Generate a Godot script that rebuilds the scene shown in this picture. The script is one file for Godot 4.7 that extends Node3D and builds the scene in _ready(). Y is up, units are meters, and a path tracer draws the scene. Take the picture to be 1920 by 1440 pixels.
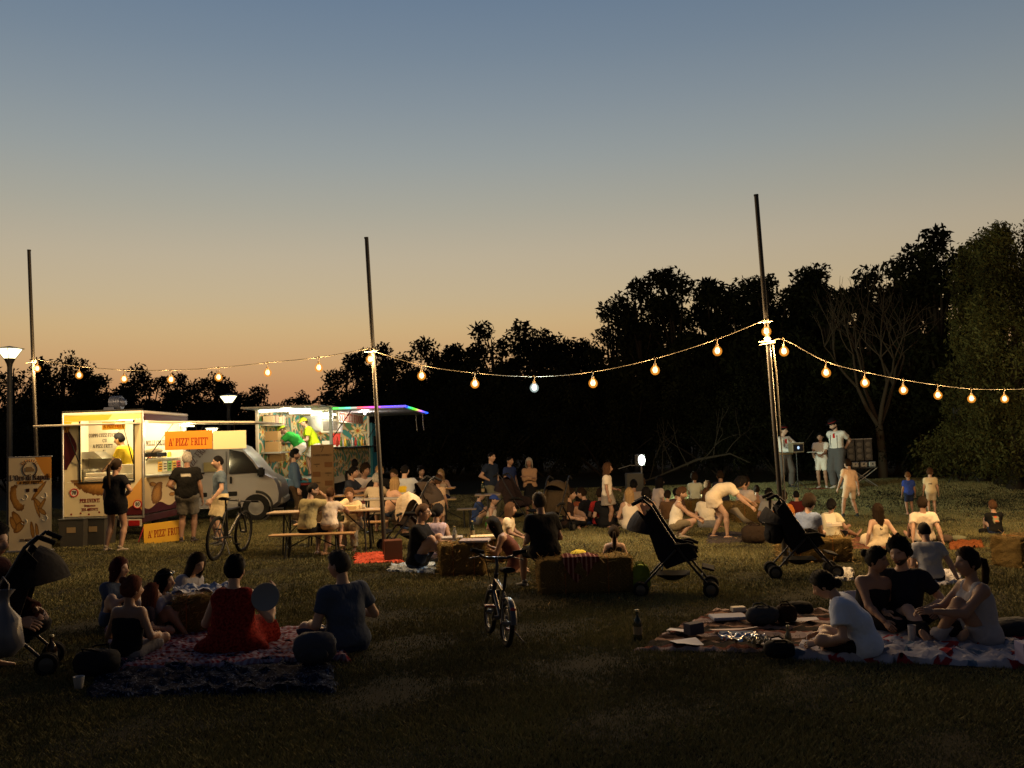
extends Node3D
# An open-air evening picnic: two lit food trucks, strings of bulbs on leaning poles, people on the grass, a small stage act, dark trees.

var taken := {}
var mats := {}
var fabric_map: Texture2D
var rng := RandomNumberGenerator.new()
const ANCHORS := [Vector3(-7.2, -0.01, -16.3), Vector3(-6.4, 0.04, -17.6), Vector3(-1.5, 0, -7.7), Vector3(-2.08, 0.01, -14.3), Vector3(-2.4, 0.02, -7.6), Vector3(0.28, -0.06, -10.9), Vector3(-0.56, -0.2, -22.2), Vector3(8.76, 0.06, -26.2), Vector3(9.81, -0.41, -22.2), Vector3(9.6, -0.48, -18.4), Vector3(7.16, -0.18, -19.7), Vector3(3.8, -0.17, -7.9), Vector3(3.7, -0.14, -12.7), Vector3(3.74, -0.17, -16.5), Vector3(1.76, -0.06, -17.6), Vector3(-0.24, -0.05, -8), Vector3(-5.8, 0.07, -22.1), Vector3(14.5, 0.05, -28.2), Vector3(4.84, -0.11, -10.7), Vector3(2.7, -0.13, -7.5), Vector3(-1.1, 0, -12.4), Vector3(1.7, -0.15, -11), Vector3(-8.6, 0.08, -16.1), Vector3(2.7, 0.34, -34), Vector3(6.5, -0.38, -16.2), Vector3(12, 0.1, -30), Vector3(5, 0.1, -28)]

func terrain(x: float, z: float) -> float:
	var w := 0.12
	var s := 0.12 * (0.3 if z < -30.0 else 0.0)
	for a: Vector3 in ANCHORS:
		var q := ((x - a.x) * (x - a.x) + (z - a.z) * (z - a.z)) / 8.0
		if q < 12.0:
			var e := exp(-q)
			w += e
			s += e * a.y
	return s / w

func on_ground(x: float, z: float, lift := 0.0) -> Vector3:
	return Vector3(x, terrain(x, z) + lift, z)

# ---------- mesh building ----------
class MB:
	var v := PackedVector3Array()
	var n := PackedVector3Array()
	var uv := PackedVector2Array()
	var col := PackedColorArray()
	var ix := PackedInt32Array()

	func vert(p: Vector3, nn: Vector3, t := Vector2.ZERO, c := Color.WHITE) -> int:
		v.append(p)
		n.append(nn)
		uv.append(t)
		col.append(c)
		return v.size() - 1

	func tri(a: int, b: int, c: int) -> void:
		if (v[b] - v[a]).cross(v[c] - v[a]).dot(n[a] + n[b] + n[c]) > 0.0:
			ix.append_array(PackedInt32Array([a, c, b]))
		else:
			ix.append_array(PackedInt32Array([a, b, c]))

	func quad(a: Vector3, b: Vector3, c: Vector3, d: Vector3, out := Vector3.ZERO, tint := Color.WHITE) -> void:
		var nn := (b - a).cross(d - a)
		if nn.length_squared() < 1e-14:
			nn = (c - b).cross(d - b)
		nn = nn.normalized()
		if out != Vector3.ZERO and nn.dot(out) < 0.0:
			nn = -nn
		var k := vert(a, nn, Vector2(0, 1), tint)
		vert(b, nn, Vector2(1, 1), tint)
		vert(c, nn, Vector2(1, 0), tint)
		vert(d, nn, Vector2(0, 0), tint)
		tri(k, k + 1, k + 2)
		tri(k, k + 2, k + 3)

	func box(at: Vector3, size: Vector3, turn := Basis(), bevel := 0.0, tint := Color.WHITE) -> void:
		var h := size / 2.0
		var bv := minf(bevel, minf(h.x, minf(h.y, h.z)) * 0.9)
		for ax in 3:
			var e1 := (ax + 1) % 3
			var e2 := (ax + 2) % 3
			for s in [-1.0, 1.0]:
				var p := []
				for q in [[-1, -1], [1, -1], [1, 1], [-1, 1]]:
					var w := Vector3.ZERO
					w[ax] = s * h[ax]
					w[e1] = q[0] * (h[e1] - bv)
					w[e2] = q[1] * (h[e2] - bv)
					p.append(at + turn * w)
				var o := Vector3.ZERO
				o[ax] = s
				quad(p[0], p[1], p[2], p[3], turn * o, tint)
			if bv > 0.0:
				for s1 in [-1.0, 1.0]:
					for s2 in [-1.0, 1.0]:
						var a := Vector3.ZERO
						var b := Vector3.ZERO
						a[e1] = s1 * h[e1]
						a[e2] = s2 * (h[e2] - bv)
						b[e1] = s1 * (h[e1] - bv)
						b[e2] = s2 * h[e2]
						var l := Vector3.ZERO
						l[ax] = h[ax] - bv
						var o2 := Vector3.ZERO
						o2[e1] = s1
						o2[e2] = s2
						quad(at + turn * (a - l), at + turn * (a + l), at + turn * (b + l), at + turn * (b - l), turn * o2, tint)

	func tube(pts: Array, rad: Variant, sides := 8, caps := true, squash := Vector2.ONE, tint := Color.WHITE) -> void:
		var m := pts.size()
		var d0: Vector3 = (pts[1] - pts[0]).normalized()
		var side := d0.cross(Vector3.UP if absf(d0.y) < 0.95 else Vector3.RIGHT).normalized()
		var rings := []
		var dist := 0.0
		for i in m:
			var d: Vector3 = (pts[mini(i + 1, m - 1)] - pts[maxi(i - 1, 0)]).normalized()
			side = (side - d * side.dot(d)).normalized()
			var up := side.cross(d)
			var r: float = rad if rad is float else rad[i]
			if i > 0:
				dist += (pts[i] - pts[i - 1]).length()
			var first := v.size()
			for k in sides + 1:
				var a := TAU * k / sides
				var o := side * cos(a) * squash.x + up * sin(a) * squash.y
				vert(pts[i] + o * r, (side * cos(a) / squash.x + up * sin(a) / squash.y).normalized(), Vector2(float(k) / sides, dist), tint)
			rings.append(first)
		for i in m - 1:
			for k in sides:
				var a: int = rings[i] + k
				var b: int = rings[i + 1] + k
				tri(a, a + 1, b + 1)
				tri(a, b + 1, b)
		if caps:
			for e in [0, m - 1]:
				var d: Vector3 = (pts[0] - pts[1]).normalized() if e == 0 else (pts[m - 1] - pts[m - 2]).normalized()
				var c := vert(pts[e], d, Vector2(0.5, 0.5), tint)
				var f := v.size()
				for k in sides + 1:
					vert(v[rings[e] + k], d, Vector2(0.5, 0.5), tint)
				for k in sides:
					tri(c, f + k, f + k + 1)

	func ring(center: Vector3, axis: Vector3, radius: float, thick: float, seg := 24, sides := 6, from := 0.0, to := TAU) -> void:
		var a := axis.normalized()
		var s := a.cross(Vector3.UP if absf(a.y) < 0.9 else Vector3.RIGHT).normalized()
		var t := a.cross(s)
		var p := []
		for k in seg + 1:
			var g := from + (to - from) * k / seg
			p.append(center + (s * cos(g) + t * sin(g)) * radius)
		tube(p, thick, sides, to - from < TAU - 0.01)

	func lathe(prof: Array, sides := 14, xf := Transform3D(), tint := Color.WHITE) -> void:
		var first := v.size()
		var m := prof.size()
		for i in m:
			var d: Vector2 = prof[mini(i + 1, m - 1)] - prof[maxi(i - 1, 0)]
			var nn := Vector2(d.y, -d.x).normalized()
			for k in sides + 1:
				var a := TAU * k / sides
				vert(xf * Vector3(prof[i].x * cos(a), prof[i].y, prof[i].x * sin(a)), (xf.basis * Vector3(nn.x * cos(a), nn.y, nn.x * sin(a))).normalized(), Vector2(float(k) / sides, float(i) / (m - 1)), tint)
		for i in m - 1:
			for k in sides:
				var a := first + i * (sides + 1) + k
				tri(a, a + 1, a + sides + 2)
				tri(a, a + sides + 2, a + sides + 1)

	func ball(at: Vector3, r: Vector3, rows := 8, cols := 12, turn := Basis(), tint := Color.WHITE) -> void:
		var first := v.size()
		for i in rows + 1:
			var b := PI * i / rows - PI / 2
			for k in cols + 1:
				var a := TAU * k / cols
				var d := Vector3(cos(b) * cos(a), sin(b), cos(b) * sin(a))
				vert(at + turn * (d * r), (turn * (d / r)).normalized(), Vector2(float(k) / cols, 1.0 - float(i) / rows), tint)
		for i in rows:
			for k in cols:
				var a := first + i * (cols + 1) + k
				tri(a, a + 1, a + cols + 2)
				tri(a, a + cols + 2, a + cols + 1)

	# a grid of points f(s, t) with smooth normals; out gives the side it faces
	func sheet(nu: int, nv: int, f: Callable, out := Vector3.UP, tint := Color.WHITE) -> void:
		var first := v.size()
		for j in nv + 1:
			for i in nu + 1:
				vert(f.call(float(i) / nu, float(j) / nv), out, Vector2(float(i) / nu, float(j) / nv), tint)
		for j in nv + 1:
			for i in nu + 1:
				var e1: Vector3 = v[first + j * (nu + 1) + mini(i + 1, nu)] - v[first + j * (nu + 1) + maxi(i - 1, 0)]
				var e2: Vector3 = v[first + mini(j + 1, nv) * (nu + 1) + i] - v[first + maxi(j - 1, 0) * (nu + 1) + i]
				var nn := e1.cross(e2).normalized()
				if out != Vector3.ZERO and nn.dot(out) < 0.0:
					nn = -nn
				n[first + j * (nu + 1) + i] = nn
		for j in nv:
			for i in nu:
				var a := first + j * (nu + 1) + i
				tri(a, a + 1, a + nu + 2)
				tri(a, a + nu + 2, a + nu + 1)

	# an outline (counter-clockwise from the front, in x and y) pushed back by depth along -z
	func slab(outline: PackedVector2Array, depth: float, xf := Transform3D(), tint := Color.WHITE) -> void:
		var t := Geometry2D.triangulate_polygon(outline)
		for s in [0.0, -depth]:
			var nn := (xf.basis * Vector3(0, 0, 1 if s == 0.0 else -1)).normalized()
			var f := v.size()
			for p in outline:
				vert(xf * Vector3(p.x, p.y, s), nn, p, tint)
			for i in range(0, t.size(), 3):
				tri(f + t[i], f + t[i + 1], f + t[i + 2])
		var c := Vector2.ZERO
		for p in outline:
			c += p / outline.size()
		for i in outline.size():
			var a := outline[i]
			var b := outline[(i + 1) % outline.size()]
			var o := Vector2(b.y - a.y, a.x - b.x)
			if Geometry2D.is_polygon_clockwise(outline):
				o = -o
			quad(xf * Vector3(a.x, a.y, 0), xf * Vector3(b.x, b.y, 0), xf * Vector3(b.x, b.y, -depth), xf * Vector3(a.x, a.y, -depth), xf.basis * Vector3(o.x, o.y, 0), tint)

	func append(o: MB, xf := Transform3D()) -> void:
		var f := v.size()
		var nb := xf.basis.inverse().transposed()
		for i in o.v.size():
			v.append(xf * o.v[i])
			n.append((nb * o.n[i]).normalized())
		uv.append_array(o.uv)
		col.append_array(o.col)
		var flip := xf.basis.determinant() < 0.0
		for i in range(0, o.ix.size(), 3):
			ix.append(f + o.ix[i])
			ix.append(f + o.ix[i + (2 if flip else 1)])
			ix.append(f + o.ix[i + (1 if flip else 2)])

	func mesh() -> ArrayMesh:
		var a := []
		a.resize(Mesh.ARRAY_MAX)
		a[Mesh.ARRAY_VERTEX] = v
		a[Mesh.ARRAY_NORMAL] = n
		a[Mesh.ARRAY_TEX_UV] = uv
		a[Mesh.ARRAY_COLOR] = col
		a[Mesh.ARRAY_INDEX] = ix
		var m := ArrayMesh.new()
		if ix.size():
			m.add_surface_from_arrays(Mesh.PRIMITIVE_TRIANGLES, a)
		return m

func bx(size: Vector3, bevel := 0.0, at := Vector3.ZERO) -> MB:
	var m := MB.new()
	m.box(at, size, Basis(), bevel)
	return m

func V(x: float, y: float, z: float) -> Vector3:
	return Vector3(x, y, z)

# ---------- scene tree ----------
func numbered(called: String) -> String:
	if not taken.has(called):
		taken[called] = 0
		return called
	taken[called] += 1
	return "%s_%03d" % [called, taken[called]]

func tag(o: Node, label: String, category: String, group := "") -> void:
	o.set_meta("label", label)
	o.set_meta("category", category)
	if group:
		o.set_meta("group", group)

func thing(called: String, label: String, category: String, at := Vector3.ZERO, yaw := 0.0, group := "") -> Node3D:
	var o := Node3D.new()
	o.name = numbered(called)
	add_child(o)
	o.position = at
	o.rotation_degrees.y = yaw
	tag(o, label, category, group)
	return o

func part(called: String, m: Variant, material: Material, parent: Node) -> MeshInstance3D:
	var o := MeshInstance3D.new()
	o.name = called
	o.mesh = m.mesh() if m is MB else m
	o.material_override = material
	parent.add_child(o, true)
	return o

func solo(called: String, label: String, category: String, m: Variant, material: Material, at := Vector3.ZERO, yaw := 0.0, group := "") -> MeshInstance3D:
	var o := MeshInstance3D.new()
	o.name = numbered(called)
	o.mesh = m.mesh() if m is MB else m
	o.material_override = material
	add_child(o)
	o.position = at
	o.rotation_degrees.y = yaw
	tag(o, label, category, group)
	return o

func copy_of(o: Node3D, label: String, at: Vector3, yaw: float) -> Node3D:
	var c: Node3D = o.duplicate()
	c.name = numbered(String(o.name).trim_suffix("_" + String(o.name).get_slice("_", String(o.name).get_slice_count("_") - 1)) if String(o.name)[-1].is_valid_int() else String(o.name))
	add_child(c)
	c.position = at
	c.rotation_degrees.y = yaw
	c.set_meta("label", label)
	return c

# ---------- materials (colours are real-world linear values) ----------
func mat(r: float, g: float, b: float, rough := 0.8, metal := 0.0, fabric := false) -> StandardMaterial3D:
	var key := "%.3f %.3f %.3f %.2f %.2f %s" % [r, g, b, rough, metal, fabric]
	if mats.has(key):
		return mats[key]
	var m := StandardMaterial3D.new()
	m.albedo_color = Color(r, g, b).linear_to_srgb()
	m.roughness = rough
	m.metallic = metal
	m.metallic_specular = 0.5 if rough < 0.66 else 0.18
	m.vertex_color_use_as_albedo = true
	if fabric:
		m.normal_enabled = true
		m.normal_texture = fabric_map
		m.normal_scale = 0.9
		m.uv1_triplanar = true
		m.uv1_scale = Vector3(3.2, 2.0, 3.2)
	mats[key] = m
	return m

func glow(r: float, g: float, b: float, e: float) -> StandardMaterial3D:
	var m := StandardMaterial3D.new()
	m.albedo_color = Color(0.8, 0.8, 0.8)
	m.emission_enabled = true
	m.emission = Color(r, g, b).linear_to_srgb()
	m.emission_energy_multiplier = e
	m.roughness = 0.4
	return m

func noise_tex(freq: float, ramp: Array, size := 512, octaves := 4, seed_ := 1, as_normal := false, bump := 4.0) -> NoiseTexture2D:
	var f := FastNoiseLite.new()
	f.seed = seed_
	f.noise_type = FastNoiseLite.TYPE_SIMPLEX_SMOOTH
	f.frequency = freq
	f.fractal_octaves = octaves
	var t := NoiseTexture2D.new()
	t.width = size
	t.height = size
	t.seamless = true
	t.noise = f
	if as_normal:
		t.as_normal_map = true
		t.bump_strength = bump
	elif ramp.size():
		var g := Gradient.new()
		g.offsets = PackedFloat32Array(ramp.map(func(e): return e[0]))
		g.colors = PackedColorArray(ramp.map(func(e): return e[1].linear_to_srgb()))
		t.color_ramp = g
	return t

func lamp(at: Vector3, color: Color, energy: float, size := 0.03, parent: Node = self) -> OmniLight3D:
	var l := OmniLight3D.new()
	l.name = "light"
	l.light_color = color.linear_to_srgb()
	l.light_energy = energy
	l.light_size = size
	l.omni_range = 60.0
	l.omni_attenuation = 2.0
	l.shadow_enabled = true
	parent.add_child(l, true)
	l.position = at
	return l

# ---------- sky ----------
func dusk_sky() -> ImageTexture:
	# elevation in degrees -> colour of the air towards the afterglow; away from it the air is darker and bluer
	var el := [0.0, 3.0, 5.0, 7.2, 9.0, 11.5, 14.5, 17.5, 20.5, 23.5, 26.8, 40.0, 60.0, 90.0]
	var cs := [Color(0.4, 0.175, 0.085), Color(0.5, 0.242, 0.108), Color(0.6, 0.348, 0.155), Color(0.615, 0.428, 0.212), Color(0.56, 0.44, 0.27), Color(0.505, 0.428, 0.305), Color(0.395, 0.382, 0.318), Color(0.308, 0.338, 0.335), Color(0.24, 0.287, 0.325), Color(0.185, 0.242, 0.306), Color(0.143, 0.204, 0.288), Color(0.064, 0.098, 0.162), Color(0.025, 0.041, 0.078), Color(0.014, 0.024, 0.05)]
	var w := 512
	var h := 256
	var im := Image.create(w, h, false, Image.FORMAT_RGBAF)
	for y in h:
		var e := 90.0 - 180.0 * (y + 0.5) / h
		var c: Color = cs[0]
		for i in el.size() - 1:
			if e >= el[i] and e <= el[i + 1]:
				c = cs[i].lerp(cs[i + 1], (e - el[i]) / (el[i + 1] - el[i]))
		if e < 0.0:
			c = Color(0.03, 0.028, 0.022)
		for x in w:
			# the first column is -z, the afterglow a little to its left
			var az := 360.0 * (x + 0.5) / w + 14.0
			var k := pow(0.5 + 0.5 * cos(deg_to_rad(az)), 1.15)
			var away := 1.0 - k
			var low := clampf(1.0 - e / 60.0, 0.0, 1.0)
			var far_side := Color(0.0095, 0.015, 0.031).lerp(Color(0.015, 0.018, 0.028), low)
			im.set_pixel(x, y, c if e < 0.0 else far_side.lerp(c, 1.0 - away))
	return ImageTexture.create_from_image(im)

func _ready() -> void:
	rng.seed = 7
	var cam := Camera3D.new()
	cam.name = "camera"
	cam.position = Vector3(0, 1.75, 0)
	cam.rotation = Vector3(atan((824.0 - 720.0) / 1700.0), 0, 0)
	cam.basis = cam.basis * Basis(Vector3(0, 0, 1), -0.034)
	cam.fov = rad_to_deg(2.0 * atan(720.0 / 1700.0))
	cam.near = 0.05
	cam.far = 2000.0
	add_child(cam)
	cam.current = true
	var e := Environment.new()
	e.background_mode = Environment.BG_SKY
	var sm := PanoramaSkyMaterial.new()
	sm.panorama = dusk_sky()
	e.sky = Sky.new()
	e.sky.sky_material = sm
	e.background_energy_multiplier = 1.0
	e.tonemap_mode = Environment.TONE_MAPPER_LINEAR
	e.tonemap_exposure = 1.0
	e.sdfgi_enabled = true
	e.ssao_enabled = true
	e.ssil_enabled = true
	var we := WorldEnvironment.new()
	we.name = "environment"
	we.environment = e
	add_child(we)
	fabric_map = noise_tex(0.012, [], 256, 3, 5, true, 9.0)
	build_ground()
	build_trees()
	build_poles()
	build_trucks()
	build_things()
	build_people()

# ---------- ground and grass ----------
func build_ground() -> void:
	var xs := []
	var zs := []
	for i in 97:
		var t := (i - 48) / 48.0
		xs.append(24.0 * t + 380.0 * signf(t) * pow(absf(t), 9.0))
	for i in 85:
		var t := i / 84.0
		zs.append(6.0 - 40.0 * t - 420.0 * pow(t, 12.0))
	var m := MB.new()
	for z: float in zs:
		for x: float in xs:
			var r := 0.02 * sin(x * 3.1 + z * 1.7) * sin(z * 2.3 - x * 0.9)
			m.vert(V(x, terrain(x, z) + r * (1.0 if z > -40.0 else 0.0), z), Vector3.UP, Vector2(x, z) / 3.0)
	for j in zs.size() - 1:
		for i in xs.size() - 1:
			var a: int = j * xs.size() + i
			m.tri(a, a + 1, a + 1 + xs.size())
			m.tri(a, a + 1 + xs.size(), a + xs.size())
	var g := StandardMaterial3D.new()
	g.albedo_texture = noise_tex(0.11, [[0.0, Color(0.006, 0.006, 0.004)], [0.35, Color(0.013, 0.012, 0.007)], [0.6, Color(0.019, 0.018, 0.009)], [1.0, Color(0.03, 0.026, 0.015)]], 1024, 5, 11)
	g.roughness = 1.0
	g.metallic_specular = 0.2
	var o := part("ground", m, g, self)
	o.set_meta("kind", "structure")
	# grass: tufts of dry blades
	var tufts := []
	for k in 3:
		var t := MB.new()
		for b in 9:
			var a := rng.randf() * TAU
			var p := V(rng.randf_range(-0.06, 0.06), -0.01, rng.randf_range(-0.06, 0.06))
			var hgt := rng.randf_range(0.012, 0.034)
			var lean := V(cos(a), 0, sin(a)) * hgt * rng.randf_range(0.2, 1.1)
			var wd := V(-sin(a), 0, cos(a)) * rng.randf_range(0.002, 0.0038)
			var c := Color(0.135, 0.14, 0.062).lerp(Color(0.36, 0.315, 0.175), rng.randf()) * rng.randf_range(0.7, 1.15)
			var nn := V(cos(a), 0.3, sin(a)).normalized()
			var i0 := t.vert(p - wd, nn, Vector2.ZERO, c)
			t.vert(p + wd, nn, Vector2.ZERO, c)
			t.vert(p + lean * 0.45 + V(0, hgt * 0.6, 0) + wd * 0.8, nn, Vector2.ZERO, c)
			t.vert(p + lean * 0.45 + V(0, hgt * 0.6, 0) - wd * 0.8, nn, Vector2.ZERO, c)
			t.vert(p + lean + V(0, hgt, 0), nn, Vector2.ZERO, c)
			t.tri(i0, i0 + 1, i0 + 2)
			t.tri(i0, i0 + 2, i0 + 3)
			t.tri(i0 + 3, i0 + 2, i0 + 4)
		tufts.append(t.mesh())
	var patch := FastNoiseLite.new()
	patch.seed = 4
	patch.frequency = 0.35
	var gm := mat(1, 1, 1, 0.9)
	for k in 3:
		var xf := []
		var cl := []
		for i in 80000:
			var d := 3.3 + 26.0 * pow(rng.randf(), 1.25)
			var x := rng.randf_range(-0.8, 0.86) * d
			var f := patch.get_noise_2d(x, -d)
			var s := (0.85 + 0.5 * rng.randf() + 0.2 * f) * (1.0 + d * 0.03)
			var b := Basis(Vector3.UP, rng.randf() * TAU).scaled(V(s, s * (1.0 + 0.2 * f), s))
			xf.append(Transform3D(b, on_ground(x, -d)))
			var sh := clampf(0.75 + 0.45 * f + 0.3 * rng.randf(), 0.3, 1.3)
			cl.append(Color(sh, sh, sh * 0.95))
		var mm := MultiMesh.new()
		mm.transform_format = MultiMesh.TRANSFORM_3D
		mm.use_colors = true
		mm.mesh = tufts[k]
		mm.instance_count = xf.size()
		for i in xf.size():
			mm.set_instance_transform(i, xf[i])
			mm.set_instance_color(i, cl[i])
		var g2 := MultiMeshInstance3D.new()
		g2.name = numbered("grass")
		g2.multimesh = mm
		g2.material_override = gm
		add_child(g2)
		g2.set_meta("kind", "stuff")
		tag(g2, "short dry grass covering the picnic field", "grass", "field grass")

# ---------- trees ----------
var leaf_clumps := []
func leaf_clump(count: int, reach: float, size: float, needle := 1.0) -> Mesh:
	var t := MB.new()
	for i in count:
		var d := V(rng.randfn(), rng.randfn() * 0.8, rng.randfn()).normalized() * reach * pow(rng.randf(), 0.5)
		var a := V(rng.randfn(), rng.randfn() - 0.2, rng.randfn()).normalized() * size * rng.randf_range(0.7, 1.3)
		var b := a.cross(V(rng.randfn(), rng.randfn(), rng.randfn())).normalized() * a.length() * 0.42 / needle
		a *= needle
		var c := Color(1, 1, 1) * rng.randf_range(0.6, 1.3)
		t.quad(d - a, d - a * 0.1 + b, d + a, d - a * 0.1 - b, V(0, 0.4, 0.6), c)
	return t.mesh()

func tree(called: String, label: String, x: float, z: float, top: float, wide: float, kind := 0, thin := 1.0) -> void:
	var at := on_ground(x, z)
	var o := thing(called, label, "bush" if kind == 2 else "tree", at)
	var h := top - at.y
	var r := wide / 2.0
	var tr := MB.new()
	var bark := mat(0.028, 0.022, 0.016, 0.95)
	var lean := V(rng.randf_range(-0.06, 0.06) * h, 0, 0)
	var base := h * (0.1 if kind == 0 else 0.04)
	if kind == 2:
		for k in 5:
			var a := rng.randf() * TAU
			tr.tube([V(0, -0.1, 0), V(cos(a) * r * 0.3, h * 0.4, sin(a) * r * 0.3), V(cos(a) * r * 0.6, h * 0.75, sin(a) * r * 0.6)], [0.05, 0.03, 0.012], 5)
		part("stem", tr, bark, o)
	else:
		var tw := 0.022 * h + 0.05
		tr.tube([V(0, -0.3, 0), V(0, h * 0.04, 0), lean * 0.3 + V(0, h * 0.3, 0), lean * 0.7 + V(0, h * 0.6, 0), lean + V(0, h * 0.9, 0)], [tw * 1.5, tw, tw * 0.8, tw * 0.5, tw * 0.12], 8)
		part("trunk", tr, bark, o)
	var mm := MultiMesh.new()
	mm.transform_format = MultiMesh.TRANSFORM_3D
	mm.use_colors = true
	mm.mesh = leaf_clumps[kind]
	var xf := []
	var lobes := []
	var lm := MB.new()
	if kind == 0:
		var nl := 11 + int(h * 0.7)
		for k in nl:
			var f := (k + rng.randf()) / nl
			var y := base + (h - base) * (0.12 + 0.86 * f)
			var rr := r * sqrt(maxf(0.02, 1.0 - pow((f - 0.38) / 0.66, 2.0))) * rng.randf_range(0.35, 0.85)
			var a := k * 2.4 + rng.randf()
			var c := V(cos(a) * rr, y, sin(a) * rr) + lean * f
			var lr := r * rng.randf_range(0.24, 0.42) * (1.0 - 0.45 * f)
			lobes.append([c - V(0, lr * 0.8 * f, 0), lr])
			lm.tube([lean * f * 0.6 + V(0, y * 0.55, 0), c * 0.6 + V(0, y * 0.25, 0), c], [0.012 * h * (1.1 - f), 0.006 * h, 0.002 * h], 5)
		lobes.append([V(0, h * 0.5, 0) + lean * 0.5, r * 0.6])
		lobes.append([V(0, h * 0.33, 0), r * 0.75])
		part("limbs", lm, bark, o)
	elif kind == 1:
		for k in 46:
			var f := (k + rng.randf()) / 46.0
			var rr := r * pow(1.0 - f, 0.8) * rng.randf_range(0.55, 1.15)
			var a := k * 2.4
			lobes.append([V(cos(a) * rr * 0.8, base + (h - base) * f * 0.97 + 0.25 * rr, sin(a) * rr * 0.8), maxf(0.2, r * rng.randf_range(0.24, 0.42) * (1.0 - f * 0.7))])
	else:
		for k in 12:
			var a := k * 2.4
			var f := rng.randf()
			lobes.append([V(cos(a) * r * 0.6 * f, h * (0.3 + 0.45 * (1.0 - f * 0.6) * rng.randf_range(0.8, 1.1)), sin(a) * r * 0.5 * f), minf(r, h) * 0.36])
	for l in lobes:
		var cnt := int(clampf(l[1] * l[1] * (34.0 if kind == 0 else 46.0) * thin, 10, 240))
		for i in cnt:
			var d := V(rng.randfn(), rng.randfn(), rng.randfn()).normalized() * pow(rng.randf(), 0.4)
			var p: Vector3 = l[0] + d * l[1] * V(1, 0.85 if kind == 0 else 1.2, 1) * rng.randf_range(0.75, 1.2)
			if p.y < 0.15:
				continue
			var s := rng.randf_range(0.55, 1.15)
			var bb := Basis.from_euler(V(rng.randf() * 0.8, rng.randf() * TAU, rng.randf() * 0.8)).scaled(V(s, s, s))
			xf.append(Transform3D(bb, p))
	mm.instance_count = xf.size()
	var mottle := FastNoiseLite.new()
	mottle.frequency = 0.35
	for i in xf.size():
		mm.set_instance_transform(i, xf[i])
		var q := rng.randf_range(0.5, 1.1) + 0.7 * mottle.get_noise_3dv(xf[i].origin)
		mm.set_instance_color(i, Color(q, q, q * 0.95))
	var cr := MultiMeshInstance3D.new()
	cr.name = "crown"
	cr.multimesh = mm
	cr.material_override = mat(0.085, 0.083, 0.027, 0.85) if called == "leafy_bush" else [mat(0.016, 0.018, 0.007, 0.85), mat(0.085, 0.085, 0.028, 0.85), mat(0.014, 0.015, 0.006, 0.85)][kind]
	cr.set_meta("kind", "stuff")
	o.add_child(cr)

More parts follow.
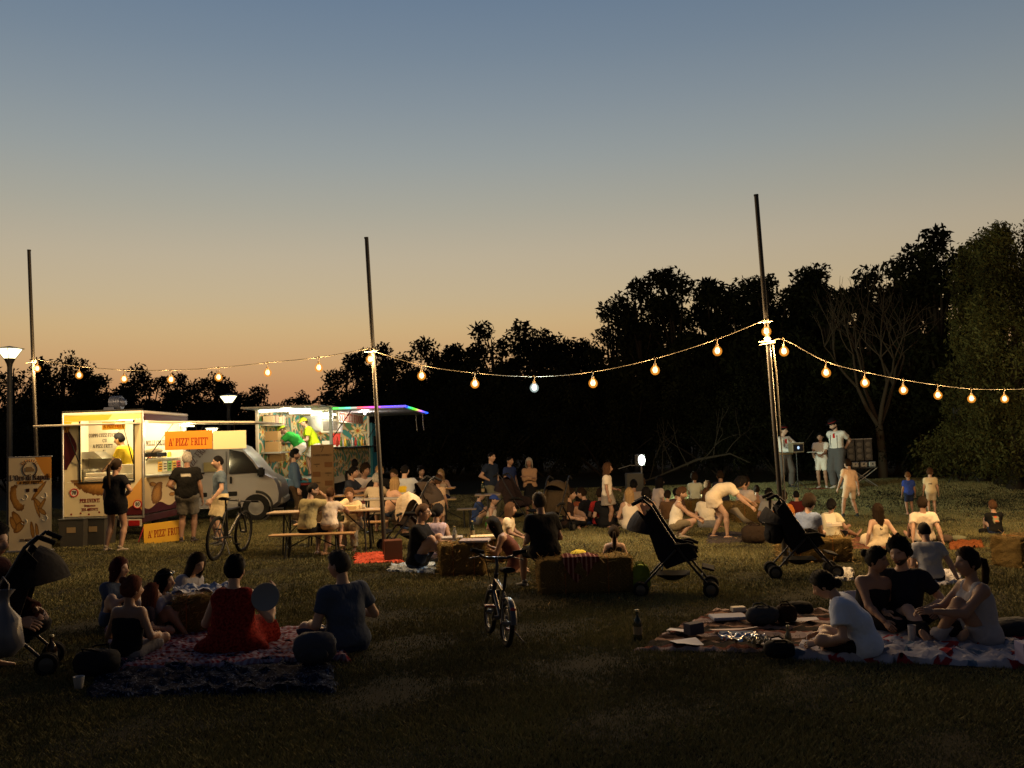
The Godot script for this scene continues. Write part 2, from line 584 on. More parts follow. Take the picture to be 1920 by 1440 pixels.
func build_trees() -> void:
	rng.seed = 21
	leaf_clumps = [leaf_clump(36, 0.5, 0.12), leaf_clump(70, 0.36, 0.06, 1.1), leaf_clump(48, 0.35, 0.065)]
	tree("broadleaf_tree", "left edge tree standing dark behind the lit lamp post", -26.42, -47.77, 7.04, 5.72, 0, 1.00)
	tree("broadleaf_tree", "rounded tree top rising alone behind the leftmost bulb", -24.69, -49.74, 7.55, 3.97, 0, 1.00)
	tree("broadleaf_tree", "low tree between the second and third bulbs from the left", -23.76, -51.81, 6.40, 3.72, 0, 1.00)
	tree("broadleaf_tree", "small dark tree just left of the round tree above the roof fan", -23.11, -53.84, 5.96, 3.43, 0, 1.00)
	tree("broadleaf_tree", "rounded dark tree above the trailer between the third and fourth bulbs", -20.60, -51.80, 6.60, 4.54, 0, 1.00)
	tree("broadleaf_tree", "dark tree behind the fourth bulb over the white van", -19.35, -53.83, 6.18, 4.29, 0, 1.00)
	tree("broadleaf_tree", "small tree crown behind the fifth bulb left of the far lamp", -17.44, -53.83, 6.21, 3.00, 0, 1.00)
	tree("broadleaf_tree", "low ragged bush line tree above the far lamp post", -16.21, -55.88, 5.46, 4.89, 0, 1.00)
	tree("broadleaf_tree", "low tree on the horizon behind the lit food truck", -13.85, -55.90, 5.05, 5.34, 0, 1.00)
	tree("broadleaf_tree", "tree left of the middle pole with a sloping crown", -8.24, -43.82, 5.96, 4.19, 0, 1.00)
	tree("broadleaf_tree", "dark tree directly behind the middle pole", -6.82, -44.79, 6.53, 3.93, 0, 1.00)
	tree("broadleaf_tree", "tall airy tree just right of the middle pole", -5.42, -43.79, 6.48, 3.32, 0, 0.75)
	tree("broadleaf_tree", "tree with a lacy crown above the second bulb right of the middle pole", -3.75, -43.77, 6.84, 4.19, 0, 0.75)
	tree("broadleaf_tree", "lower tree filling the dip right of the lacy crown", -2.22, -43.81, 6.27, 3.49, 0, 0.75)
	tree("broadleaf_tree", "broad dark tree with two round tops above the white bulb", -0.57, -39.76, 6.84, 3.81, 0, 1.00)
	tree("broadleaf_tree", "broad crowned tree standing at the centre of the skyline", 1.04, -39.75, 7.12, 4.13, 0, 1.00)
	tree("broadleaf_tree", "small dark tree in the notch right of the centre crown", 2.84, -41.80, 6.29, 3.34, 0, 1.00)
	tree("broadleaf_tree", "stepped tree left of the tallest spike of the skyline", 4.13, -37.74, 7.23, 3.32, 0, 1.00)
	tree("broadleaf_tree", "tall dark tree left of the spike topped tree", 5.33, -35.69, 7.95, 2.86, 0, 1.00)
	tree("broadleaf_tree", "tree with the single tall spike on its crown", 6.73, -35.64, 8.67, 2.86, 0, 1.00)
	tree("broadleaf_tree", "tree sloping down right of the spike topped tree", 7.97, -35.70, 7.82, 2.86, 0, 1.00)
	tree("broadleaf_tree", "slender feathery tree left of the right hand pole", 9.14, -35.69, 7.87, 2.57, 0, 0.75)
	tree("broadleaf_tree", "dense tree directly behind the right hand pole", 10.03, -34.68, 8.07, 3.34, 0, 1.00)
	tree("broadleaf_tree", "dark tree right of the right hand pole", 11.10, -34.68, 8.03, 2.50, 0, 1.00)
	tree("broadleaf_tree", "round topped tree above the stage performers", 12.15, -33.69, 7.89, 3.24, 0, 1.00)
	tree("broadleaf_tree", "dark tree right of the round topped tree over the stage", 12.99, -32.71, 7.49, 2.62, 0, 1.00)
	tree("broadleaf_tree", "tall airy tree with sky showing through its leaves", 13.90, -31.66, 8.21, 3.05, 0, 0.75)
	tree("broadleaf_tree", "tall lacy tree left of the big evergreen", 14.67, -30.64, 8.52, 3.20, 0, 0.75)
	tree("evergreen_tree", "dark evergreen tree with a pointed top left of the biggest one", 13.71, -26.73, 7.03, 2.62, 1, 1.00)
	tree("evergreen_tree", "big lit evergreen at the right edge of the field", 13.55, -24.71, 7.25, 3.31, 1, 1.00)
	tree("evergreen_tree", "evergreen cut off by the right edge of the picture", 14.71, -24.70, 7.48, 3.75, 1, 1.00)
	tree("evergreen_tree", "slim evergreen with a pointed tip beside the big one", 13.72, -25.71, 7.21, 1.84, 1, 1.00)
	tree("broadleaf_tree", "dark tree filling the gap just right of the left edge tree", -25.86, -50.82, 6.28, 5.77, 0, 1.00)
	tree("broadleaf_tree", "dark tree filling the gap just right of the rounded tree top", -24.64, -52.79, 6.79, 4.00, 0, 1.00)
	tree("broadleaf_tree", "dark tree filling the gap just right of the low tree at the second bulb", -23.71, -54.87, 5.53, 3.73, 0, 1.00)
	tree("broadleaf_tree", "dark tree filling the gap just right of the small tree by the roof fan", -23.09, -56.91, 5.01, 3.44, 0, 1.00)
	tree("broadleaf_tree", "dark tree filling the gap just right of the rounded tree above the trailer", -20.05, -54.86, 5.72, 4.56, 0, 1.00)
	tree("broadleaf_tree", "dark tree filling the gap just right of the tree over the van", -18.79, -56.89, 5.23, 4.30, 0, 1.00)
	tree("broadleaf_tree", "dark tree filling the gap just right of the tree behind the fifth bulb", -17.28, -56.89, 5.28, 3.01, 0, 1.00)
	tree("broadleaf_tree", "dark tree filling the gap just right of the low bush line", -15.21, -58.95, 4.41, 4.90, 0, 1.00)
	tree("broadleaf_tree", "dark tree filling the gap just right of the low tree behind the flowery truck", -12.55, -58.97, 3.98, 5.34, 0, 1.00)
	tree("broadleaf_tree", "dark tree filling the gap just right of the tree with the sloping crown", -7.17, -46.87, 5.25, 4.25, 0, 1.00)
	tree("broadleaf_tree", "dark tree filling the gap just right of the tree behind the middle pole", -5.75, -47.84, 5.84, 3.98, 0, 1.00)
	tree("broadleaf_tree", "dark tree filling the gap just right of the airy tree by the middle pole", -4.51, -46.84, 5.82, 3.37, 0, 1.00)
	tree("broadleaf_tree", "dark tree filling the gap just right of the lacy crown", -2.38, -46.82, 6.19, 4.25, 0, 1.00)
	tree("broadleaf_tree", "dark tree filling the gap just right of the lower tree in the dip", -1.02, -46.85, 5.59, 3.55, 0, 1.00)
	tree("broadleaf_tree", "dark tree filling the gap just right of the two round tops", 0.88, -42.80, 6.32, 3.89, 0, 1.00)
	tree("broadleaf_tree", "dark tree filling the gap just right of the tree at the centre of the skyline", 2.73, -42.78, 6.61, 4.22, 0, 1.00)
	tree("broadleaf_tree", "dark tree filling the gap just right of the small tree in the notch", 4.33, -44.84, 5.67, 3.39, 0, 1.00)
	tree("broadleaf_tree", "dark tree filling the gap just right of the stepped tree", 5.76, -40.77, 6.80, 3.40, 0, 1.00)
	tree("broadleaf_tree", "dark tree filling the gap just right of the tall tree before the spike", 6.89, -38.71, 7.65, 2.94, 0, 1.00)
	tree("broadleaf_tree", "dark tree filling the gap just right of the spike topped tree", 8.41, -38.66, 8.43, 2.94, 0, 1.00)
	tree("broadleaf_tree", "dark tree filling the gap just right of the tree sloping down from the spike", 9.76, -38.72, 7.51, 2.94, 0, 1.00)
	tree("broadleaf_tree", "dark tree filling the gap just right of the slender feathery tree", 10.91, -38.72, 7.56, 2.65, 0, 1.00)
	tree("broadleaf_tree", "dark tree filling the gap just right of the tree behind the right hand pole", 12.20, -37.70, 7.81, 3.44, 0, 1.00)
	tree("broadleaf_tree", "dark tree filling the gap just right of the tree right of that pole", 13.03, -37.70, 7.78, 2.58, 0, 1.00)
	tree("broadleaf_tree", "dark tree filling the gap just right of the round topped tree over the stage", 14.50, -36.71, 7.65, 3.35, 0, 1.00)
	tree("broadleaf_tree", "dark tree filling the gap just right of the tree beside the stage tree", 15.20, -35.73, 7.26, 2.72, 0, 1.00)
	tree("broadleaf_tree", "dark tree filling the gap just right of the airy tree with sky showing through", 16.42, -34.68, 8.08, 3.17, 0, 1.00)
	tree("thicket", "dark thicket behind the tall food banner", -22.76, -41.96, 3.73, 7.89, 2, 0.80)
	tree("thicket", "dark thicket behind the roof fan", -20.06, -41.99, 3.27, 7.06, 2, 0.80)
	tree("thicket", "dark thicket behind the pizza trailer", -17.50, -42.98, 3.33, 7.65, 2, 0.80)
	tree("thicket", "dark thicket behind the white van", -14.47, -43.00, 3.05, 7.22, 2, 0.80)
	tree("thicket", "dark thicket left of the lit food truck", -11.70, -44.00, 3.02, 7.83, 2, 0.80)
	tree("thicket", "dark thicket behind the lit food truck", -8.19, -41.99, 3.24, 7.06, 2, 0.80)
	tree("thicket", "dark thicket right of the rainbow awning", -5.19, -39.95, 3.78, 7.12, 2, 0.80)
	tree("thicket", "dark thicket behind the far dining table", -2.54, -38.95, 3.76, 7.32, 2, 0.80)
	tree("thicket", "dark thicket behind the man with a hand on his hip", -0.01, -37.94, 3.85, 7.51, 2, 0.80)
	tree("thicket", "dark thicket left of the floodlight", 2.39, -36.94, 3.93, 7.31, 2, 0.80)
	tree("thicket", "dark thicket behind the floodlight", 4.66, -35.94, 3.90, 7.12, 2, 0.80)
	tree("thicket", "dark thicket right of the floodlight", 6.80, -34.93, 3.96, 6.92, 2, 0.80)
	tree("thicket", "dark thicket behind the right hand pole", 8.81, -33.93, 3.93, 6.72, 2, 0.80)
	tree("thicket", "dark thicket behind the stage performers", 11.01, -33.93, 3.85, 6.72, 2, 0.80)
	tree("thicket", "dark thicket behind the table of cases", 13.21, -33.94, 3.78, 6.38, 2, 0.80)
	tree("thicket", "dark thicket between stage and evergreens", 14.76, -32.93, 3.85, 5.87, 2, 0.80)
	tree("thicket", "low scrub behind the left street lamp", -19.95, -35.99, 2.93, 6.76, 2, 0.80)
	tree("thicket", "low scrub behind the blank cream board", -13.77, -37.02, 2.52, 7.31, 2, 0.80)
	tree("thicket", "low scrub behind the flowery truck's roof", -8.54, -37.02, 2.56, 6.95, 2, 0.80)
	tree("thicket", "low scrub right of the far diners", -3.34, -35.02, 2.56, 7.26, 2, 0.80)
	tree("thicket", "low scrub behind the woman with crossed arms", 1.15, -34.02, 2.39, 7.39, 2, 0.80)
	tree("thicket", "low scrub behind the girl standing in white", 3.25, -33.04, 2.10, 6.52, 2, 0.80)
	tree("thicket", "low scrub behind the fallen branch", 7.29, -32.04, 2.14, 6.96, 2, 0.80)
	tree("thicket", "low scrub just left of the stage performers", 9.08, -31.03, 2.24, 6.13, 2, 0.80)
	tree("thicket", "low scrub behind the tall performer", 11.08, -31.03, 2.17, 6.13, 2, 0.80)
	tree("thicket", "low scrub behind the bare tree", 12.90, -31.05, 1.93, 6.13, 2, 0.80)
	tree("thicket", "low scrub right of the flowery truck's awning", -5.77, -36.02, 2.45, 7.12, 2, 0.80)
	tree("thicket", "low scrub behind the man with hand on hip", -1.05, -34.03, 2.36, 6.72, 2, 0.80)
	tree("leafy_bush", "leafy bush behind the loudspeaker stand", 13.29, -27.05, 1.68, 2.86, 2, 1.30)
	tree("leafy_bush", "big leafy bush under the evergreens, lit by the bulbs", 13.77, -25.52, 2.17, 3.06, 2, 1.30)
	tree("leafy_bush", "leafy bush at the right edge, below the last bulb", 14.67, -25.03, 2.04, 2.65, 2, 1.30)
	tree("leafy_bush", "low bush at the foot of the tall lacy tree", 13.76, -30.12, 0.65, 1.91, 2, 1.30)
	bare_tree()

func branch(m: MB, from: Vector3, dir: Vector3, ln: float, r: float, depth: int) -> void:
	var bend := V(rng.randfn(), rng.randfn() + 0.5, rng.randfn()) * 0.12
	var mid := from + dir * ln * 0.5
	var end := mid + (dir + bend).normalized() * ln * 0.5
	m.tube([from, mid, end], [r, r * 0.85, r * 0.66], 6 if depth < 2 else 4, false)
	if depth >= 5:
		return
	for k in 2 + (1 if depth < 3 and rng.randf() < 0.6 else 0):
		var d := (dir + bend + V(rng.randfn() * 0.5, rng.randfn() * 0.25 + 0.15, rng.randfn() * 0.5)).normalized()
		branch(m, end, d, ln * rng.randf_range(0.62, 0.88), r * 0.6, depth + 1)

func bare_tree() -> void:
	rng.seed = 5
	var o := thing("bare_tree", "thin leafless tree with forked trunk behind the folding table of cases", "tree", on_ground(12.16, -30.14))
	var m := MB.new()
	m.tube([V(0, -0.2, 0), V(0.02, 0.8, 0), V(-0.03, 1.7, 0)], [0.17, 0.14, 0.13], 8, false)
	part("trunk", m, mat(0.06, 0.045, 0.03, 0.95), o)
	for d: Vector3 in [V(-0.62, 1, 0.1), V(-0.2, 1, -0.25), V(0.12, 1, 0.2), V(0.5, 1, -0.1)]:
		var b := MB.new()
		branch(b, V(-0.03, 1.65, 0), d.normalized(), 1.5, 0.085, 0)
		part("limb", b, mat(0.06, 0.045, 0.03, 0.95), o)
	var f := thing("fallen_branch", "long bare fallen branch arching over the grass right of the floodlight", "branch", on_ground(5.34, -28.12))
	m = MB.new()
	m.tube([V(-2.2, 0.02, 0), V(-1.0, 0.35, 0), V(0.3, 0.85, 0), V(1.3, 1.0, 0.1), V(1.9, 0.7, 0.1)], [0.02, 0.03, 0.045, 0.03, 0.012], 6)
	part("stem", m, mat(0.03, 0.023, 0.016, 0.95), f)
	m = MB.new()
	for k in 7:
		branch(m, V(-1.2 + 0.4 * k, 0.3 + 0.12 * k, 0), V(rng.randfn() * 0.8, 1, rng.randfn() * 0.4).normalized(), 0.7, 0.018, 3)
	part("twigs", m, mat(0.03, 0.023, 0.016, 0.95), f).set_meta("kind", "stuff")

# ---------- poles and strings of bulbs ----------
var bulb_glass: StandardMaterial3D
func light_string(label: String, pts: Array, ends: Array, white := -1) -> void:
	var o := thing("light_string", label, "string lights", Vector3.ZERO, 0, "strings of bulbs between the poles")
	var cord: Array = [ends[0]]
	for p: Vector3 in pts:
		cord.append(p + V(0, 0.155, 0))
	cord.append(ends[1])
	var fine := []
	for i in cord.size() - 1:
		var a: Vector3 = cord[maxi(i - 1, 0)]
		var d: Vector3 = cord[mini(i + 2, cord.size() - 1)]
		for k in 5:
			fine.append((cord[i] as Vector3).cubic_interpolate(cord[i + 1], a, d, k / 5.0))
	fine.append(cord[-1])
	var m := MB.new()
	m.tube(fine, 0.0065, 6)
	part("cable", m, mat(0.12, 0.105, 0.08, 0.8), o)
	var amber_halo := StandardMaterial3D.new()  # unshaded tint that imitates the glow around a lit bulb
	amber_halo.transparency = BaseMaterial3D.TRANSPARENCY_ALPHA
	amber_halo.shading_mode = BaseMaterial3D.SHADING_MODE_UNSHADED
	amber_halo.albedo_color = Color(1.0, 0.62, 0.2, 0.5)
	var cold_halo: StandardMaterial3D = amber_halo.duplicate()
	cold_halo.albedo_color = Color(0.75, 0.82, 0.8, 0.45)
	var k := 0
	for p: Vector3 in pts:
		var hang := MB.new()
		hang.tube([p + V(-0.02, 0.15, 0), p + V(0, 0.175, 0), p + V(0.012, 0.15, 0), p + V(0, 0.1, 0), p + V(0, 0.07, 0)], 0.006, 5)
		hang.lathe([Vector2(0.0, 0.095), Vector2(0.016, 0.09), Vector2(0.02, 0.055), Vector2(0.02, 0.03)], 10, Transform3D(Basis(), p))
		part("socket", hang, mat(0.3, 0.22, 0.12, 0.5), o)
		var g := MB.new()
		var cold := k == white
		g.lathe([Vector2(0.0, -0.052), Vector2(0.018, -0.048), Vector2(0.032, -0.03), Vector2(0.036, -0.008), Vector2(0.03, 0.016), Vector2(0.018, 0.038)], 12, Transform3D(Basis(), p))
		var bulb := part("bulb", g, glow(0.9, 1.0, 1.0, 4.0) if cold else glow(1.0, 0.72, 0.32, 4.5), o)
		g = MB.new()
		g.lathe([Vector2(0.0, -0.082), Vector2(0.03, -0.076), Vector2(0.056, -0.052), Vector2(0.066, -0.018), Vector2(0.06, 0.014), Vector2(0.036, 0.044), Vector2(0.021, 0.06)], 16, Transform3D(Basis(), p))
		part("bulb_glass", g, cold_halo if cold else amber_halo, bulb)  # added shell, wider than the bulb, standing in for its halo
		lamp(p + V(0, -0.008, 0), Color(0.85, 1.0, 0.95) if cold else Color(1.0, 0.60, 0.24), 2.7, 0.026, o)
		k += 1

func build_poles() -> void:
	var steel := mat(0.05, 0.046, 0.04, 0.45, 0.6)
	var p0 := thing("light_pole", "leftmost leaning steel pole behind the tall food banner", "pole", V(-9.05, -0.04, -17.34), 0, "leaning poles that carry the bulbs")
	var m0 := MB.new()
	m0.tube([V(0, -0.34, -0.02), V(-0.02, 5.67, 0.35)], [0.036, 0.031], 12)
	part("shaft", m0, steel, p0)
	var c0 := MB.new()
	c0.tube([V(-0.019, 5.667, 0.347), V(-0.019, 5.692, 0.348)], 0.034, 12)
	part("end_cap", c0, mat(0.03, 0.03, 0.03, 0.7), p0)
	var w0 := MB.new()
	for q in 4:
		w0.ring(V(-0.01, 3.55, 0.22) + V(0, 0.012 * q, 0), V(0.05, 1, 0.1 * (q - 1.5)), 0.04, 0.006, 14, 5)
	w0.tube([V(-0.142, 3.547, 0.257), V(0.068, 3.562, 0.257)], 0.006, 5)
	part("cord_wrap", w0, mat(0.5, 0.42, 0.3, 0.7), p0)
	var p1 := thing("light_pole", "middle steel pole beside the brown box and coral blanket", "pole", V(-2.08, 0.01, -14.33), 0, "leaning poles that carry the bulbs")
	var m1 := MB.new()
	m1.tube([V(0.01, -0.3, -0.02), V(-0.12, 4.96, 0.3)], [0.036, 0.031], 12)
	part("shaft", m1, steel, p1)
	var c1 := MB.new()
	c1.tube([V(-0.123, 4.957, 0.303), V(-0.124, 4.979, 0.305)], 0.034, 12)
	part("end_cap", c1, mat(0.03, 0.03, 0.03, 0.7), p1)
	var w1 := MB.new()
	for q in 4:
		w1.ring(V(-0.08, 3.18, 0.19) + V(0, 0.012 * q, 0), V(0.05, 1, 0.1 * (q - 1.5)), 0.04, 0.006, 14, 5)
	w1.tube([V(-0.209, 3.181, 0.235), V(0.001, 3.196, 0.235)], 0.006, 5)
	part("cord_wrap", w1, mat(0.5, 0.42, 0.3, 0.7), p1)
	var p2 := thing("light_pole", "right hand steel pole, the tallest, behind the dark stroller", "pole", V(3.72, -0.14, -12.74), 0, "leaning poles that carry the bulbs")
	var m2 := MB.new()
	m2.tube([V(0.01, -0.31, -0.02), V(-0.24, 5.15, 0.32)], [0.036, 0.031], 12)
	part("shaft", m2, steel, p2)
	var c2 := MB.new()
	c2.tube([V(-0.24, 5.15, 0.315), V(-0.241, 5.173, 0.316)], 0.034, 12)
	part("end_cap", c2, mat(0.03, 0.03, 0.03, 0.7), p2)
	var w2 := MB.new()
	for q in 4:
		w2.ring(V(-0.16, 3.39, 0.21) + V(0, 0.012 * q, 0), V(0.05, 1, 0.1 * (q - 1.5)), 0.04, 0.006, 14, 5)
	w2.tube([V(-0.288, 3.388, 0.247), V(-0.078, 3.403, 0.247)], 0.006, 5)
	part("cord_wrap", w2, mat(0.5, 0.42, 0.3, 0.7), p2)
	var x2 := MB.new()
	for q in 4:
		x2.ring(V(-0.15, 3.13, 0.19) + V(0, 0.014 * q, 0), V(0.05, 1, 0.12 * (q - 1.5)), 0.04, 0.007, 14, 5)
	x2.tube([V(-0.286, 3.119, 0.231), V(-0.056, 3.129, 0.231)], 0.007, 5)
	x2.tube([V(-0.276, 3.079, 0.231), V(-0.056, 3.109, 0.231)], 0.007, 5)
	part("cord_wrap", x2, mat(0.5, 0.42, 0.3, 0.7), p2)
	var y2 := MB.new()
	y2.tube([V(-0.086, 3.079, 0.221), V(-0.049, 2.659, 0.193), V(-0.013, 1.564, 0.131), V(0.047, 0.063, 0.039)], 0.009, 6)
	part("supply_cable", y2, mat(0.45, 0.4, 0.3, 0.6), p2)
	var p3 := thing("light_pole", "steel pole beyond the right edge of the picture", "pole", V(11.18, -0.31, -17.36), 0, "leaning poles that carry the bulbs")
	var m3 := MB.new()
	m3.tube([V(0.01, -0.37, -0.02), V(-0.14, 6.17, 0.38)], [0.036, 0.031], 12)
	part("shaft", m3, steel, p3)
	var c3 := MB.new()
	c3.tube([V(-0.144, 6.166, 0.377), V(-0.145, 6.193, 0.379)], 0.034, 12)
	part("end_cap", c3, mat(0.03, 0.03, 0.03, 0.7), p3)
	var w3 := MB.new()
	for q in 4:
		w3.ring(V(-0.06, 2.78, 0.17) + V(0, 0.012 * q, 0), V(0.05, 1, 0.1 * (q - 1.5)), 0.04, 0.006, 14, 5)
	w3.tube([V(-0.195, 2.776, 0.21), V(0.015, 2.791, 0.21)], 0.006, 5)
	part("cord_wrap", w3, mat(0.5, 0.42, 0.3, 0.7), p3)
	light_string("string of eight warm bulbs from left to middle pole", [V(-8.94, 3.4, -17.03), V(-8.01, 3.22, -16.74), V(-7.01, 3.09, -16.35), V(-6.01, 3.02, -15.95), V(-5.04, 3, -15.55), V(-4.06, 3.01, -15.05), V(-3.1, 3.02, -14.55), V(-2.19, 3.08, -14.04)], [V(-9.04, 3.52, -17.07), V(-2.17, 3.2, -14.1)], -1)
	light_string("string of bulbs with one cold white bulb, middle to right pole", [V(-1.39, 2.79, -13.96), V(-0.56, 2.62, -13.67), V(0.33, 2.52, -13.48), V(1.18, 2.54, -13.18), V(2.05, 2.68, -12.92), V(2.89, 2.9, -12.65), V(3.53, 3.13, -12.44)], [V(-2.11, 3.19, -14.1), V(3.5, 3.28, -12.5)], 2)
	light_string("string of bulbs running from the right pole out of the picture", [V(3.81, 2.86, -12.61), V(4.54, 2.57, -13.07), V(5.29, 2.43, -13.58), V(6.08, 2.32, -14.09), V(6.85, 2.24, -14.6), V(7.64, 2.18, -15.1), V(8.46, 2.17, -15.6), V(9.3, 2.19, -16.1), V(10.16, 2.25, -16.6)], [V(3.59, 2.94, -12.52), V(11.06, 2.37, -17.09)], -1)

# ---------- people ----------
# A body is one surface: the smooth union of tapered capsules between the joints of a posed skeleton, meshed by surface nets.
class Field:
	var bones: Array = []     # [a, b, radius at a, radius at b, blend, cut at a, cut at b]
	var planes: Array = []    # [normal, offset]: what lies beyond is cut away
	var cell := 0.02

	func bone(a: Vector3, b: Vector3, ra: float, rb: float, blend := 0.035, cut_a := false, cut_b := false) -> void:
		bones.append([a, b, ra, rb, blend, cut_a, cut_b])

	func run(folds := 0.0) -> MB:
		var out := MB.new()
		var lo := Vector3.INF
		var hi := -Vector3.INF
		for b in bones:
			var r := maxf(b[2], b[3])
			lo = lo.min(b[0] - Vector3.ONE * r).min(b[1] - Vector3.ONE * r)
			hi = hi.max(b[0] + Vector3.ONE * r).max(b[1] + Vector3.ONE * r)
		lo -= Vector3.ONE * cell * 3.0
		hi += Vector3.ONE * cell * 3.0
		var nx := int((hi.x - lo.x) / cell) + 2
		var ny := int((hi.y - lo.y) / cell) + 2
		var nz := int((hi.z - lo.z) / cell) + 2
		var sy := nx
		var sz := nx * ny
		var f := PackedFloat32Array()
		f.resize(nx * ny * nz)
		f.fill(1.0)
		for b in bones:
			var a: Vector3 = b[0]
			var ba: Vector3 = b[1] - b[0]
			var ra: float = b[2]
			var rb: float = b[3]
			var kk: float = b[4]
			var ca: bool = b[5]
			var cb: bool = b[6]
			var l2 := maxf(ba.length_squared(), 1e-8)
			var ln := sqrt(l2)
			var m := maxf(ra, rb) + kk + cell * 2.0
			var b0: Vector3 = a.min(b[1]) - Vector3.ONE * m
			var b1: Vector3 = a.max(b[1]) + Vector3.ONE * m
			var x0 := maxi(int((b0.x - lo.x) / cell), 0)
			var x1 := mini(int((b1.x - lo.x) / cell) + 1, nx - 1)
			var y0 := maxi(int((b0.y - lo.y) / cell), 0)
			var y1 := mini(int((b1.y - lo.y) / cell) + 1, ny - 1)
			var z0 := maxi(int((b0.z - lo.z) / cell), 0)
			var z1 := mini(int((b1.z - lo.z) / cell) + 1, nz - 1)
			var cutting := ca or cb
			for z in range(z0, z1 + 1):
				var pz := lo.z + z * cell - a.z
				for y in range(y0, y1 + 1):
					var py := lo.y + y * cell - a.y
					var i := x0 + y * sy + z * sz
					var px := lo.x + x0 * cell - a.x
					var dyz := py * ba.y + pz * ba.z
					for x in range(x0, x1 + 1):
						var t := (px * ba.x + dyz) / l2
						var u := clampf(t, 0.0, 1.0)
						var ex := px - ba.x * u
						var ey := py - ba.y * u
						var ez := pz - ba.z * u
						var d := sqrt(ex * ex + ey * ey + ez * ez) - ra - (rb - ra) * u
						if cutting:
							if cb and t > 0.5:
								d = maxf(d, (t - 1.0) * ln)
							if ca and t < 0.5:
								d = maxf(d, -t * ln)
						var o := f[i]
						var h := kk - absf(o - d)
						if h > 0.0:
							f[i] = minf(o, d) - h * h / (4.0 * kk)
						elif d < o:
							f[i] = d
						i += 1
						px += cell
		for p in planes:
			var n: Vector3 = p[0]
			for z in nz:
				for y in ny:
					var q: float = n.y * (lo.y + y * cell) + n.z * (lo.z + z * cell) + n.x * lo.x - p[1]
					var i := y * sy + z * sz
					for x in nx:
						if q > f[i]:
							f[i] = q
						i += 1
						q += n.x * cell
		# surface nets
		var at := PackedInt32Array()
		at.resize(f.size())
		at.fill(-1)
		var cells := PackedInt32Array()
		var v := PackedVector3Array()
		var near := cell * 2.6
		for z in nz - 1:
			for y in ny - 1:
				var i := y * sy + z * sz - 1
				for x in nx - 1:
					i += 1
					if absf(f[i]) > near:
						continue
					var c := [f[i], f[i + 1], f[i + sy], f[i + sy + 1], f[i + sz], f[i + sz + 1], f[i + sy + sz], f[i + sy + sz + 1]]
					var neg := 0
					for q: float in c:
						if q < 0.0:
							neg += 1
					if neg == 0 or neg == 8:
						continue
					var s := Vector3.ZERO
					var k := 0
					for e in [[0, 1], [2, 3], [4, 5], [6, 7], [0, 2], [1, 3], [4, 6], [5, 7], [0, 4], [1, 5], [2, 6], [3, 7]]:
						var fa: float = c[e[0]]
						var fb: float = c[e[1]]
						if (fa < 0.0) != (fb < 0.0):
							var t := fa / (fa - fb)
							var pa := Vector3(e[0] & 1, (e[0] >> 1) & 1, e[0] >> 2)
							var pb := Vector3(e[1] & 1, (e[1] >> 1) & 1, e[1] >> 2)
							s += pa + (pb - pa) * t
							k += 1
					at[i] = v.size()
					cells.append(i)
					v.append(lo + (Vector3(x, y, z) + s / k) * cell)
		var n := PackedVector3Array()
		n.resize(v.size())
		var ix := PackedInt32Array()
		var steps := [1, sy, sz]
		for i in cells:
			for ax in 3:
				var st: int = steps[ax]
				if (f[i] < 0.0) == (f[i + st] < 0.0):
					continue
				var e1: int = steps[(ax + 1) % 3]
				var e2: int = steps[(ax + 2) % 3]
				if i - e1 - e2 < 0:
					continue
				var a := at[i]
				var b := at[i - e1]
				var c := at[i - e1 - e2]
				var d := at[i - e2]
				if a < 0 or b < 0 or c < 0 or d < 0:
					continue
				var nn := (v[c] - v[a]).cross(v[d] - v[b])
				var want := 1.0 if f[i] < 0.0 else -1.0
				if nn[ax] * want < 0.0:
					nn = -nn
					ix.append_array(PackedInt32Array([a, b, c, a, c, d]))
				else:
					ix.append_array(PackedInt32Array([a, c, b, a, d, c]))
				n[a] += nn
				n[b] += nn
				n[c] += nn
				n[d] += nn
		for i in n.size():
			n[i] = n[i].normalized()
			if folds > 0.0:
				var p := v[i]
				var w := sin(p.y * 31.0 + 2.0 * sin(p.x * 17.0 + p.z * 9.0)) * sin(p.x * 23.0 - p.z * 19.0 + p.y * 7.0)
				v[i] = p + n[i] * w * folds
		out.v = v
		out.n = n
		out.ix = ix
		out.uv.resize(v.size())
		out.col.resize(v.size())
		out.col.fill(Color.WHITE)
		return out

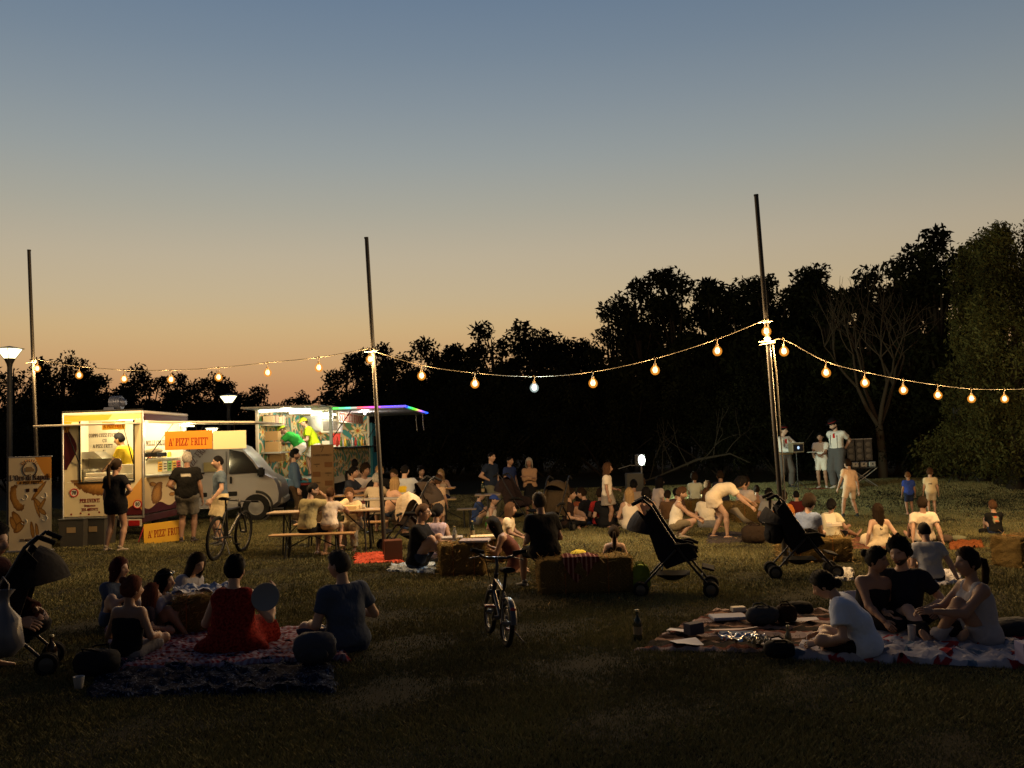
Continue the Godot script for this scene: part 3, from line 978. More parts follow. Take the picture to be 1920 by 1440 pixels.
const POSES := {
	"stand": {"py": 0.9, "lean": 2.0, "al": Vector3(0.11, 0.08, -0.02), "ar": Vector3(-0.1, 0.08, 0.03), "wl": Vector3(0.26, 0.8, 0.08), "wr": Vector3(-0.26, 0.8, 0.08)},
	"crossed": {"py": 0.9, "lean": 1.0, "al": Vector3(0.1, 0.08, 0), "ar": Vector3(-0.1, 0.08, 0.02), "wl": Vector3(-0.09, 1.16, 0.2), "wr": Vector3(0.09, 1.12, 0.24), "el": Vector3(1, -0.6, 0), "er": Vector3(-1, -0.6, 0)},
	"hip": {"py": 0.9, "lean": 1.0, "al": Vector3(0.12, 0.08, 0), "ar": Vector3(-0.11, 0.08, 0.02), "wl": Vector3(0.26, 0.8, 0.06), "wr": Vector3(-0.16, 1.0, 0.05), "er": Vector3(-1, 0, -0.5)},
	"cross": {"py": 0.11, "lean": 10.0, "al": Vector3(-0.16, 0.07, 0.27), "ar": Vector3(0.16, 0.07, 0.36), "kl": Vector3(1.5, 0.5, 0.5), "kr": Vector3(-1.5, 0.5, 0.5), "wl": Vector3(0.2, 0.24, 0.3), "wr": Vector3(-0.2, 0.24, 0.3), "fl": Vector3(-1, -0.1, 0.3), "fr": Vector3(1, -0.1, 0.3)},
	"knees": {"py": 0.11, "lean": 14.0, "al": Vector3(0.13, 0.07, 0.5), "ar": Vector3(-0.12, 0.07, 0.48), "kl": Vector3(0.2, 1, 0.2), "kr": Vector3(-0.2, 1, 0.2), "wl": Vector3(0.07, 0.4, 0.42), "wr": Vector3(-0.07, 0.4, 0.42)},
	"out": {"py": 0.11, "lean": 6.0, "al": Vector3(0.14, 0.07, 0.78), "ar": Vector3(-0.1, 0.07, 0.8), "kl": Vector3(0.2, 1, 0), "kr": Vector3(-0.2, 1, 0), "wl": Vector3(0.15, 0.22, 0.3), "wr": Vector3(-0.15, 0.22, 0.3), "fl": Vector3(0.3, 0.8, 0.6), "fr": Vector3(-0.3, 0.8, 0.6)},
	"back": {"py": 0.11, "lean": -20.0, "al": Vector3(0.14, 0.07, 0.66), "ar": Vector3(-0.1, 0.07, 0.7), "kl": Vector3(0.2, 1, 0), "kr": Vector3(-0.2, 1, 0), "wl": Vector3(0.27, 0.07, -0.33), "wr": Vector3(-0.27, 0.07, -0.33), "el": Vector3(0.4, 0, -1), "er": Vector3(-0.4, 0, -1), "fl": Vector3(0.3, 0.6, 0.6), "fr": Vector3(-0.3, 0.6, 0.6)},
	"side": {"py": 0.12, "lean": 5.0, "side": 6.0, "al": Vector3(0.52, 0.06, -0.02), "ar": Vector3(0.36, 0.06, 0.12), "kl": Vector3(0.5, 0.2, 1), "kr": Vector3(-0.4, 0.3, 1), "wl": Vector3(0.2, 0.22, 0.34), "wr": Vector3(-0.3, 0.06, 0.06), "fl": Vector3(0.8, 0, -0.6), "fr": Vector3(0.8, 0, -0.6)},
	"bale": {"py": 0.54, "lean": 14.0, "al": Vector3(0.14, 0.08, 0.42), "ar": Vector3(-0.14, 0.08, 0.38), "kl": Vector3(0.15, 0.6, 1), "kr": Vector3(-0.15, 0.6, 1), "wl": Vector3(0.12, 0.62, 0.38), "wr": Vector3(-0.12, 0.62, 0.38)},
	"table": {"py": 0.56, "lean": 14.0, "al": Vector3(0.13, 0.08, 0.36), "ar": Vector3(-0.13, 0.08, 0.3), "kl": Vector3(0.1, 0.6, 1), "kr": Vector3(-0.1, 0.6, 1), "wl": Vector3(0.16, 0.82, 0.4), "wr": Vector3(-0.14, 0.82, 0.42), "el": Vector3(1, -0.8, 0), "er": Vector3(-1, -0.8, 0)},
	"squat": {"py": 0.3, "lean": 24.0, "al": Vector3(0.13, 0.08, 0.06), "ar": Vector3(-0.12, 0.08, 0.12), "kl": Vector3(0.4, 0.6, 1), "kr": Vector3(-0.4, 0.6, 1), "wl": Vector3(0.08, 0.42, 0.5), "wr": Vector3(-0.1, 0.38, 0.5)},
	"kneel": {"py": 0.3, "lean": 10.0, "al": Vector3(0.11, 0.06, -0.14), "ar": Vector3(-0.11, 0.06, -0.14), "kl": Vector3(0.2, 0, 1), "kr": Vector3(-0.2, 0, 1), "wl": Vector3(0.14, 0.36, 0.36), "wr": Vector3(-0.14, 0.36, 0.36), "fl": Vector3(0, -0.3, -1), "fr": Vector3(0, -0.3, -1)},
	"bend": {"py": 0.84, "pz": -0.12, "lean": 66.0, "al": Vector3(0.12, 0.08, -0.08), "ar": Vector3(-0.12, 0.08, 0.1), "wl": Vector3(0.16, 0.72, 0.75), "wr": Vector3(-0.2, 0.74, 0.7), "el": Vector3(0.3, -1, 0), "er": Vector3(-0.3, -1, 0)},
}
const SKINS := [Color(0.42, 0.26, 0.18), Color(0.36, 0.21, 0.14), Color(0.27, 0.15, 0.095), Color(0.5, 0.33, 0.25)]
var jobs := []

func person(label: String, x: float, z: float, yaw: float, tall: float, pose: String, o := {}) -> void:
	var d: Dictionary = POSES[pose].duplicate()
	d.merge(o, true)
	d.label = label
	d.at = on_ground(x, z, d.get("lift", 0.0))
	d.yaw = yaw
	d.s = tall / 1.7
	d.cell = clampf(0.0021 * Vector2(x, z).length(), 0.016, 0.025)
	jobs.append(d)

static func knee(a: Vector3, b: Vector3, la: float, lb: float, hint: Vector3) -> Array:
	var d := b - a
	var r := minf(d.length(), (la + lb) * 0.995)
	r = maxf(r, absf(la - lb) + 0.02)
	var n := d.normalized()
	var q := (la * la - lb * lb + r * r) / (2.0 * r)
	var h := sqrt(maxf(0.0, la * la - q * q))
	var side := (hint - n * hint.dot(n)).normalized()
	return [a + n * q + side * h, a + n * r]

func skull(az: float, el: float) -> Vector3:
	var p := Vector3(cos(el) * sin(az) * 0.076, sin(el) * 0.113, cos(el) * cos(az) * 0.097)
	if p.y < 0.0:
		var t := -p.y / 0.113
		p.x *= 1.0 - 0.3 * t * t
		p.z *= (1.0 - 0.45 * t) if p.z < 0.0 else (1.0 - 0.1 * t * t)
	return p

func face(az: float, el: float) -> Vector3:
	var p := skull(az, el)
	if p.z > 0.0:
		var ax := absf(p.x)
		p.z += 0.026 * exp(-pow(p.x / 0.013, 2.0)) * exp(-pow((p.y + 0.022) / 0.02, 2.0))
		p.z += 0.012 * exp(-pow(p.x / 0.01, 2.0)) * exp(-pow((p.y + 0.0) / 0.018, 2.0))
		p.z -= 0.011 * exp(-pow((ax - 0.031) / 0.016, 2.0) - pow((p.y - 0.008) / 0.012, 2.0))
		p.z += 0.006 * exp(-pow(p.x / 0.022, 2.0) - pow((p.y + 0.062) / 0.009, 2.0))
		p.z += 0.009 * exp(-pow(p.x / 0.025, 2.0) - pow((p.y + 0.098) / 0.016, 2.0))
	return p

func head_shape(d: Dictionary) -> MB:
	var m := MB.new()
	var beard: float = d.get("beard", 0.0)
	var hc: Color = d.get("hair", ["short", Color(0.02, 0.013, 0.008)])[1]
	var sk: Color = d.skin
	var dark := Color(hc.r / sk.r, hc.g / sk.g, hc.b / sk.b)
	var rows := 22
	var cols := 30
	for i in rows + 1:
		var el := PI * i / rows - PI / 2
		for k in cols + 1:
			var az := TAU * k / cols - PI
			var p := face(az, el)
			var q := (face(az + 0.05, el) - face(az - 0.05, el)).cross(face(az, el + 0.05) - face(az, el - 0.05))
			var n := (q if q.length() > 1e-9 else p).normalized()
			if n.dot(p) < 0.0:
				n = -n
			var c := Color.WHITE
			if p.z > 0.02:
				var ax := absf(p.x)
				if pow((ax - 0.031) / 0.013, 2.0) + pow((p.y - 0.008) / 0.007, 2.0) < 1.0:
					c = Color(0.22, 0.2, 0.2)
				elif pow((ax - 0.033) / 0.018, 2.0) + pow((p.y - 0.03) / 0.006, 2.0) < 1.0:
					c = dark.lerp(Color.WHITE, 0.25)
				elif pow(p.x / 0.023, 2.0) + pow((p.y + 0.062) / 0.008, 2.0) < 1.0:
					c = Color(0.75, 0.42, 0.42)
			if beard > 0.0 and p.y < -0.035 and p.z > -0.02 and (p.y < -0.07 or absf(p.x) > 0.026):
				c = c.lerp(dark, beard)
			m.vert(p, n, Vector2.ZERO, c)
	for i in rows:
		for k in cols:
			var a := i * (cols + 1) + k
			m.tri(a, a + 1, a + cols + 2)
			m.tri(a, a + cols + 2, a + cols + 1)
	for s in [-1.0, 1.0]:
		m.ball(Vector3(s * 0.078, -0.004, -0.012), Vector3(0.011, 0.031, 0.018), 5, 7, Basis(Vector3.UP, s * 0.3))
	return m

# wrist at the origin, fingers along +z, back of the hand +y, thumb on side t (+1: +x)
func hand_shape(t: float, curl: float) -> MB:
	var m := MB.new()
	m.tube([Vector3(0, 0, -0.02), Vector3(0, 0, 0.02), Vector3(0, 0.002, 0.06), Vector3(0, 0, 0.092)], [0.024, 0.03, 0.039, 0.036], 8, true, Vector2(1.0, 0.42))
	for k in 4:
		var x := t * (0.03 - 0.02 * k)
		var l: float = [0.07, 0.078, 0.072, 0.056][k]
		var a := curl * (0.8 + 0.12 * k)
		var p := Vector3(x, 0, 0.085)
		var pts := [p]
		var ang := a * 0.4
		for j in 3:
			p += Vector3(x * 0.12, -sin(ang), cos(ang)) * l * [0.45, 0.32, 0.27][j]
			pts.append(p)
			ang += a * 0.7
		m.tube(pts, [0.0095, 0.009, 0.0082, 0.0062], 6)
	m.tube([Vector3(t * 0.022, -0.004, 0.018), Vector3(t * 0.047, -0.014, 0.045), Vector3(t * 0.056, -0.022, 0.072), Vector3(t * 0.054, -0.03, 0.094)], [0.015, 0.0125, 0.0105, 0.007], 6)
	return m

func shoe_shape(bare := false) -> MB:
	var m := MB.new()
	var w := 0.86 if bare else 1.0
	var prof := [[-0.075, 0.022, -0.045], [-0.062, 0.033, -0.025], [-0.02, 0.038, 0.0], [0.04, 0.04, -0.012], [0.1, 0.046, -0.034], [0.15, 0.042, -0.044], [0.185, 0.026, -0.052], [0.195, 0.01, -0.056]]
	var first := 0
	for p in prof:
		for k in 11:
			var a := TAU * k / 10.0
			var top: float = p[2]
			var y := lerpf(-0.07, top, 0.5 + 0.5 * sin(a)) if sin(a) > -0.6 else -0.07
			var q := Vector3(cos(a) * p[1] * w, y, p[0])
			m.vert(q, Vector3(cos(a), sin(a), 0.3 * signf(p[0])).normalized())
	for i in prof.size() - 1:
		for k in 10:
			var a := i * 11 + k
			m.tri(a, a + 1, a + 12)
			m.tri(a, a + 12, a + 11)
	for e in [0, prof.size() - 1]:
		for k in range(1, 9):
			m.tri(first + e * 11, first + e * 11 + k, first + e * 11 + k + 1)
	if not bare:
		m.ball(Vector3(0, 0.0, -0.02), Vector3(0.04, 0.035, 0.048), 5, 10)
	return m

func hair_shape(style: String, seed_: int) -> MB:
	var m := MB.new()
	var r := RandomNumberGenerator.new()
	r.seed = seed_
	var f := FastNoiseLite.new()
	f.seed = seed_
	f.frequency = 9.0 if style == "curly" else 5.0
	var thick: float = {"short": 0.022, "crop": 0.009, "curly": 0.036, "grey": 0.018}.get(style, 0.02)
	var cols := 44
	var rows := 14
	var low_back := -0.62 if style != "crop" else -0.4
	for i in rows + 1:
		for k in cols + 1:
			var az := TAU * k / cols - PI
			var a := absf(az)
			var line := lerpf(0.62, 0.3, smoothstep(0.3, 1.0, a))
			line = lerpf(line, -0.12 if style == "crop" else -0.3, smoothstep(1.1, 1.5, a))
			line = lerpf(line, low_back, smoothstep(1.7, 2.4, a))
			if a > 1.25 and a < 1.75 and style in ["short", "crop", "grey"]:
				line = maxf(line, 0.12)
			if style == "bald":
				line = maxf(line, 0.1) if a < 1.8 else line
			var u := float(i) / rows
			var el := lerpf(line, PI / 2, u)
			var p := skull(az, el)
			var t := thick * smoothstep(0.0, 0.22, u) * (1.0 + 0.3 * sin(el))
			var nz := f.get_noise_3dv(p * 20.0)
			nz += 0.5 * f.get_noise_3dv(p * 70.0) + 0.3 * sin(az * 23.0 + 4.0 * f.get_noise_3dv(p * 25.0))
			t *= 1.0 + (0.8 if style == "curly" else 0.55) * nz
			p *= 1.0 + (t + 0.003) / 0.095
			m.vert(p, p.normalized(), Vector2.ZERO, Color.WHITE * clampf(0.85 + 0.5 * nz, 0.35, 1.5))
	for i in rows:
		for k in cols:
			var a := i * (cols + 1) + k
			m.tri(a, a + 1, a + cols + 2)
			m.tri(a, a + cols + 2, a + cols + 1)
	if style in ["long", "bob", "longwavy"]:
		var drop: float = {"long": 0.3, "bob": 0.13, "longwavy": 0.32}[style]
		var first := m.v.size()
		var hr := 12
		var hc := 26
		for i in hr + 1:
			var u := float(i) / hr
			for k in hc + 1:
				var g := float(k) / hc
				var az := lerpf(0.95, TAU - 0.95, g)
				var back := 0.5 - 0.5 * cos(az)
				var p: Vector3
				if u < 0.45:
					p = skull(az, lerpf(0.75, -0.12, u / 0.45)) * 1.22
				else:
					p = skull(az, -0.12) * 1.22
					var v := (u - 0.45) / 0.55
					p.y -= v * drop * (0.75 + 0.25 * back)
					p.x *= 1.0 + (0.12 * v if style == "bob" else 0.25 * v * (1.0 - 0.5 * v))
					p.z = lerpf(p.z, minf(p.z, 0.02) - 0.015, v)
					if style == "bob":
						p *= Vector3(1.0 - 0.12 * v * v, 1, 1.0 - 0.1 * v)
				var w := 0.006 * sin(az * 19.0 + seed_) + 0.012 * f.get_noise_3dv(p * 14.0)
				if style == "longwavy":
					w += 0.012 * sin(p.y * 60.0 + az * 5.0)
				p += Vector3(p.x, 0, p.z).normalized() * w
				m.vert(p, Vector3(p.x, 0.02, p.z).normalized(), Vector2.ZERO, Color.WHITE * (0.9 + 0.35 * sin(az * 19.0 + seed_)))
		var base := m.vert(Vector3(0, m.v[m.v.size() - 1].y + 0.01, -0.05), Vector3.DOWN)
		for i in hr:
			for k in hc:
				var a := first + i * (hc + 1) + k
				m.tri(a, a + 1, a + hc + 2)
				m.tri(a, a + hc + 2, a + hc + 1)
		for k in hc:
			m.tri(base, first + hr * (hc + 1) + k, first + hr * (hc + 1) + k + 1)
	elif style == "pony" or style == "ponylong":
		var l := 0.2 if style == "pony" else 0.36
		m.ball(Vector3(0, 0.03, -0.125), Vector3(0.03, 0.03, 0.03), 6, 8)
		m.tube([Vector3(0, 0.035, -0.12), Vector3(0, 0.03, -0.16), Vector3(0, -0.05, -0.175), Vector3(0.01, -0.05 - l * 0.6, -0.16), Vector3(0, -0.05 - l, -0.14)], [0.018, 0.026, 0.034, 0.028, 0.008], 9)
	elif style == "bun":
		m.ball(Vector3(0.0, 0.06, -0.125), Vector3(0.045, 0.042, 0.04), 7, 10)
	elif style == "topbun":
		m.ball(Vector3(0.06, 0.105, -0.06), Vector3(0.045, 0.04, 0.042), 7, 10)
	elif style == "lowbun":
		m.ball(Vector3(0.0, -0.03, -0.115), Vector3(0.055, 0.045, 0.045), 7, 10)
	return m

func cap_shape(kind: String) -> MB:
	var m := MB.new()
	if kind == "cap":
		for i in 8:
			for k in 25:
				var p := skull(TAU * k / 24.0 - PI, lerpf(0.28, PI / 2, i / 7.0)) * 1.23
				m.vert(p, p.normalized())
		for i in 7:
			for k in 24:
				var a := i * 25 + k
				m.tri(a, a + 1, a + 26)
				m.tri(a, a + 26, a + 25)
		m.sheet(8, 3, func(s: float, t: float): return Vector3(sin((s - 0.5) * 2.2) * (0.085 + 0.02 * t), 0.036 - 0.02 * t + 0.008 * cos((s - 0.5) * 3.0), cos((s - 0.5) * 2.2) * (0.105 + 0.07 * t)))
	elif kind == "hat":
		m.lathe([Vector2(0.088, 0.05), Vector2(0.15, 0.045), Vector2(0.155, 0.052), Vector2(0.092, 0.062), Vector2(0.09, 0.12), Vector2(0.08, 0.142), Vector2(0.0, 0.147)], 20, Transform3D(Basis().scaled(Vector3(1, 1, 1.12)), Vector3(0, 0.02, -0.005)))
	return m

func pose_person(d: Dictionary) -> void:
	var s: float = d.s
	var fem: bool = d.get("f", false)
	var w: float = d.get("w", 1.0) * (1.0 if s > 0.8 else 0.95)
	var hs := pow(s, 0.5) if s < 1.0 else s
	var py: float = d.py
	var P := Vector3(d.get("px", 0.0), py, d.get("pz", 0.0)) * s
	var turn := Basis(Vector3.UP, deg_to_rad(d.get("twist", 0.0))) * Basis(Vector3(0, 0, 1), deg_to_rad(-d.get("side", 0.0)))
	var b1 := (turn * Basis(Vector3.RIGHT, deg_to_rad(d.lean * 0.55))).scaled(Vector3.ONE * s)
	var b2 := (turn * Basis(Vector3.RIGHT, deg_to_rad(d.lean))).scaled(Vector3.ONE * s)
	var W := P + b1 * Vector3(0, 0.2, 0)
	var sw := 0.158 if fem else 0.178
	var SL := W + b2 * Vector3(sw, 0.225, -0.005)
	var SR := W + b2 * Vector3(-sw, 0.225, -0.005)
	var N := W + b2 * Vector3(0, 0.265, -0.012)
	var yaw_h: Array = d.get("head", [0.0, 0.0])
	var hb := Basis(Vector3.UP, deg_to_rad(d.get("twist", 0.0) + yaw_h[0])) * Basis(Vector3.RIGHT, deg_to_rad(yaw_h[1] + clampf(d.lean - 12.0, 0.0, 60.0) * 0.5)) * Basis(Vector3(0, 0, 1), deg_to_rad(yaw_h[2] if yaw_h.size() > 2 else 0.0))
	var H := N + b2 * Vector3(0, 0.085, 0.012) + hb * Vector3(0, 0.098, 0.02) * hs
	d.head_at = Transform3D(hb.scaled(Vector3.ONE * hs), H)
	var hipw := 0.085 if fem else 0.08
	var HL := P + b1 * Vector3(hipw, -0.02, 0)
	var HR := P + b1 * Vector3(-hipw, -0.02, 0)
	var arm_l := knee(SL, d.wl * s, 0.285 * s, 0.25 * s, d.get("el", Vector3(0.45, -0.3, -1)))
	var arm_r := knee(SR, d.wr * s, 0.285 * s, 0.25 * s, d.get("er", Vector3(-0.45, -0.3, -1)))
	var leg_l := knee(HL, d.al * s, 0.42 * s, 0.41 * s, d.get("kl", Vector3(0.1, 0, 1)))
	var leg_r := knee(HR, d.ar * s, 0.42 * s, 0.41 * s, d.get("kr", Vector3(-0.1, 0, 1)))
	d.joints = [P, W, N, SL, SR, b1, b2]
	# body
	var F := Field.new()
	F.cell = d.cell * (1.0 if s > 0.85 else 0.82)
	var th := 0.092 if fem else 0.086
	for g in [1.0, -1.0]:
		F.bone(P + b1 * Vector3(0.05 * g, 0.03, 0), W + b2 * Vector3(0.045 * g, 0.0, 0), 0.1 * w * s, 0.092 * w * s, 0.05)
		F.bone(W + b2 * Vector3(0.05 * g, 0.02, 0), W + b2 * Vector3(0.075 * g, 0.16, 0), 0.092 * w * s, 0.094 * s, 0.05)
	F.bone(HL, HR, 0.105 * w * s, 0.105 * w * s, 0.05)
	F.bone(W + b2 * Vector3(-0.13, 0.225, -0.01), W + b2 * Vector3(0.13, 0.225, -0.01), 0.06 * s, 0.06 * s, 0.05)
	if fem and s > 0.85:
		for g in [1.0, -1.0]:
			F.bone(W + b2 * Vector3(0.065 * g, 0.09, 0.055), W + b2 * Vector3(0.068 * g, 0.08, 0.075), 0.06 * s, 0.055 * s, 0.03)
	F.bone(N - b2 * Vector3(0, 0.03, 0), H - hb * Vector3(0, 0.04, 0.025) * hs, 0.055 * s, 0.05 * hs, 0.04)
	for a in [[SL, arm_l], [SR, arm_r]]:
		F.bone(a[0], a[1][0], 0.05 * s, 0.041 * s, 0.04)
		F.bone(a[1][0], a[1][0].lerp(a[1][1], 0.3), 0.039 * s, 0.04 * s, 0.02)
		F.bone(a[1][0].lerp(a[1][1], 0.3), a[1][1], 0.04 * s, 0.027 * s, 0.02)
	for l in [[HL, leg_l], [HR, leg_r]]:
		F.bone(l[0], l[1][0], th * s, 0.055 * s, 0.04)
		F.bone(l[1][0], l[1][0].lerp(l[1][1], 0.32), 0.052 * s, 0.057 * s, 0.025)
		F.bone(l[1][0].lerp(l[1][1], 0.32), l[1][1], 0.057 * s, 0.036 * s, 0.025)
	var body := F.run()
	body.append(head_shape(d), d.head_at)
	for a in [[arm_l, 1.0, d.get("hl", Vector3.ZERO)], [arm_r, -1.0, d.get("hr", Vector3.ZERO)]]:
		var fwd: Vector3 = (a[0][1] - a[0][0]).normalized()
		if a[2] != Vector3.ZERO:
			fwd = (fwd * 0.3 + a[2]).normalized()
		var up := Vector3(a[1] * 0.9, 0.75, 0.1)
		if fwd.y < -0.7:
			up = Vector3(a[1], 0, 0.1)
		var sx := up.cross(fwd).normalized()
		var hb2 := Basis(sx, fwd.cross(sx), fwd).scaled(Vector3.ONE * s * 0.97)
		body.append(hand_shape(-a[1] if sx.dot(Vector3(1, 0, 0)) > 0 else a[1], d.get("curl", 0.7)), Transform3D(hb2, a[0][1]))
	d.feet = []
	for l in [[leg_l, d.get("fl", Vector3(0.22, 0, 1))], [leg_r, d.get("fr", Vector3(-0.22, 0, 1))]]:
		var fw: Vector3 = l[1].normalized()
		var up: Vector3 = Vector3.UP if absf(fw.y) < 0.5 else Vector3(0, 0.4, -0.8)
		var sx := up.cross(fw).normalized()
		d.feet.append(Transform3D(Basis(sx, fw.cross(sx), fw).scaled(Vector3.ONE * s), l[0][1]))
	if d.get("shoes") == null:
		for t in d.feet:
			body.append(shoe_shape(true), t)
	d.body_mesh = body
	# clothes
	var top: Array = d.get("top", ["tee", Color(0.5, 0.5, 0.5)])
	var ease: float = (0.02 if top.size() < 3 else top[2]) * s
	var T := Field.new()
	T.cell = d.cell
	var bare_top: bool = top[0] in ["tank", "cami", "halter", "sundress"]
	for g in [1.0, -1.0]:
		T.bone(P + b1 * Vector3(0.05 * g, 0.0, 0), W + b2 * Vector3(0.045 * g, 0.0, 0), 0.105 * w * s + ease, 0.094 * w * s + ease, 0.05)
		T.bone(W + b2 * Vector3(0.05 * g, 0.02, 0), W + b2 * Vector3(0.075 * g, 0.13 if bare_top else 0.16, 0), 0.092 * w * s + ease, 0.092 * s + ease, 0.05)
	T.bone(HL + b1 * Vector3(0, 0.02, 0), HR + b1 * Vector3(0, 0.02, 0), 0.105 * w * s + ease, 0.105 * w * s + ease, 0.05)
	if fem and s > 0.85:
		for g in [1.0, -1.0]:
			T.bone(W + b2 * Vector3(0.065 * g, 0.09, 0.055), W + b2 * Vector3(0.068 * g, 0.08, 0.075), 0.06 * s + ease * 0.6, 0.055 * s + ease * 0.6, 0.03)
	if top[0] in ["tank", "sundress"]:
		for g in [1.0, -1.0]:
			T.bone(W + b2 * Vector3(0.075 * g, 0.1, 0), W + b2 * Vector3(0.085 * g, 0.228, -0.008), 0.08 * s, 0.071 * s, 0.03)
	elif top[0] in ["cami", "halter"]:
		T.planes.append([b2.y.normalized(), b2.y.normalized().dot(W + b2 * Vector3(0, 0.165, 0))])
		for g in [1.0, -1.0]:
			var x1 := 0.085 if top[0] == "cami" else 0.05
			d.get_or_add("straps", []).append([W + b2 * Vector3(0.08 * g, 0.14, 0.085), W + b2 * Vector3(x1 * g, 0.262, 0.03), W + b2 * Vector3(x1 * g, 0.268, -0.03), W + b2 * Vector3(0.075 * g, 0.14, -0.1)])
	elif top[0] == "vest":
		T.bone(W + b2 * Vector3(-0.125, 0.222, -0.01), W + b2 * Vector3(0.125, 0.222, -0.01), 0.066 * s + ease * 0.4, 0.066 * s + ease * 0.4, 0.05)
	else:
		T.bone(W + b2 * Vector3(-0.13, 0.222, -0.01), W + b2 * Vector3(0.13, 0.222, -0.01), 0.06 * s + ease * 0.7, 0.06 * s + ease * 0.7, 0.05)
		T.bone(N - b2 * Vector3(0, 0.06, 0), N + b2 * Vector3(0, 0.012, 0.004), 0.075 * s, 0.062 * s, 0.03, false, true)
		var long: bool = top[0] in ["long", "jacket"]
		for a in [[SL, arm_l], [SR, arm_r]]:
			T.bone(a[0], a[0].lerp(a[1][0], 1.0 if long else 0.62), 0.05 * s + ease, 0.045 * s + ease * 1.15, 0.04, false, not long)
			if long:
				T.bone(a[1][0], a[1][0].lerp(a[1][1], 0.93), 0.044 * s + ease, 0.034 * s + ease * 0.8, 0.02, false, true)
	var skirt: float = d.get("skirt", 0.0)
	var wide: float = d.get("flare", 0.1)
	var sk := Field.new()
	sk.cell = d.cell
	var dress: bool = skirt > 0.0 and not d.has("bot")
	var into: Field = T if dress else sk
	if skirt > 0.0:
		if py > 0.7:
			into.bone(P + b1 * Vector3(0, 0.02, 0), P + Vector3(0, -skirt * s, 0.02), 0.12 * s + 0.015, (0.12 + wide) * s, 0.06, false, true)
		else:
			var kl: Vector3 = HL.lerp(leg_l[0], minf(1.0, skirt / 0.42))
			var kr: Vector3 = HR.lerp(leg_r[0], minf(1.0, skirt / 0.42))
			for q in [[HL, kl], [HR, kr], [P, (kl + kr) / 2.0]]:
				into.bone(q[0], q[1] - Vector3(0, 0.02, 0), 0.12 * s, (0.075 + wide * 0.5) * s, 0.08, false, true)
			into.bone(P + Vector3(-0.12 - wide, -0.06, -0.03) * s, P + Vector3(0.12 + wide, -0.06, -0.03) * s, 0.075 * s, 0.075 * s, 0.1)
			into.planes.append([Vector3.DOWN, -0.012])
	elif not d.get("tucked", false):
		T.planes.append([-b1.y.normalized(), -b1.y.normalized().dot(P) + d.get("hem", 0.085 if py > 0.7 else 0.06) * s])
	else:
		T.planes.append([-b1.y.normalized(), -b1.y.normalized().dot(P) - 0.05 * s])
	d.top_mesh = T.run(0.007 * s)
	if d.has("print"):
		for i in d.top_mesh.v.size():
			d.top_mesh.col[i] = top[1]
		for p in d.print:   # [colour, lowest, highest, half width, side: -1 back, 1 front]
			for i in d.top_mesh.v.size():
				var q: Vector3 = b2.inverse() * (d.top_mesh.v[i] - W)
				if q.y > p[1] and q.y < p[2] and absf(q.x) < p[3] and (q.z * p[4] > 0.02 or p[4] == 0):
					d.top_mesh.col[i] = p[0]
	if d.has("bot") or skirt > 0.0:
		var bot: Array = d.get("bot", ["skirt", Color.WHITE])
		if not dress:
			var B := sk
			var e2: float = (0.016 if bot.size() < 3 else bot[2]) * s
			B.bone(HL, HR, 0.108 * w * s + e2, 0.108 * w * s + e2, 0.05)
			B.bone(P + b1 * Vector3(-0.05, 0.05, 0), P + b1 * Vector3(0.05, 0.05, 0), 0.1 * w * s + e2 * 0.6, 0.1 * w * s + e2 * 0.6, 0.05)
			if bot[0] != "skirt":
				for l in [[HL, leg_l], [HR, leg_r]]:
					var frac: float = {"shorts": 0.86, "short": 0.45}.get(bot[0], 1.0)
					B.bone(l[0], l[0].lerp(l[1][0], frac), th * s + e2, lerpf(th, 0.058, frac) * s + e2 * 1.4, 0.04, false, frac < 1.0)
					if frac == 1.0:
						B.bone(l[1][0], l[1][0].lerp(l[1][1], 0.94), 0.056 * s + e2 * 1.2, 0.046 * s + e2 * 1.2, 0.03, false, true)
			B.planes.append([b1.y.normalized(), b1.y.normalized().dot(P + b1 * Vector3(0, 0.12, 0))])
			d.bot_mesh = B.run(0.006 * s)

func pose_one(i: int) -> void:
	pose_person(jobs[i])

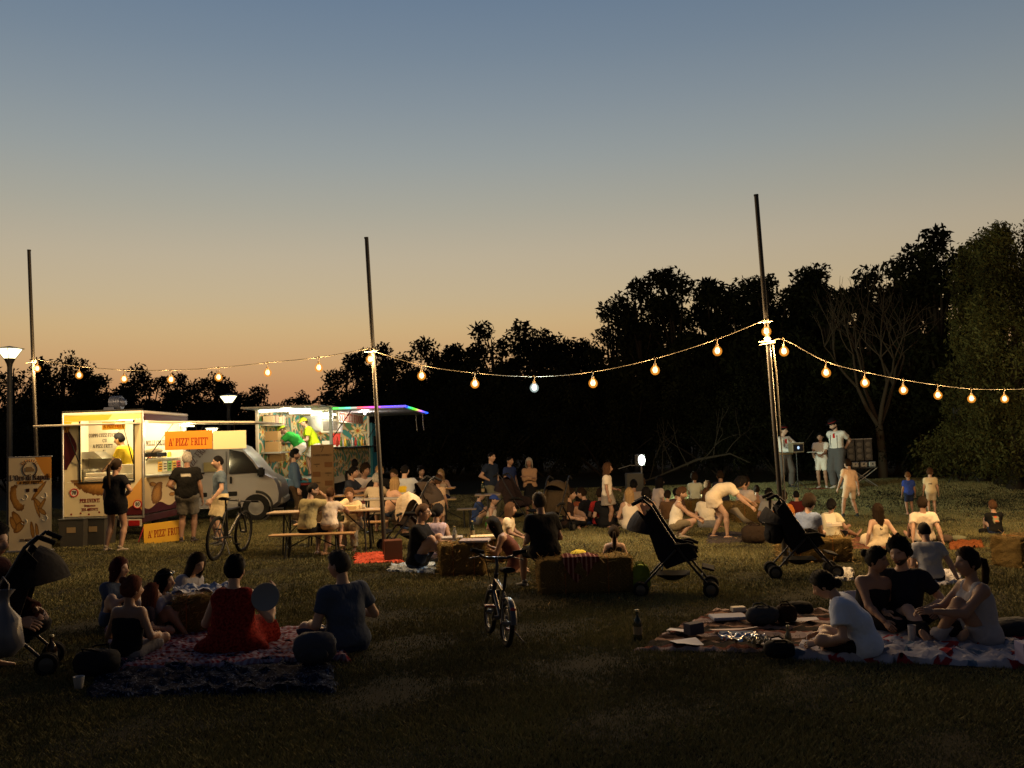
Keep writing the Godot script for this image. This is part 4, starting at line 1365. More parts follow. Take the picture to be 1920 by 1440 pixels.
func finish_people() -> void:
	for i in jobs.size():
		jobs[i].skin = SKINS[int(jobs[i].get("tone", i % 3))]
	var t := WorkerThreadPool.add_group_task(pose_one, jobs.size())
	WorkerThreadPool.wait_for_group_task_completion(t)
	var shoe := shoe_shape().mesh()
	var hairs := {}
	for d in jobs:
		if d.has("pattern"):
			var pm := StandardMaterial3D.new()
			pm.uv1_triplanar = true
			pm.roughness = 0.9
			pm.metallic_specular = 0.12
			if d.pattern == "RED":
				pm.albedo_texture = noise_tex(0.06, [[0.0, Color(0.06, 0.004, 0.004)], [0.44, Color(0.12, 0.01, 0.009)], [0.5, Color(0.3, 0.04, 0.03)], [0.6, Color(0.2, 0.014, 0.012)], [1.0, Color(0.4, 0.09, 0.06)]], 256, 2, 31)
			else:
				pm.albedo_texture = noise_tex(0.08, [[0.0, Color(0.3, 0.07, 0.04)], [0.4, Color(0.55, 0.4, 0.26)], [0.6, Color(0.6, 0.45, 0.3)], [1.0, Color(0.2, 0.14, 0.06)]], 256, 2, 33)
			pm.uv1_scale = Vector3(2.2, 2.2, 2.2)
			d.topmat = pm
		var o := thing("person", d.label, "person", d.at, d.yaw, d.get("group", ""))
		var sk: Color = d.skin
		var body := part("body", d.body_mesh, mat(sk.r, sk.g, sk.b, 0.55), o)
		if body.material_override is StandardMaterial3D:
			body.material_override.subsurf_scatter_enabled = false
		var top: Array = d.get("top", ["tee", Color(0.5, 0.5, 0.5)])
		var tc: Color = top[1]
		var named: String = {"tee": "shirt", "long": "shirt", "tank": "tank_top", "vest": "sleeveless_top", "cami": "camisole", "halter": "halter_top", "jacket": "jacket", "sundress": "dress"}[top[0]]
		if d.get("skirt", 0.0) > 0.0 and not d.has("bot"):
			named = "dress"
		if d.has("print"):
			tc = Color.WHITE
		part(named, d.top_mesh, d.topmat if d.has("topmat") else mat(tc.r, tc.g, tc.b, 0.9, 0.0, true), o)
		for q in d.get("straps", []):
			var m := MB.new()
			m.tube(q, 0.006, 5)
			part("strap", m, mat(tc.r, tc.g, tc.b, 0.9), o)
		if d.has("bot_mesh"):
			var bc: Color = d.bot[1] if d.has("bot") else tc
			part({"shorts": "shorts", "short": "shorts", "skirt": "skirt"}.get(d.bot[0], "trousers"), d.bot_mesh, mat(bc.r, bc.g, bc.b, 0.9, 0.0, true), o)
		if d.get("shoes") != null:
			for f in d.feet:
				part("shoe", shoe, mat(d.shoes.r, d.shoes.g, d.shoes.b, 0.6), o).transform = f
		var hair: Array = d.get("hair", ["short", Color(0.02, 0.013, 0.008)])
		if d.has("hat") and d.hat[0] == "cap":
			hair = ["crop", hair[1]]
		if hair[0] != "none":
			var key := "%s %d" % [hair[0], hash(d.label) % 3]
			if not hairs.has(key):
				hairs[key] = hair_shape(hair[0], hash(key) % 100).mesh()
			part("hair", hairs[key], mat(hair[1].r, hair[1].g, hair[1].b, 0.72), o).transform = d.head_at
		if d.has("hat"):
			var hc: Color = d.hat[1]
			part(d.hat[0], cap_shape(d.hat[0]), mat(hc.r, hc.g, hc.b, 0.8), o).transform = d.head_at * Transform3D(Basis(Vector3.UP, deg_to_rad(d.hat[2] if d.hat.size() > 2 else 0.0)), Vector3.ZERO)
			if d.hat[0] == "hat":
				var m := MB.new()
				m.lathe([Vector2(0.0925, 0.082), Vector2(0.094, 0.084), Vector2(0.094, 0.104), Vector2(0.0915, 0.106)], 20, Transform3D(Basis().scaled(Vector3(1, 1, 1.12)), Vector3(0, 0.0, -0.005)))
				part("hat_band", m, mat(0.14, 0.012, 0.014, 0.7), o).transform = d.head_at
		if d.has("glasses"):
			var m := MB.new()
			var y0 := 0.1 if d.glasses == "up" else 0.008
			for g in [-1.0, 1.0]:
				if d.glasses == "up":
					m.ball(V(g * 0.033, y0 + 0.005, 0.085), V(0.026, 0.02, 0.008), 6, 10, Basis(Vector3.RIGHT, -0.9))
				else:
					m.ring(V(g * 0.032, y0, 0.098), V(0, 0, 1), 0.021, 0.0028, 14, 5)
				m.tube([V(g * 0.055, y0, 0.092), V(g * 0.08, y0, 0.0), V(g * 0.077, y0 - 0.01, -0.03)], 0.0025, 4)
			m.tube([V(-0.012, y0, 0.102), V(0.012, y0, 0.102)], 0.0025, 4)
			part("glasses", m, mat(0.01, 0.01, 0.01, 0.3), o).transform = d.head_at
		if d.has("braces"):
			var b2: Basis = d.joints[6]
			var W: Vector3 = d.joints[1]
			var P: Vector3 = d.joints[0]
			for g in [-1.0, 1.0]:
				var m := MB.new()
				m.tube([P + b2 * V(0.085 * g, 0.06, 0.105), W + b2 * V(0.085 * g, 0.06, 0.122), W + b2 * V(0.085 * g, 0.17, 0.118), W + b2 * V(0.085 * g, 0.25, 0.055), W + b2 * V(0.08 * g, 0.295, -0.01), W + b2 * V(0.07 * g, 0.22, -0.105), W + b2 * V(0.02 * g, 0.05, -0.125), P + b2 * V(0.02 * g, 0.06, -0.12)], 0.016, 6, true, Vector2(1.0, 0.4))
				part("brace", m, mat(0.03, 0.012, 0.012, 0.7), o)
			var tie := MB.new()
			tie.slab(PackedVector2Array([Vector2(-0.016, 0.0), Vector2(0.016, 0.0), Vector2(0.022, -0.03), Vector2(0.042, -0.24), Vector2(0, -0.3), Vector2(-0.042, -0.24), Vector2(-0.022, -0.03)]), 0.008)
			part("necktie", tie, mat(0.5, 0.012, 0.01, 0.7), o).transform = Transform3D(b2 * Basis(Vector3.RIGHT, 0.06), W + b2 * V(0, 0.235, 0.112))
	jobs.clear()

func build_people() -> void:
	rng.seed = 3
	person("woman in red patterned dress sitting with her back turned, holding a pale plate", -2.47, -7.89, 178, 1.57, "cross", {"f": true, "w": 1.2, "top": ["vest", Color(0.3, 0.025, 0.02), 0.03], "skirt": 0.4, "flare": 0.16, "hair": ["short", Color(0.008, 0.007, 0.007)], "wr": Vector3(-0.33, 0.5, 0.2), "er": Vector3(-1, -1, 0), "wl": Vector3(0.2, 0.3, 0.32), "hr": Vector3(0, 1, 0.2), "pattern": "RED"})
	person("man in slate blue shirt sitting at the right end of the gingham cloth", -1.49, -7.91, -140, 1.63, "cross", {"w": 1.12, "top": ["tee", Color(0.05, 0.065, 0.1)], "bot": ["trousers", Color(0.02, 0.03, 0.07)], "hair": ["grey", Color(0.04, 0.035, 0.03)], "head": [25, 4], "wr": Vector3(-0.25, 0.3, 0.3)})
	person("woman in black halter top with her hair in a high bun", -3.32, -7.75, 168, 1.28, "cross", {"f": true, "top": ["halter", Color(0.012, 0.012, 0.014)], "bot": ["shorts", Color(0.2, 0.19, 0.19)], "hair": ["topbun", Color(0.11, 0.035, 0.02)], "head": [-25, 0]})
	person("girl with a dark red bob behind the woman with the high bun", -4.14, -9.38, 50, 1.27, "knees", {"f": true, "top": ["tee", Color(0.06, 0.08, 0.13)], "bot": ["trousers", Color(0.05, 0.075, 0.14)], "hair": ["bob", Color(0.05, 0.012, 0.012)], "head": [30, 0]})
	person("small child with auburn hair beside the woman with the high bun", -3.46, -8.48, 120, 0.93, "cross", {"f": true, "top": ["tee", Color(0.05, 0.04, 0.05)], "bot": ["shorts", Color(0.012, 0.012, 0.014)], "hair": ["long", Color(0.11, 0.035, 0.02)]})
	person("girl with sunglasses pushed up on her dark bob", -3.44, -8.68, 85, 1.16, "knees", {"f": true, "top": ["tee", Color(0.3, 0.3, 0.36)], "bot": ["shorts", Color(0.25, 0.2, 0.18)], "hair": ["bob", Color(0.008, 0.007, 0.007)], "glasses": "up"})
	person("long haired woman in white shirt leaning over the picnic on the left", -3.51, -9.49, 70, 1.35, "side", {"f": true, "lean": 22, "top": ["tee", Color(0.32, 0.32, 0.36)], "bot": ["trousers", Color(0.02, 0.03, 0.07)], "hair": ["long", Color(0.02, 0.012, 0.007)], "head": [-10, 16], "wl": Vector3(0.1, 0.25, 0.42), "wr": Vector3(-0.12, 0.2, 0.4)})
	person("woman in loose pale blue shirt hunched forward on the striped rug", 2.81, -7.53, -112, 1.45, "cross", {"f": true, "lean": 36, "top": ["tee", Color(0.5, 0.56, 0.68), 0.045], "bot": ["trousers", Color(0.012, 0.012, 0.014)], "hair": ["lowbun", Color(0.008, 0.007, 0.007)], "head": [-10, 18], "wl": Vector3(0.22, 0.16, 0.42), "wr": Vector3(-0.2, 0.16, 0.42), "hem": 0.09})
	person("woman in black camisole facing the camera with one arm propped", 3.21, -8.43, 12, 1.44, "side", {"f": true, "top": ["cami", Color(0.012, 0.012, 0.014)], "bot": ["trousers", Color(0.012, 0.012, 0.014)], "hair": ["bun", Color(0.008, 0.007, 0.007)], "head": [35, 5], "wl": Vector3(0.27, 0.06, 0.16), "wr": Vector3(-0.1, 0.2, 0.4)})
	person("bearded man in dark navy shirt between the two women on the right", 3.55, -8.48, -28, 1.60, "out", {"top": ["tee", Color(0.012, 0.014, 0.024)], "bot": ["trousers", Color(0.012, 0.012, 0.014)], "hair": ["curly", Color(0.008, 0.007, 0.007)], "beard": 0.95, "head": [-20, 8], "al": Vector3(0.5, 0.07, 0.55), "ar": Vector3(0.25, 0.07, 0.66), "wl": Vector3(0.3, 0.25, 0.2)})
	person("man in white shirt with his back turned leaning on his right arm", 4.93, -10.97, 172, 1.35, "back", {"lean": 20, "top": ["tee", Color(0.34, 0.34, 0.36)], "bot": ["trousers", Color(0.012, 0.012, 0.014)], "hair": ["crop", Color(0.008, 0.007, 0.007)], "head": [0, 10], "wl": Vector3(0.14, 0.25, 0.3), "wr": Vector3(-0.34, 0.06, -0.12)})
	person("woman in white tank top and white trousers with a low ponytail", 3.90, -7.80, -84, 1.57, "knees", {"f": true, "lean": 10, "top": ["tank", Color(0.32, 0.31, 0.33), 0.03], "bot": ["trousers", Color(0.3, 0.29, 0.31), 0.02], "hair": ["pony", Color(0.02, 0.012, 0.007)], "al": Vector3(-0.05, 0.07, 0.42), "ar": Vector3(-0.22, 0.07, 0.2), "kr": Vector3(-1.2, 0.5, 0.6), "kl": Vector3(0.1, 1, 0.4), "wl": Vector3(0.1, 0.36, 0.5), "wr": Vector3(-0.08, 0.34, 0.5), "head": [0, -3]})
	person("woman in cream ruffled dress with long wavy dark hair", 6.01, -15.16, 177, 1.36, "cross", {"f": true, "lean": 2, "top": ["tank", Color(0.62, 0.52, 0.36), 0.02], "skirt": 0.4, "flare": 0.12, "hair": ["longwavy", Color(0.02, 0.012, 0.007)], "wr": Vector3(-0.3, 0.08, -0.05), "wl": Vector3(0.3, 0.08, -0.05)})
	person("man in cream shirt leaning back on both arms", 7.14, -16.08, 168, 1.51, "back", {"top": ["tee", Color(0.66, 0.56, 0.44), 0.03], "bot": ["shorts", Color(0.012, 0.012, 0.014)], "hair": ["short", Color(0.02, 0.012, 0.007)], "head": [-25, 0], "lean": -8})
	person("person with a dark bun and an open white food box at the side", 5.62, -16.36, 128, 1.37, "out", {"f": true, "top": ["tee", Color(0.64, 0.58, 0.4), 0.03], "bot": ["shorts", Color(0.012, 0.012, 0.014)], "hair": ["lowbun", Color(0.008, 0.007, 0.007)], "head": [20, 0], "wr": Vector3(-0.25, 0.32, 0.3)})
	person("man in blue shirt sitting on the bale behind the dark stroller", 4.20, -13.24, 140, 1.31, "bale", {"py": 0.4, "al": Vector3(0.14, 0.08, 0.5), "ar": Vector3(-0.14, 0.08, 0.46), "wl": Vector3(0.12, 0.48, 0.38), "wr": Vector3(-0.12, 0.48, 0.38), "top": ["tee", Color(0.2, 0.26, 0.42)], "bot": ["shorts", Color(0.012, 0.012, 0.014)], "hair": ["curly", Color(0.02, 0.012, 0.007)], "head": [-10, 8]})
	person("boy in peach shirt and shorts leaning sideways to see the show", 7.61, -20.77, -165, 1.34, "stand", {"lean": 22, "side": -12, "top": ["tee", Color(0.66, 0.46, 0.3)], "bot": ["shorts", Color(0.6, 0.45, 0.32)], "hair": ["short", Color(0.02, 0.012, 0.007)], "shoes": Color(0.012, 0.012, 0.014), "al": Vector3(0.3, 0.08, -0.02), "ar": Vector3(-0.24, 0.08, 0.06), "wl": Vector3(0.24, 0.72, 0.3), "wr": Vector3(-0.32, 0.72, 0.05)})
	person("small boy in royal blue shirt standing on the right of the field", 9.24, -21.45, 172, 0.98, "stand", {"top": ["tee", Color(0.03, 0.06, 0.3)], "bot": ["shorts", Color(0.02, 0.03, 0.07)], "hair": ["crop", Color(0.14, 0.07, 0.03)], "shoes": Color(0.4, 0.2, 0.15), "hem": 0.16})
	person("small boy in long cream shirt standing next to the boy in blue", 9.68, -21.28, 160, 1.07, "stand", {"top": ["tee", Color(0.64, 0.52, 0.32)], "bot": ["shorts", Color(0.5, 0.42, 0.3)], "hair": ["short", Color(0.07, 0.035, 0.018)], "hem": 0.2, "head": [-25, 0], "print": [[Color(0.12, 0.1, 0.08), 0.05, 0.085, 0.06, -1]]})
	person("boy in black shirt with a bright print on its back", 9.11, -17.41, 172, 1.16, "knees", {"top": ["tee", Color(0.012, 0.012, 0.014)], "bot": ["shorts", Color(0.02, 0.03, 0.07)], "hair": ["short", Color(0.07, 0.035, 0.018)], "print": [[Color(0.25, 0.25, 0.16), 0, 0.17, 0.08, -1], [Color(0.6, 0.12, 0.06), 0.13, 0.18, 0.03, -1], [Color(0.5, 0.2, 0.1), 0.02, 0.06, 0.05, -1]]})
	person("performer in hat, braces and red tie at the box on a stand", 7.96, -26.89, 22, 1.85, "stand", {"top": ["long", Color(0.72, 0.7, 0.66)], "tucked": true, "bot": ["trousers", Color(0.11, 0.1, 0.095), 0.035], "hair": ["short", Color(0.008, 0.007, 0.007)], "hat": ["hat", Color(0.008, 0.007, 0.007)], "braces": true, "shoes": Color(0.012, 0.012, 0.014), "al": Vector3(0.2, 0.08, 0), "ar": Vector3(-0.24, 0.08, 0.02), "wr": Vector3(0.02, 1, 0.27), "wl": Vector3(0.3, 1.16, 0.32), "head": [30, 0], "tone": 3})
	person("boy all in white holding a booklet between the performers", 8.96, -26.59, -28, 1.62, "stand", {"top": ["tee", Color(0.72, 0.7, 0.66)], "bot": ["shorts", Color(0.68, 0.66, 0.6)], "hair": ["short", Color(0.008, 0.007, 0.007)], "shoes": Color(0.72, 0.7, 0.66), "wl": Vector3(0.06, 1.02, 0.36), "wr": Vector3(-0.16, 1, 0.38), "tone": 1, "hem": 0.13})
	person("tall bearded performer in hat and braces, hands behind his back", 9.33, -26.32, -48, 2.03, "stand", {"top": ["tee", Color(0.72, 0.7, 0.66)], "tucked": true, "bot": ["trousers", Color(0.1, 0.1, 0.105), 0.035], "hair": ["short", Color(0.008, 0.007, 0.007)], "hat": ["hat", Color(0.008, 0.007, 0.007)], "braces": true, "beard": 0.95, "shoes": Color(0.72, 0.7, 0.66), "wl": Vector3(0.1, 0.95, -0.2), "wr": Vector3(-0.1, 0.93, -0.22), "head": [-20, 24], "tone": 3})
	person("girl in white top standing with her brown hair down her back", 1.85, -18.45, 75, 1.30, "stand", {"f": true, "top": ["tee", Color(0.66, 0.6, 0.5)], "bot": ["skirt", Color(0.3, 0.26, 0.22)], "skirt": 0.3, "hair": ["long", Color(0.07, 0.035, 0.018)], "wl": Vector3(0.12, 1, 0.25)})
	person("man in black shirt sitting below the standing girl in white", 1.82, -18.46, 178, 1.54, "cross", {"top": ["tee", Color(0.012, 0.012, 0.014)], "bot": ["trousers", Color(0.012, 0.012, 0.014)], "hair": ["crop", Color(0.02, 0.012, 0.007)]})
	person("man in black reclining with his legs towards the left", 1.55, -19.25, -115, 1.50, "knees", {"top": ["tee", Color(0.012, 0.012, 0.014)], "bot": ["trousers", Color(0.02, 0.03, 0.07)], "hair": ["short", Color(0.02, 0.012, 0.007)], "head": [0, 5], "lean": 20})
	person("child in red shirt half hidden behind the man in black", 1.73, -18.75, 170, 1.46, "cross", {"top": ["tee", Color(0.4, 0.03, 0.025)], "bot": ["shorts", Color(0.012, 0.012, 0.014)], "hair": ["short", Color(0.02, 0.012, 0.007)]})
	person("blond woman in white tank top with her back turned", 2.27, -18.18, 178, 1.53, "cross", {"f": true, "top": ["tank", Color(0.7, 0.62, 0.5)], "bot": ["shorts", Color(0.6, 0.55, 0.45)], "hair": ["long", Color(0.34, 0.22, 0.1)]})
	person("woman with thick black hair beside the blond woman", 2.61, -18.35, 165, 1.53, "cross", {"f": true, "top": ["tank", Color(0.05, 0.03, 0.03)], "bot": ["shorts", Color(0.012, 0.012, 0.014)], "hair": ["longwavy", Color(0.008, 0.007, 0.007)]})
	person("man with brown hair sitting just below the floodlight", 3.16, -22.76, 170, 1.49, "cross", {"top": ["tee", Color(0.1, 0.07, 0.06)], "bot": ["shorts", Color(0.012, 0.012, 0.014)], "hair": ["short", Color(0.07, 0.035, 0.018)]})
	person("woman with long dark hair and white shirt sitting sideways", 3.39, -21.96, 105, 1.65, "cross", {"f": true, "top": ["tee", Color(0.6, 0.5, 0.44)], "bot": ["shorts", Color(0.2, 0.15, 0.12)], "hair": ["long", Color(0.008, 0.007, 0.007)]})
	person("small dark haired child between the squatting man and the crowd", 3.63, -20.65, 170, 1.17, "cross", {"top": ["tee", Color(0.08, 0.05, 0.04)], "bot": ["shorts", Color(0.012, 0.012, 0.014)], "hair": ["short", Color(0.008, 0.007, 0.007)]})
	person("curly haired child in pale green shirt seen from behind", 4.22, -21.46, 168, 1.19, "bale", {"top": ["tee", Color(0.5, 0.53, 0.42)], "bot": ["shorts", Color(0.15, 0.12, 0.1)], "hair": ["curly", Color(0.02, 0.012, 0.007)]})
	person("man in white tank top crouching in profile", 2.90, -16.68, 82, 1.43, "squat", {"top": ["tank", Color(0.72, 0.66, 0.54), 0.03], "bot": ["shorts", Color(0.2, 0.16, 0.1), 0.03], "hair": ["short", Color(0.07, 0.035, 0.018)], "beard": 0.7, "lean": 14, "head": [0, 12], "shoes": Color(0.3, 0.25, 0.2)})
	person("woman in short white top with brown bob next to the bending girl", 3.82, -18.35, 160, 1.48, "cross", {"f": true, "top": ["tee", Color(0.68, 0.62, 0.5)], "bot": ["shorts", Color(0.2, 0.2, 0.2)], "hair": ["bob", Color(0.07, 0.035, 0.018)], "hem": -0.06})
	person("broad man in navy shirt sitting behind the bending girl", 4.60, -20.36, 178, 1.34, "bale", {"w": 1.15, "top": ["tee", Color(0.018, 0.02, 0.035)], "bot": ["shorts", Color(0.012, 0.012, 0.014)], "hair": ["short", Color(0.02, 0.012, 0.007)], "glasses": "up"})
	person("girl in cream dress bending down to spread a cloth", 3.68, -16.55, 84, 1.50, "bend", {"f": true, "lean": 78, "top": ["tee", Color(0.68, 0.58, 0.42), 0.03], "skirt": 0.2, "flare": 0.05, "bot": ["short", Color(0.66, 0.56, 0.42), 0.03], "hair": ["bob", Color(0.008, 0.007, 0.007)], "wl": Vector3(0.1, 0.52, 0.92), "wr": Vector3(-0.2, 0.5, 0.75), "al": Vector3(0.1, 0.08, -0.14), "ar": Vector3(-0.12, 0.08, 0.12), "head": [0, 10]})
	person("youth in pale shirt and red shorts sitting with knees up", 5.10, -20.56, 125, 1.77, "knees", {"top": ["tee", Color(0.64, 0.55, 0.48)], "bot": ["shorts", Color(0.3, 0.02, 0.02)], "hair": ["short", Color(0.02, 0.012, 0.007)]})
	person("girl in grey top with a long dark plait", 5.21, -18.75, 172, 1.45, "cross", {"f": true, "top": ["tee", Color(0.28, 0.28, 0.28)], "bot": ["shorts", Color(0.012, 0.012, 0.014)], "hair": ["ponylong", Color(0.008, 0.007, 0.007)]})
	person("child in orange top beside the right hand pole", 5.36, -18.35, 150, 1.39, "cross", {"f": true, "top": ["tee", Color(0.5, 0.17, 0.04)], "bot": ["shorts", Color(0.012, 0.012, 0.014)], "hair": ["short", Color(0.02, 0.012, 0.007)]})
	person("man in dark shirt sitting in profile near the low chair", 1.03, -18.55, 80, 1.52, "cross", {"top": ["tee", Color(0.03, 0.02, 0.02)], "bot": ["trousers", Color(0.012, 0.012, 0.014)], "hair": ["short", Color(0.02, 0.012, 0.007)], "tone": 0})
	person("big man in black shirt sitting on the straw bale", 0.33, -11.03, -155, 1.49, "bale", {"w": 1.15, "top": ["tee", Color(0.012, 0.012, 0.014), 0.03], "bot": ["shorts", Color(0.012, 0.012, 0.014)], "hair": ["grey", Color(0.06, 0.045, 0.03)], "shoes": Color(0.05, 0.05, 0.05), "wl": Vector3(0.15, 0.62, 0.32), "wr": Vector3(-0.2, 0.66, 0.3)})
	person("person in black sleeveless top with a thin ponytail behind the bale", 1.31, -12.34, 176, 1.12, "cross", {"f": true, "top": ["tank", Color(0.012, 0.012, 0.014)], "bot": ["shorts", Color(0.012, 0.012, 0.014)], "hair": ["ponylong", Color(0.02, 0.012, 0.007)]})
	person("woman with dark hair leaning her elbows on the straw bale table", -0.03, -12.60, -92, 1.41, "kneel", {"f": true, "lean": 40, "py": 0.2, "top": ["tank", Color(0.12, 0.05, 0.04)], "bot": ["shorts", Color(0.12, 0.05, 0.04)], "hair": ["long", Color(0.008, 0.007, 0.007)], "wl": Vector3(0.1, 0.42, 0.5), "wr": Vector3(-0.12, 0.42, 0.48), "head": [0, 4]})
	person("child with brown hair facing right behind the woman at the bale table", -0.16, -14.57, 75, 1.18, "kneel", {"f": true, "top": ["tee", Color(0.6, 0.5, 0.35)], "bot": ["shorts", Color(0.2, 0.2, 0.2)], "hair": ["long", Color(0.07, 0.035, 0.018)]})
	person("person in blue cap and white and green top facing right", -0.54, -19.01, 78, 1.32, "cross", {"top": ["tank", Color(0.6, 0.55, 0.45)], "bot": ["shorts", Color(0.03, 0.16, 0.03)], "hair": ["short", Color(0.02, 0.012, 0.007)], "hat": ["cap", Color(0.03, 0.06, 0.25)], "print": [[Color(0.05, 0.22, 0.03), -0.3, 0.02, 0.3, 0]]})
	person("man with glasses and black shirt sitting in profile on the pale cloth", -1.42, -12.93, 78, 1.76, "knees", {"top": ["tee", Color(0.012, 0.012, 0.014), 0.025], "bot": ["trousers", Color(0.03, 0.04, 0.07)], "hair": ["crop", Color(0.07, 0.035, 0.018)], "glasses": "on", "wl": Vector3(0.05, 0.36, 0.45), "wr": Vector3(-0.06, 0.34, 0.45), "lean": 10})
	person("woman in mauve sleeveless top with her dark hair pinned up", -1.22, -13.64, 166, 1.59, "cross", {"f": true, "top": ["vest", Color(0.46, 0.36, 0.42), 0.025], "bot": ["trousers", Color(0.2, 0.2, 0.2)], "hair": ["lowbun", Color(0.008, 0.007, 0.007)], "head": [-20, 8], "wr": Vector3(-0.25, 0.12, 0.12)})
	person("bearded man in olive shirt on the bench with his hand to his mouth", -3.31, -14.43, 145, 1.48, "table", {"top": ["tee", Color(0.32, 0.28, 0.15)], "bot": ["shorts", Color(0.012, 0.012, 0.014)], "hair": ["crop", Color(0.008, 0.007, 0.007)], "beard": 0.9, "glasses": "on", "wr": Vector3(-0.1, 1.12, 0.3), "wl": Vector3(0.2, 0.78, 0.36), "head": [-40, 6]})
	person("little boy in white shirt sitting on the bench", -2.96, -14.43, 172, 1.20, "table", {"lift": 0.12, "top": ["tee", Color(0.66, 0.58, 0.5)], "bot": ["shorts", Color(0.25, 0.2, 0.15)], "hair": ["crop", Color(0.07, 0.035, 0.018)], "wl": Vector3(0.2, 0.86, 0.36), "wr": Vector3(-0.3, 0.86, 0.36)})
	person("woman in cream jacket facing the camera with her chin on her hand", -2.74, -15.34, -8, 1.31, "table", {"lean": 22, "f": true, "top": ["jacket", Color(0.66, 0.54, 0.34), 0.035], "bot": ["trousers", Color(0.45, 0.38, 0.26), 0.03], "hair": ["lowbun", Color(0.07, 0.035, 0.018)], "head": [12, -4, 8], "wr": Vector3(-0.03, 1.1, 0.24), "wl": Vector3(0.2, 0.82, 0.42), "er": Vector3(-1, -1, 0.5)})
	person("man in blue shirt standing in front of the lit food truck", -4.89, -20.14, 105, 1.68, "stand", {"top": ["long", Color(0.06, 0.1, 0.17)], "bot": ["trousers", Color(0.06, 0.04, 0.025)], "hair": ["short", Color(0.008, 0.007, 0.007)], "beard": 0.8, "shoes": Color(0.012, 0.012, 0.014), "wl": Vector3(0.14, 1, 0.2)})
	person("woman in dark shirt with a ponytail sitting at the table by the truck", -3.55, -19.34, 78, 1.64, "table", {"f": true, "top": ["tee", Color(0.03, 0.035, 0.05)], "bot": ["trousers", Color(0.05, 0.075, 0.14)], "hair": ["pony", Color(0.008, 0.007, 0.007)]})
	person("curly haired youth in striped shirt sitting by the truck", -3.32, -19.95, 25, 1.70, "table", {"top": ["tee", Color(0.62, 0.56, 0.52)], "bot": ["shorts", Color(0.2, 0.2, 0.2)], "hair": ["curly", Color(0.02, 0.012, 0.007)], "head": [30, 0], "print": [[Color(0.05, 0.04, 0.05), 0.02, 0.06, 0.2, 0]]})
	person("dark haired customer at the counter of the lit food truck", -3.89, -22.15, -160, 1.39, "stand", {"top": ["tank", Color(0.2, 0.14, 0.1)], "bot": ["shorts", Color(0.012, 0.012, 0.014)], "hair": ["short", Color(0.008, 0.007, 0.007)], "f": true})
	person("older man in beige shirt at the long table, his back turned", -2.79, -18.04, 165, 1.48, "table", {"top": ["tee", Color(0.5, 0.42, 0.3)], "bot": ["shorts", Color(0.12, 0.1, 0.08)], "hair": ["bald", Color(0.3, 0.29, 0.27)]})
	person("blond woman in peach shirt at the long table", -2.44, -17.74, 125, 1.39, "table", {"f": true, "top": ["tee", Color(0.58, 0.36, 0.26)], "bot": ["trousers", Color(0.05, 0.075, 0.14)], "hair": ["long", Color(0.34, 0.22, 0.1)]})
	person("man in grey shirt with yellow print on its back at the long table", -2.27, -18.44, 168, 1.73, "table", {"w": 1.1, "top": ["tee", Color(0.42, 0.45, 0.48), 0.03], "bot": ["shorts", Color(0.02, 0.03, 0.07)], "hair": ["crop", Color(0.008, 0.007, 0.007)], "print": [[Color(0.62, 0.42, 0.03), -0.02, 0.12, 0.1, -1]]})
	person("person with pale headwear at the far side of the long table", -2.91, -19.75, -5, 1.69, "table", {"f": true, "top": ["tee", Color(0.012, 0.012, 0.014)], "bot": ["trousers", Color(0.012, 0.012, 0.014)], "hair": ["short", Color(0.34, 0.22, 0.1)]})
	person("person in black across from the man with the yellow print", -2.57, -19.75, -20, 1.60, "table", {"top": ["tee", Color(0.012, 0.012, 0.014)], "bot": ["trousers", Color(0.012, 0.012, 0.014)], "hair": ["short", Color(0.03, 0.02, 0.01)]})
	person("young man in black shirt facing the camera at the far table", -2.43, -23.46, 12, 1.57, "table", {"top": ["tee", Color(0.012, 0.012, 0.014)], "bot": ["trousers", Color(0.012, 0.012, 0.014)], "hair": ["curly", Color(0.008, 0.007, 0.007)], "head": [15, 0], "tone": 0})
	person("blond woman at the far table resting her face on her hand", -1.87, -23.46, -15, 1.50, "table", {"f": true, "top": ["tank", Color(0.5, 0.4, 0.3)], "bot": ["trousers", Color(0.02, 0.03, 0.07)], "hair": ["longwavy", Color(0.34, 0.22, 0.1)], "wr": Vector3(-0.06, 1.12, 0.24), "tone": 0})
	person("little girl in flowered dress standing with her back turned", -1.59, -18.75, 172, 1.09, "stand", {"f": true, "top": ["tee", Color(0.5, 0.36, 0.24)], "skirt": 0.42, "flare": 0.09, "hair": ["curly", Color(0.07, 0.035, 0.018)], "pattern": "FLOWER"})
	person("man in navy shirt standing with one hand on his hip", -0.57, -21.76, 55, 1.65, "hip", {"top": ["tee", Color(0.02, 0.028, 0.05)], "bot": ["trousers", Color(0.17, 0.17, 0.12)], "hair": ["crop", Color(0.008, 0.007, 0.007)], "shoes": Color(0.012, 0.012, 0.014)})
	person("man in dark blue shirt standing behind the far stroller", -0.14, -22.76, 50, 1.51, "stand", {"top": ["tee", Color(0.025, 0.04, 0.12)], "bot": ["trousers", Color(0.012, 0.012, 0.014)], "hair": ["crop", Color(0.008, 0.007, 0.007)], "shoes": Color(0.012, 0.012, 0.014)})
	person("woman in tan top standing with her arms crossed", 0.36, -22.56, -8, 1.45, "crossed", {"f": true, "top": ["long", Color(0.36, 0.22, 0.13)], "bot": ["skirt", Color(0.012, 0.012, 0.014)], "skirt": 0.4, "hair": ["bob", Color(0.4, 0.36, 0.3)], "shoes": Color(0.012, 0.012, 0.014)})
	person("child in blue shirt crouching behind the small bench", -0.91, -20.55, 88, 1.50, "knees", {"top": ["tee", Color(0.05, 0.09, 0.25)], "bot": ["shorts", Color(0.2, 0.2, 0.2)], "hair": ["short", Color(0.008, 0.007, 0.007)], "tone": 3})
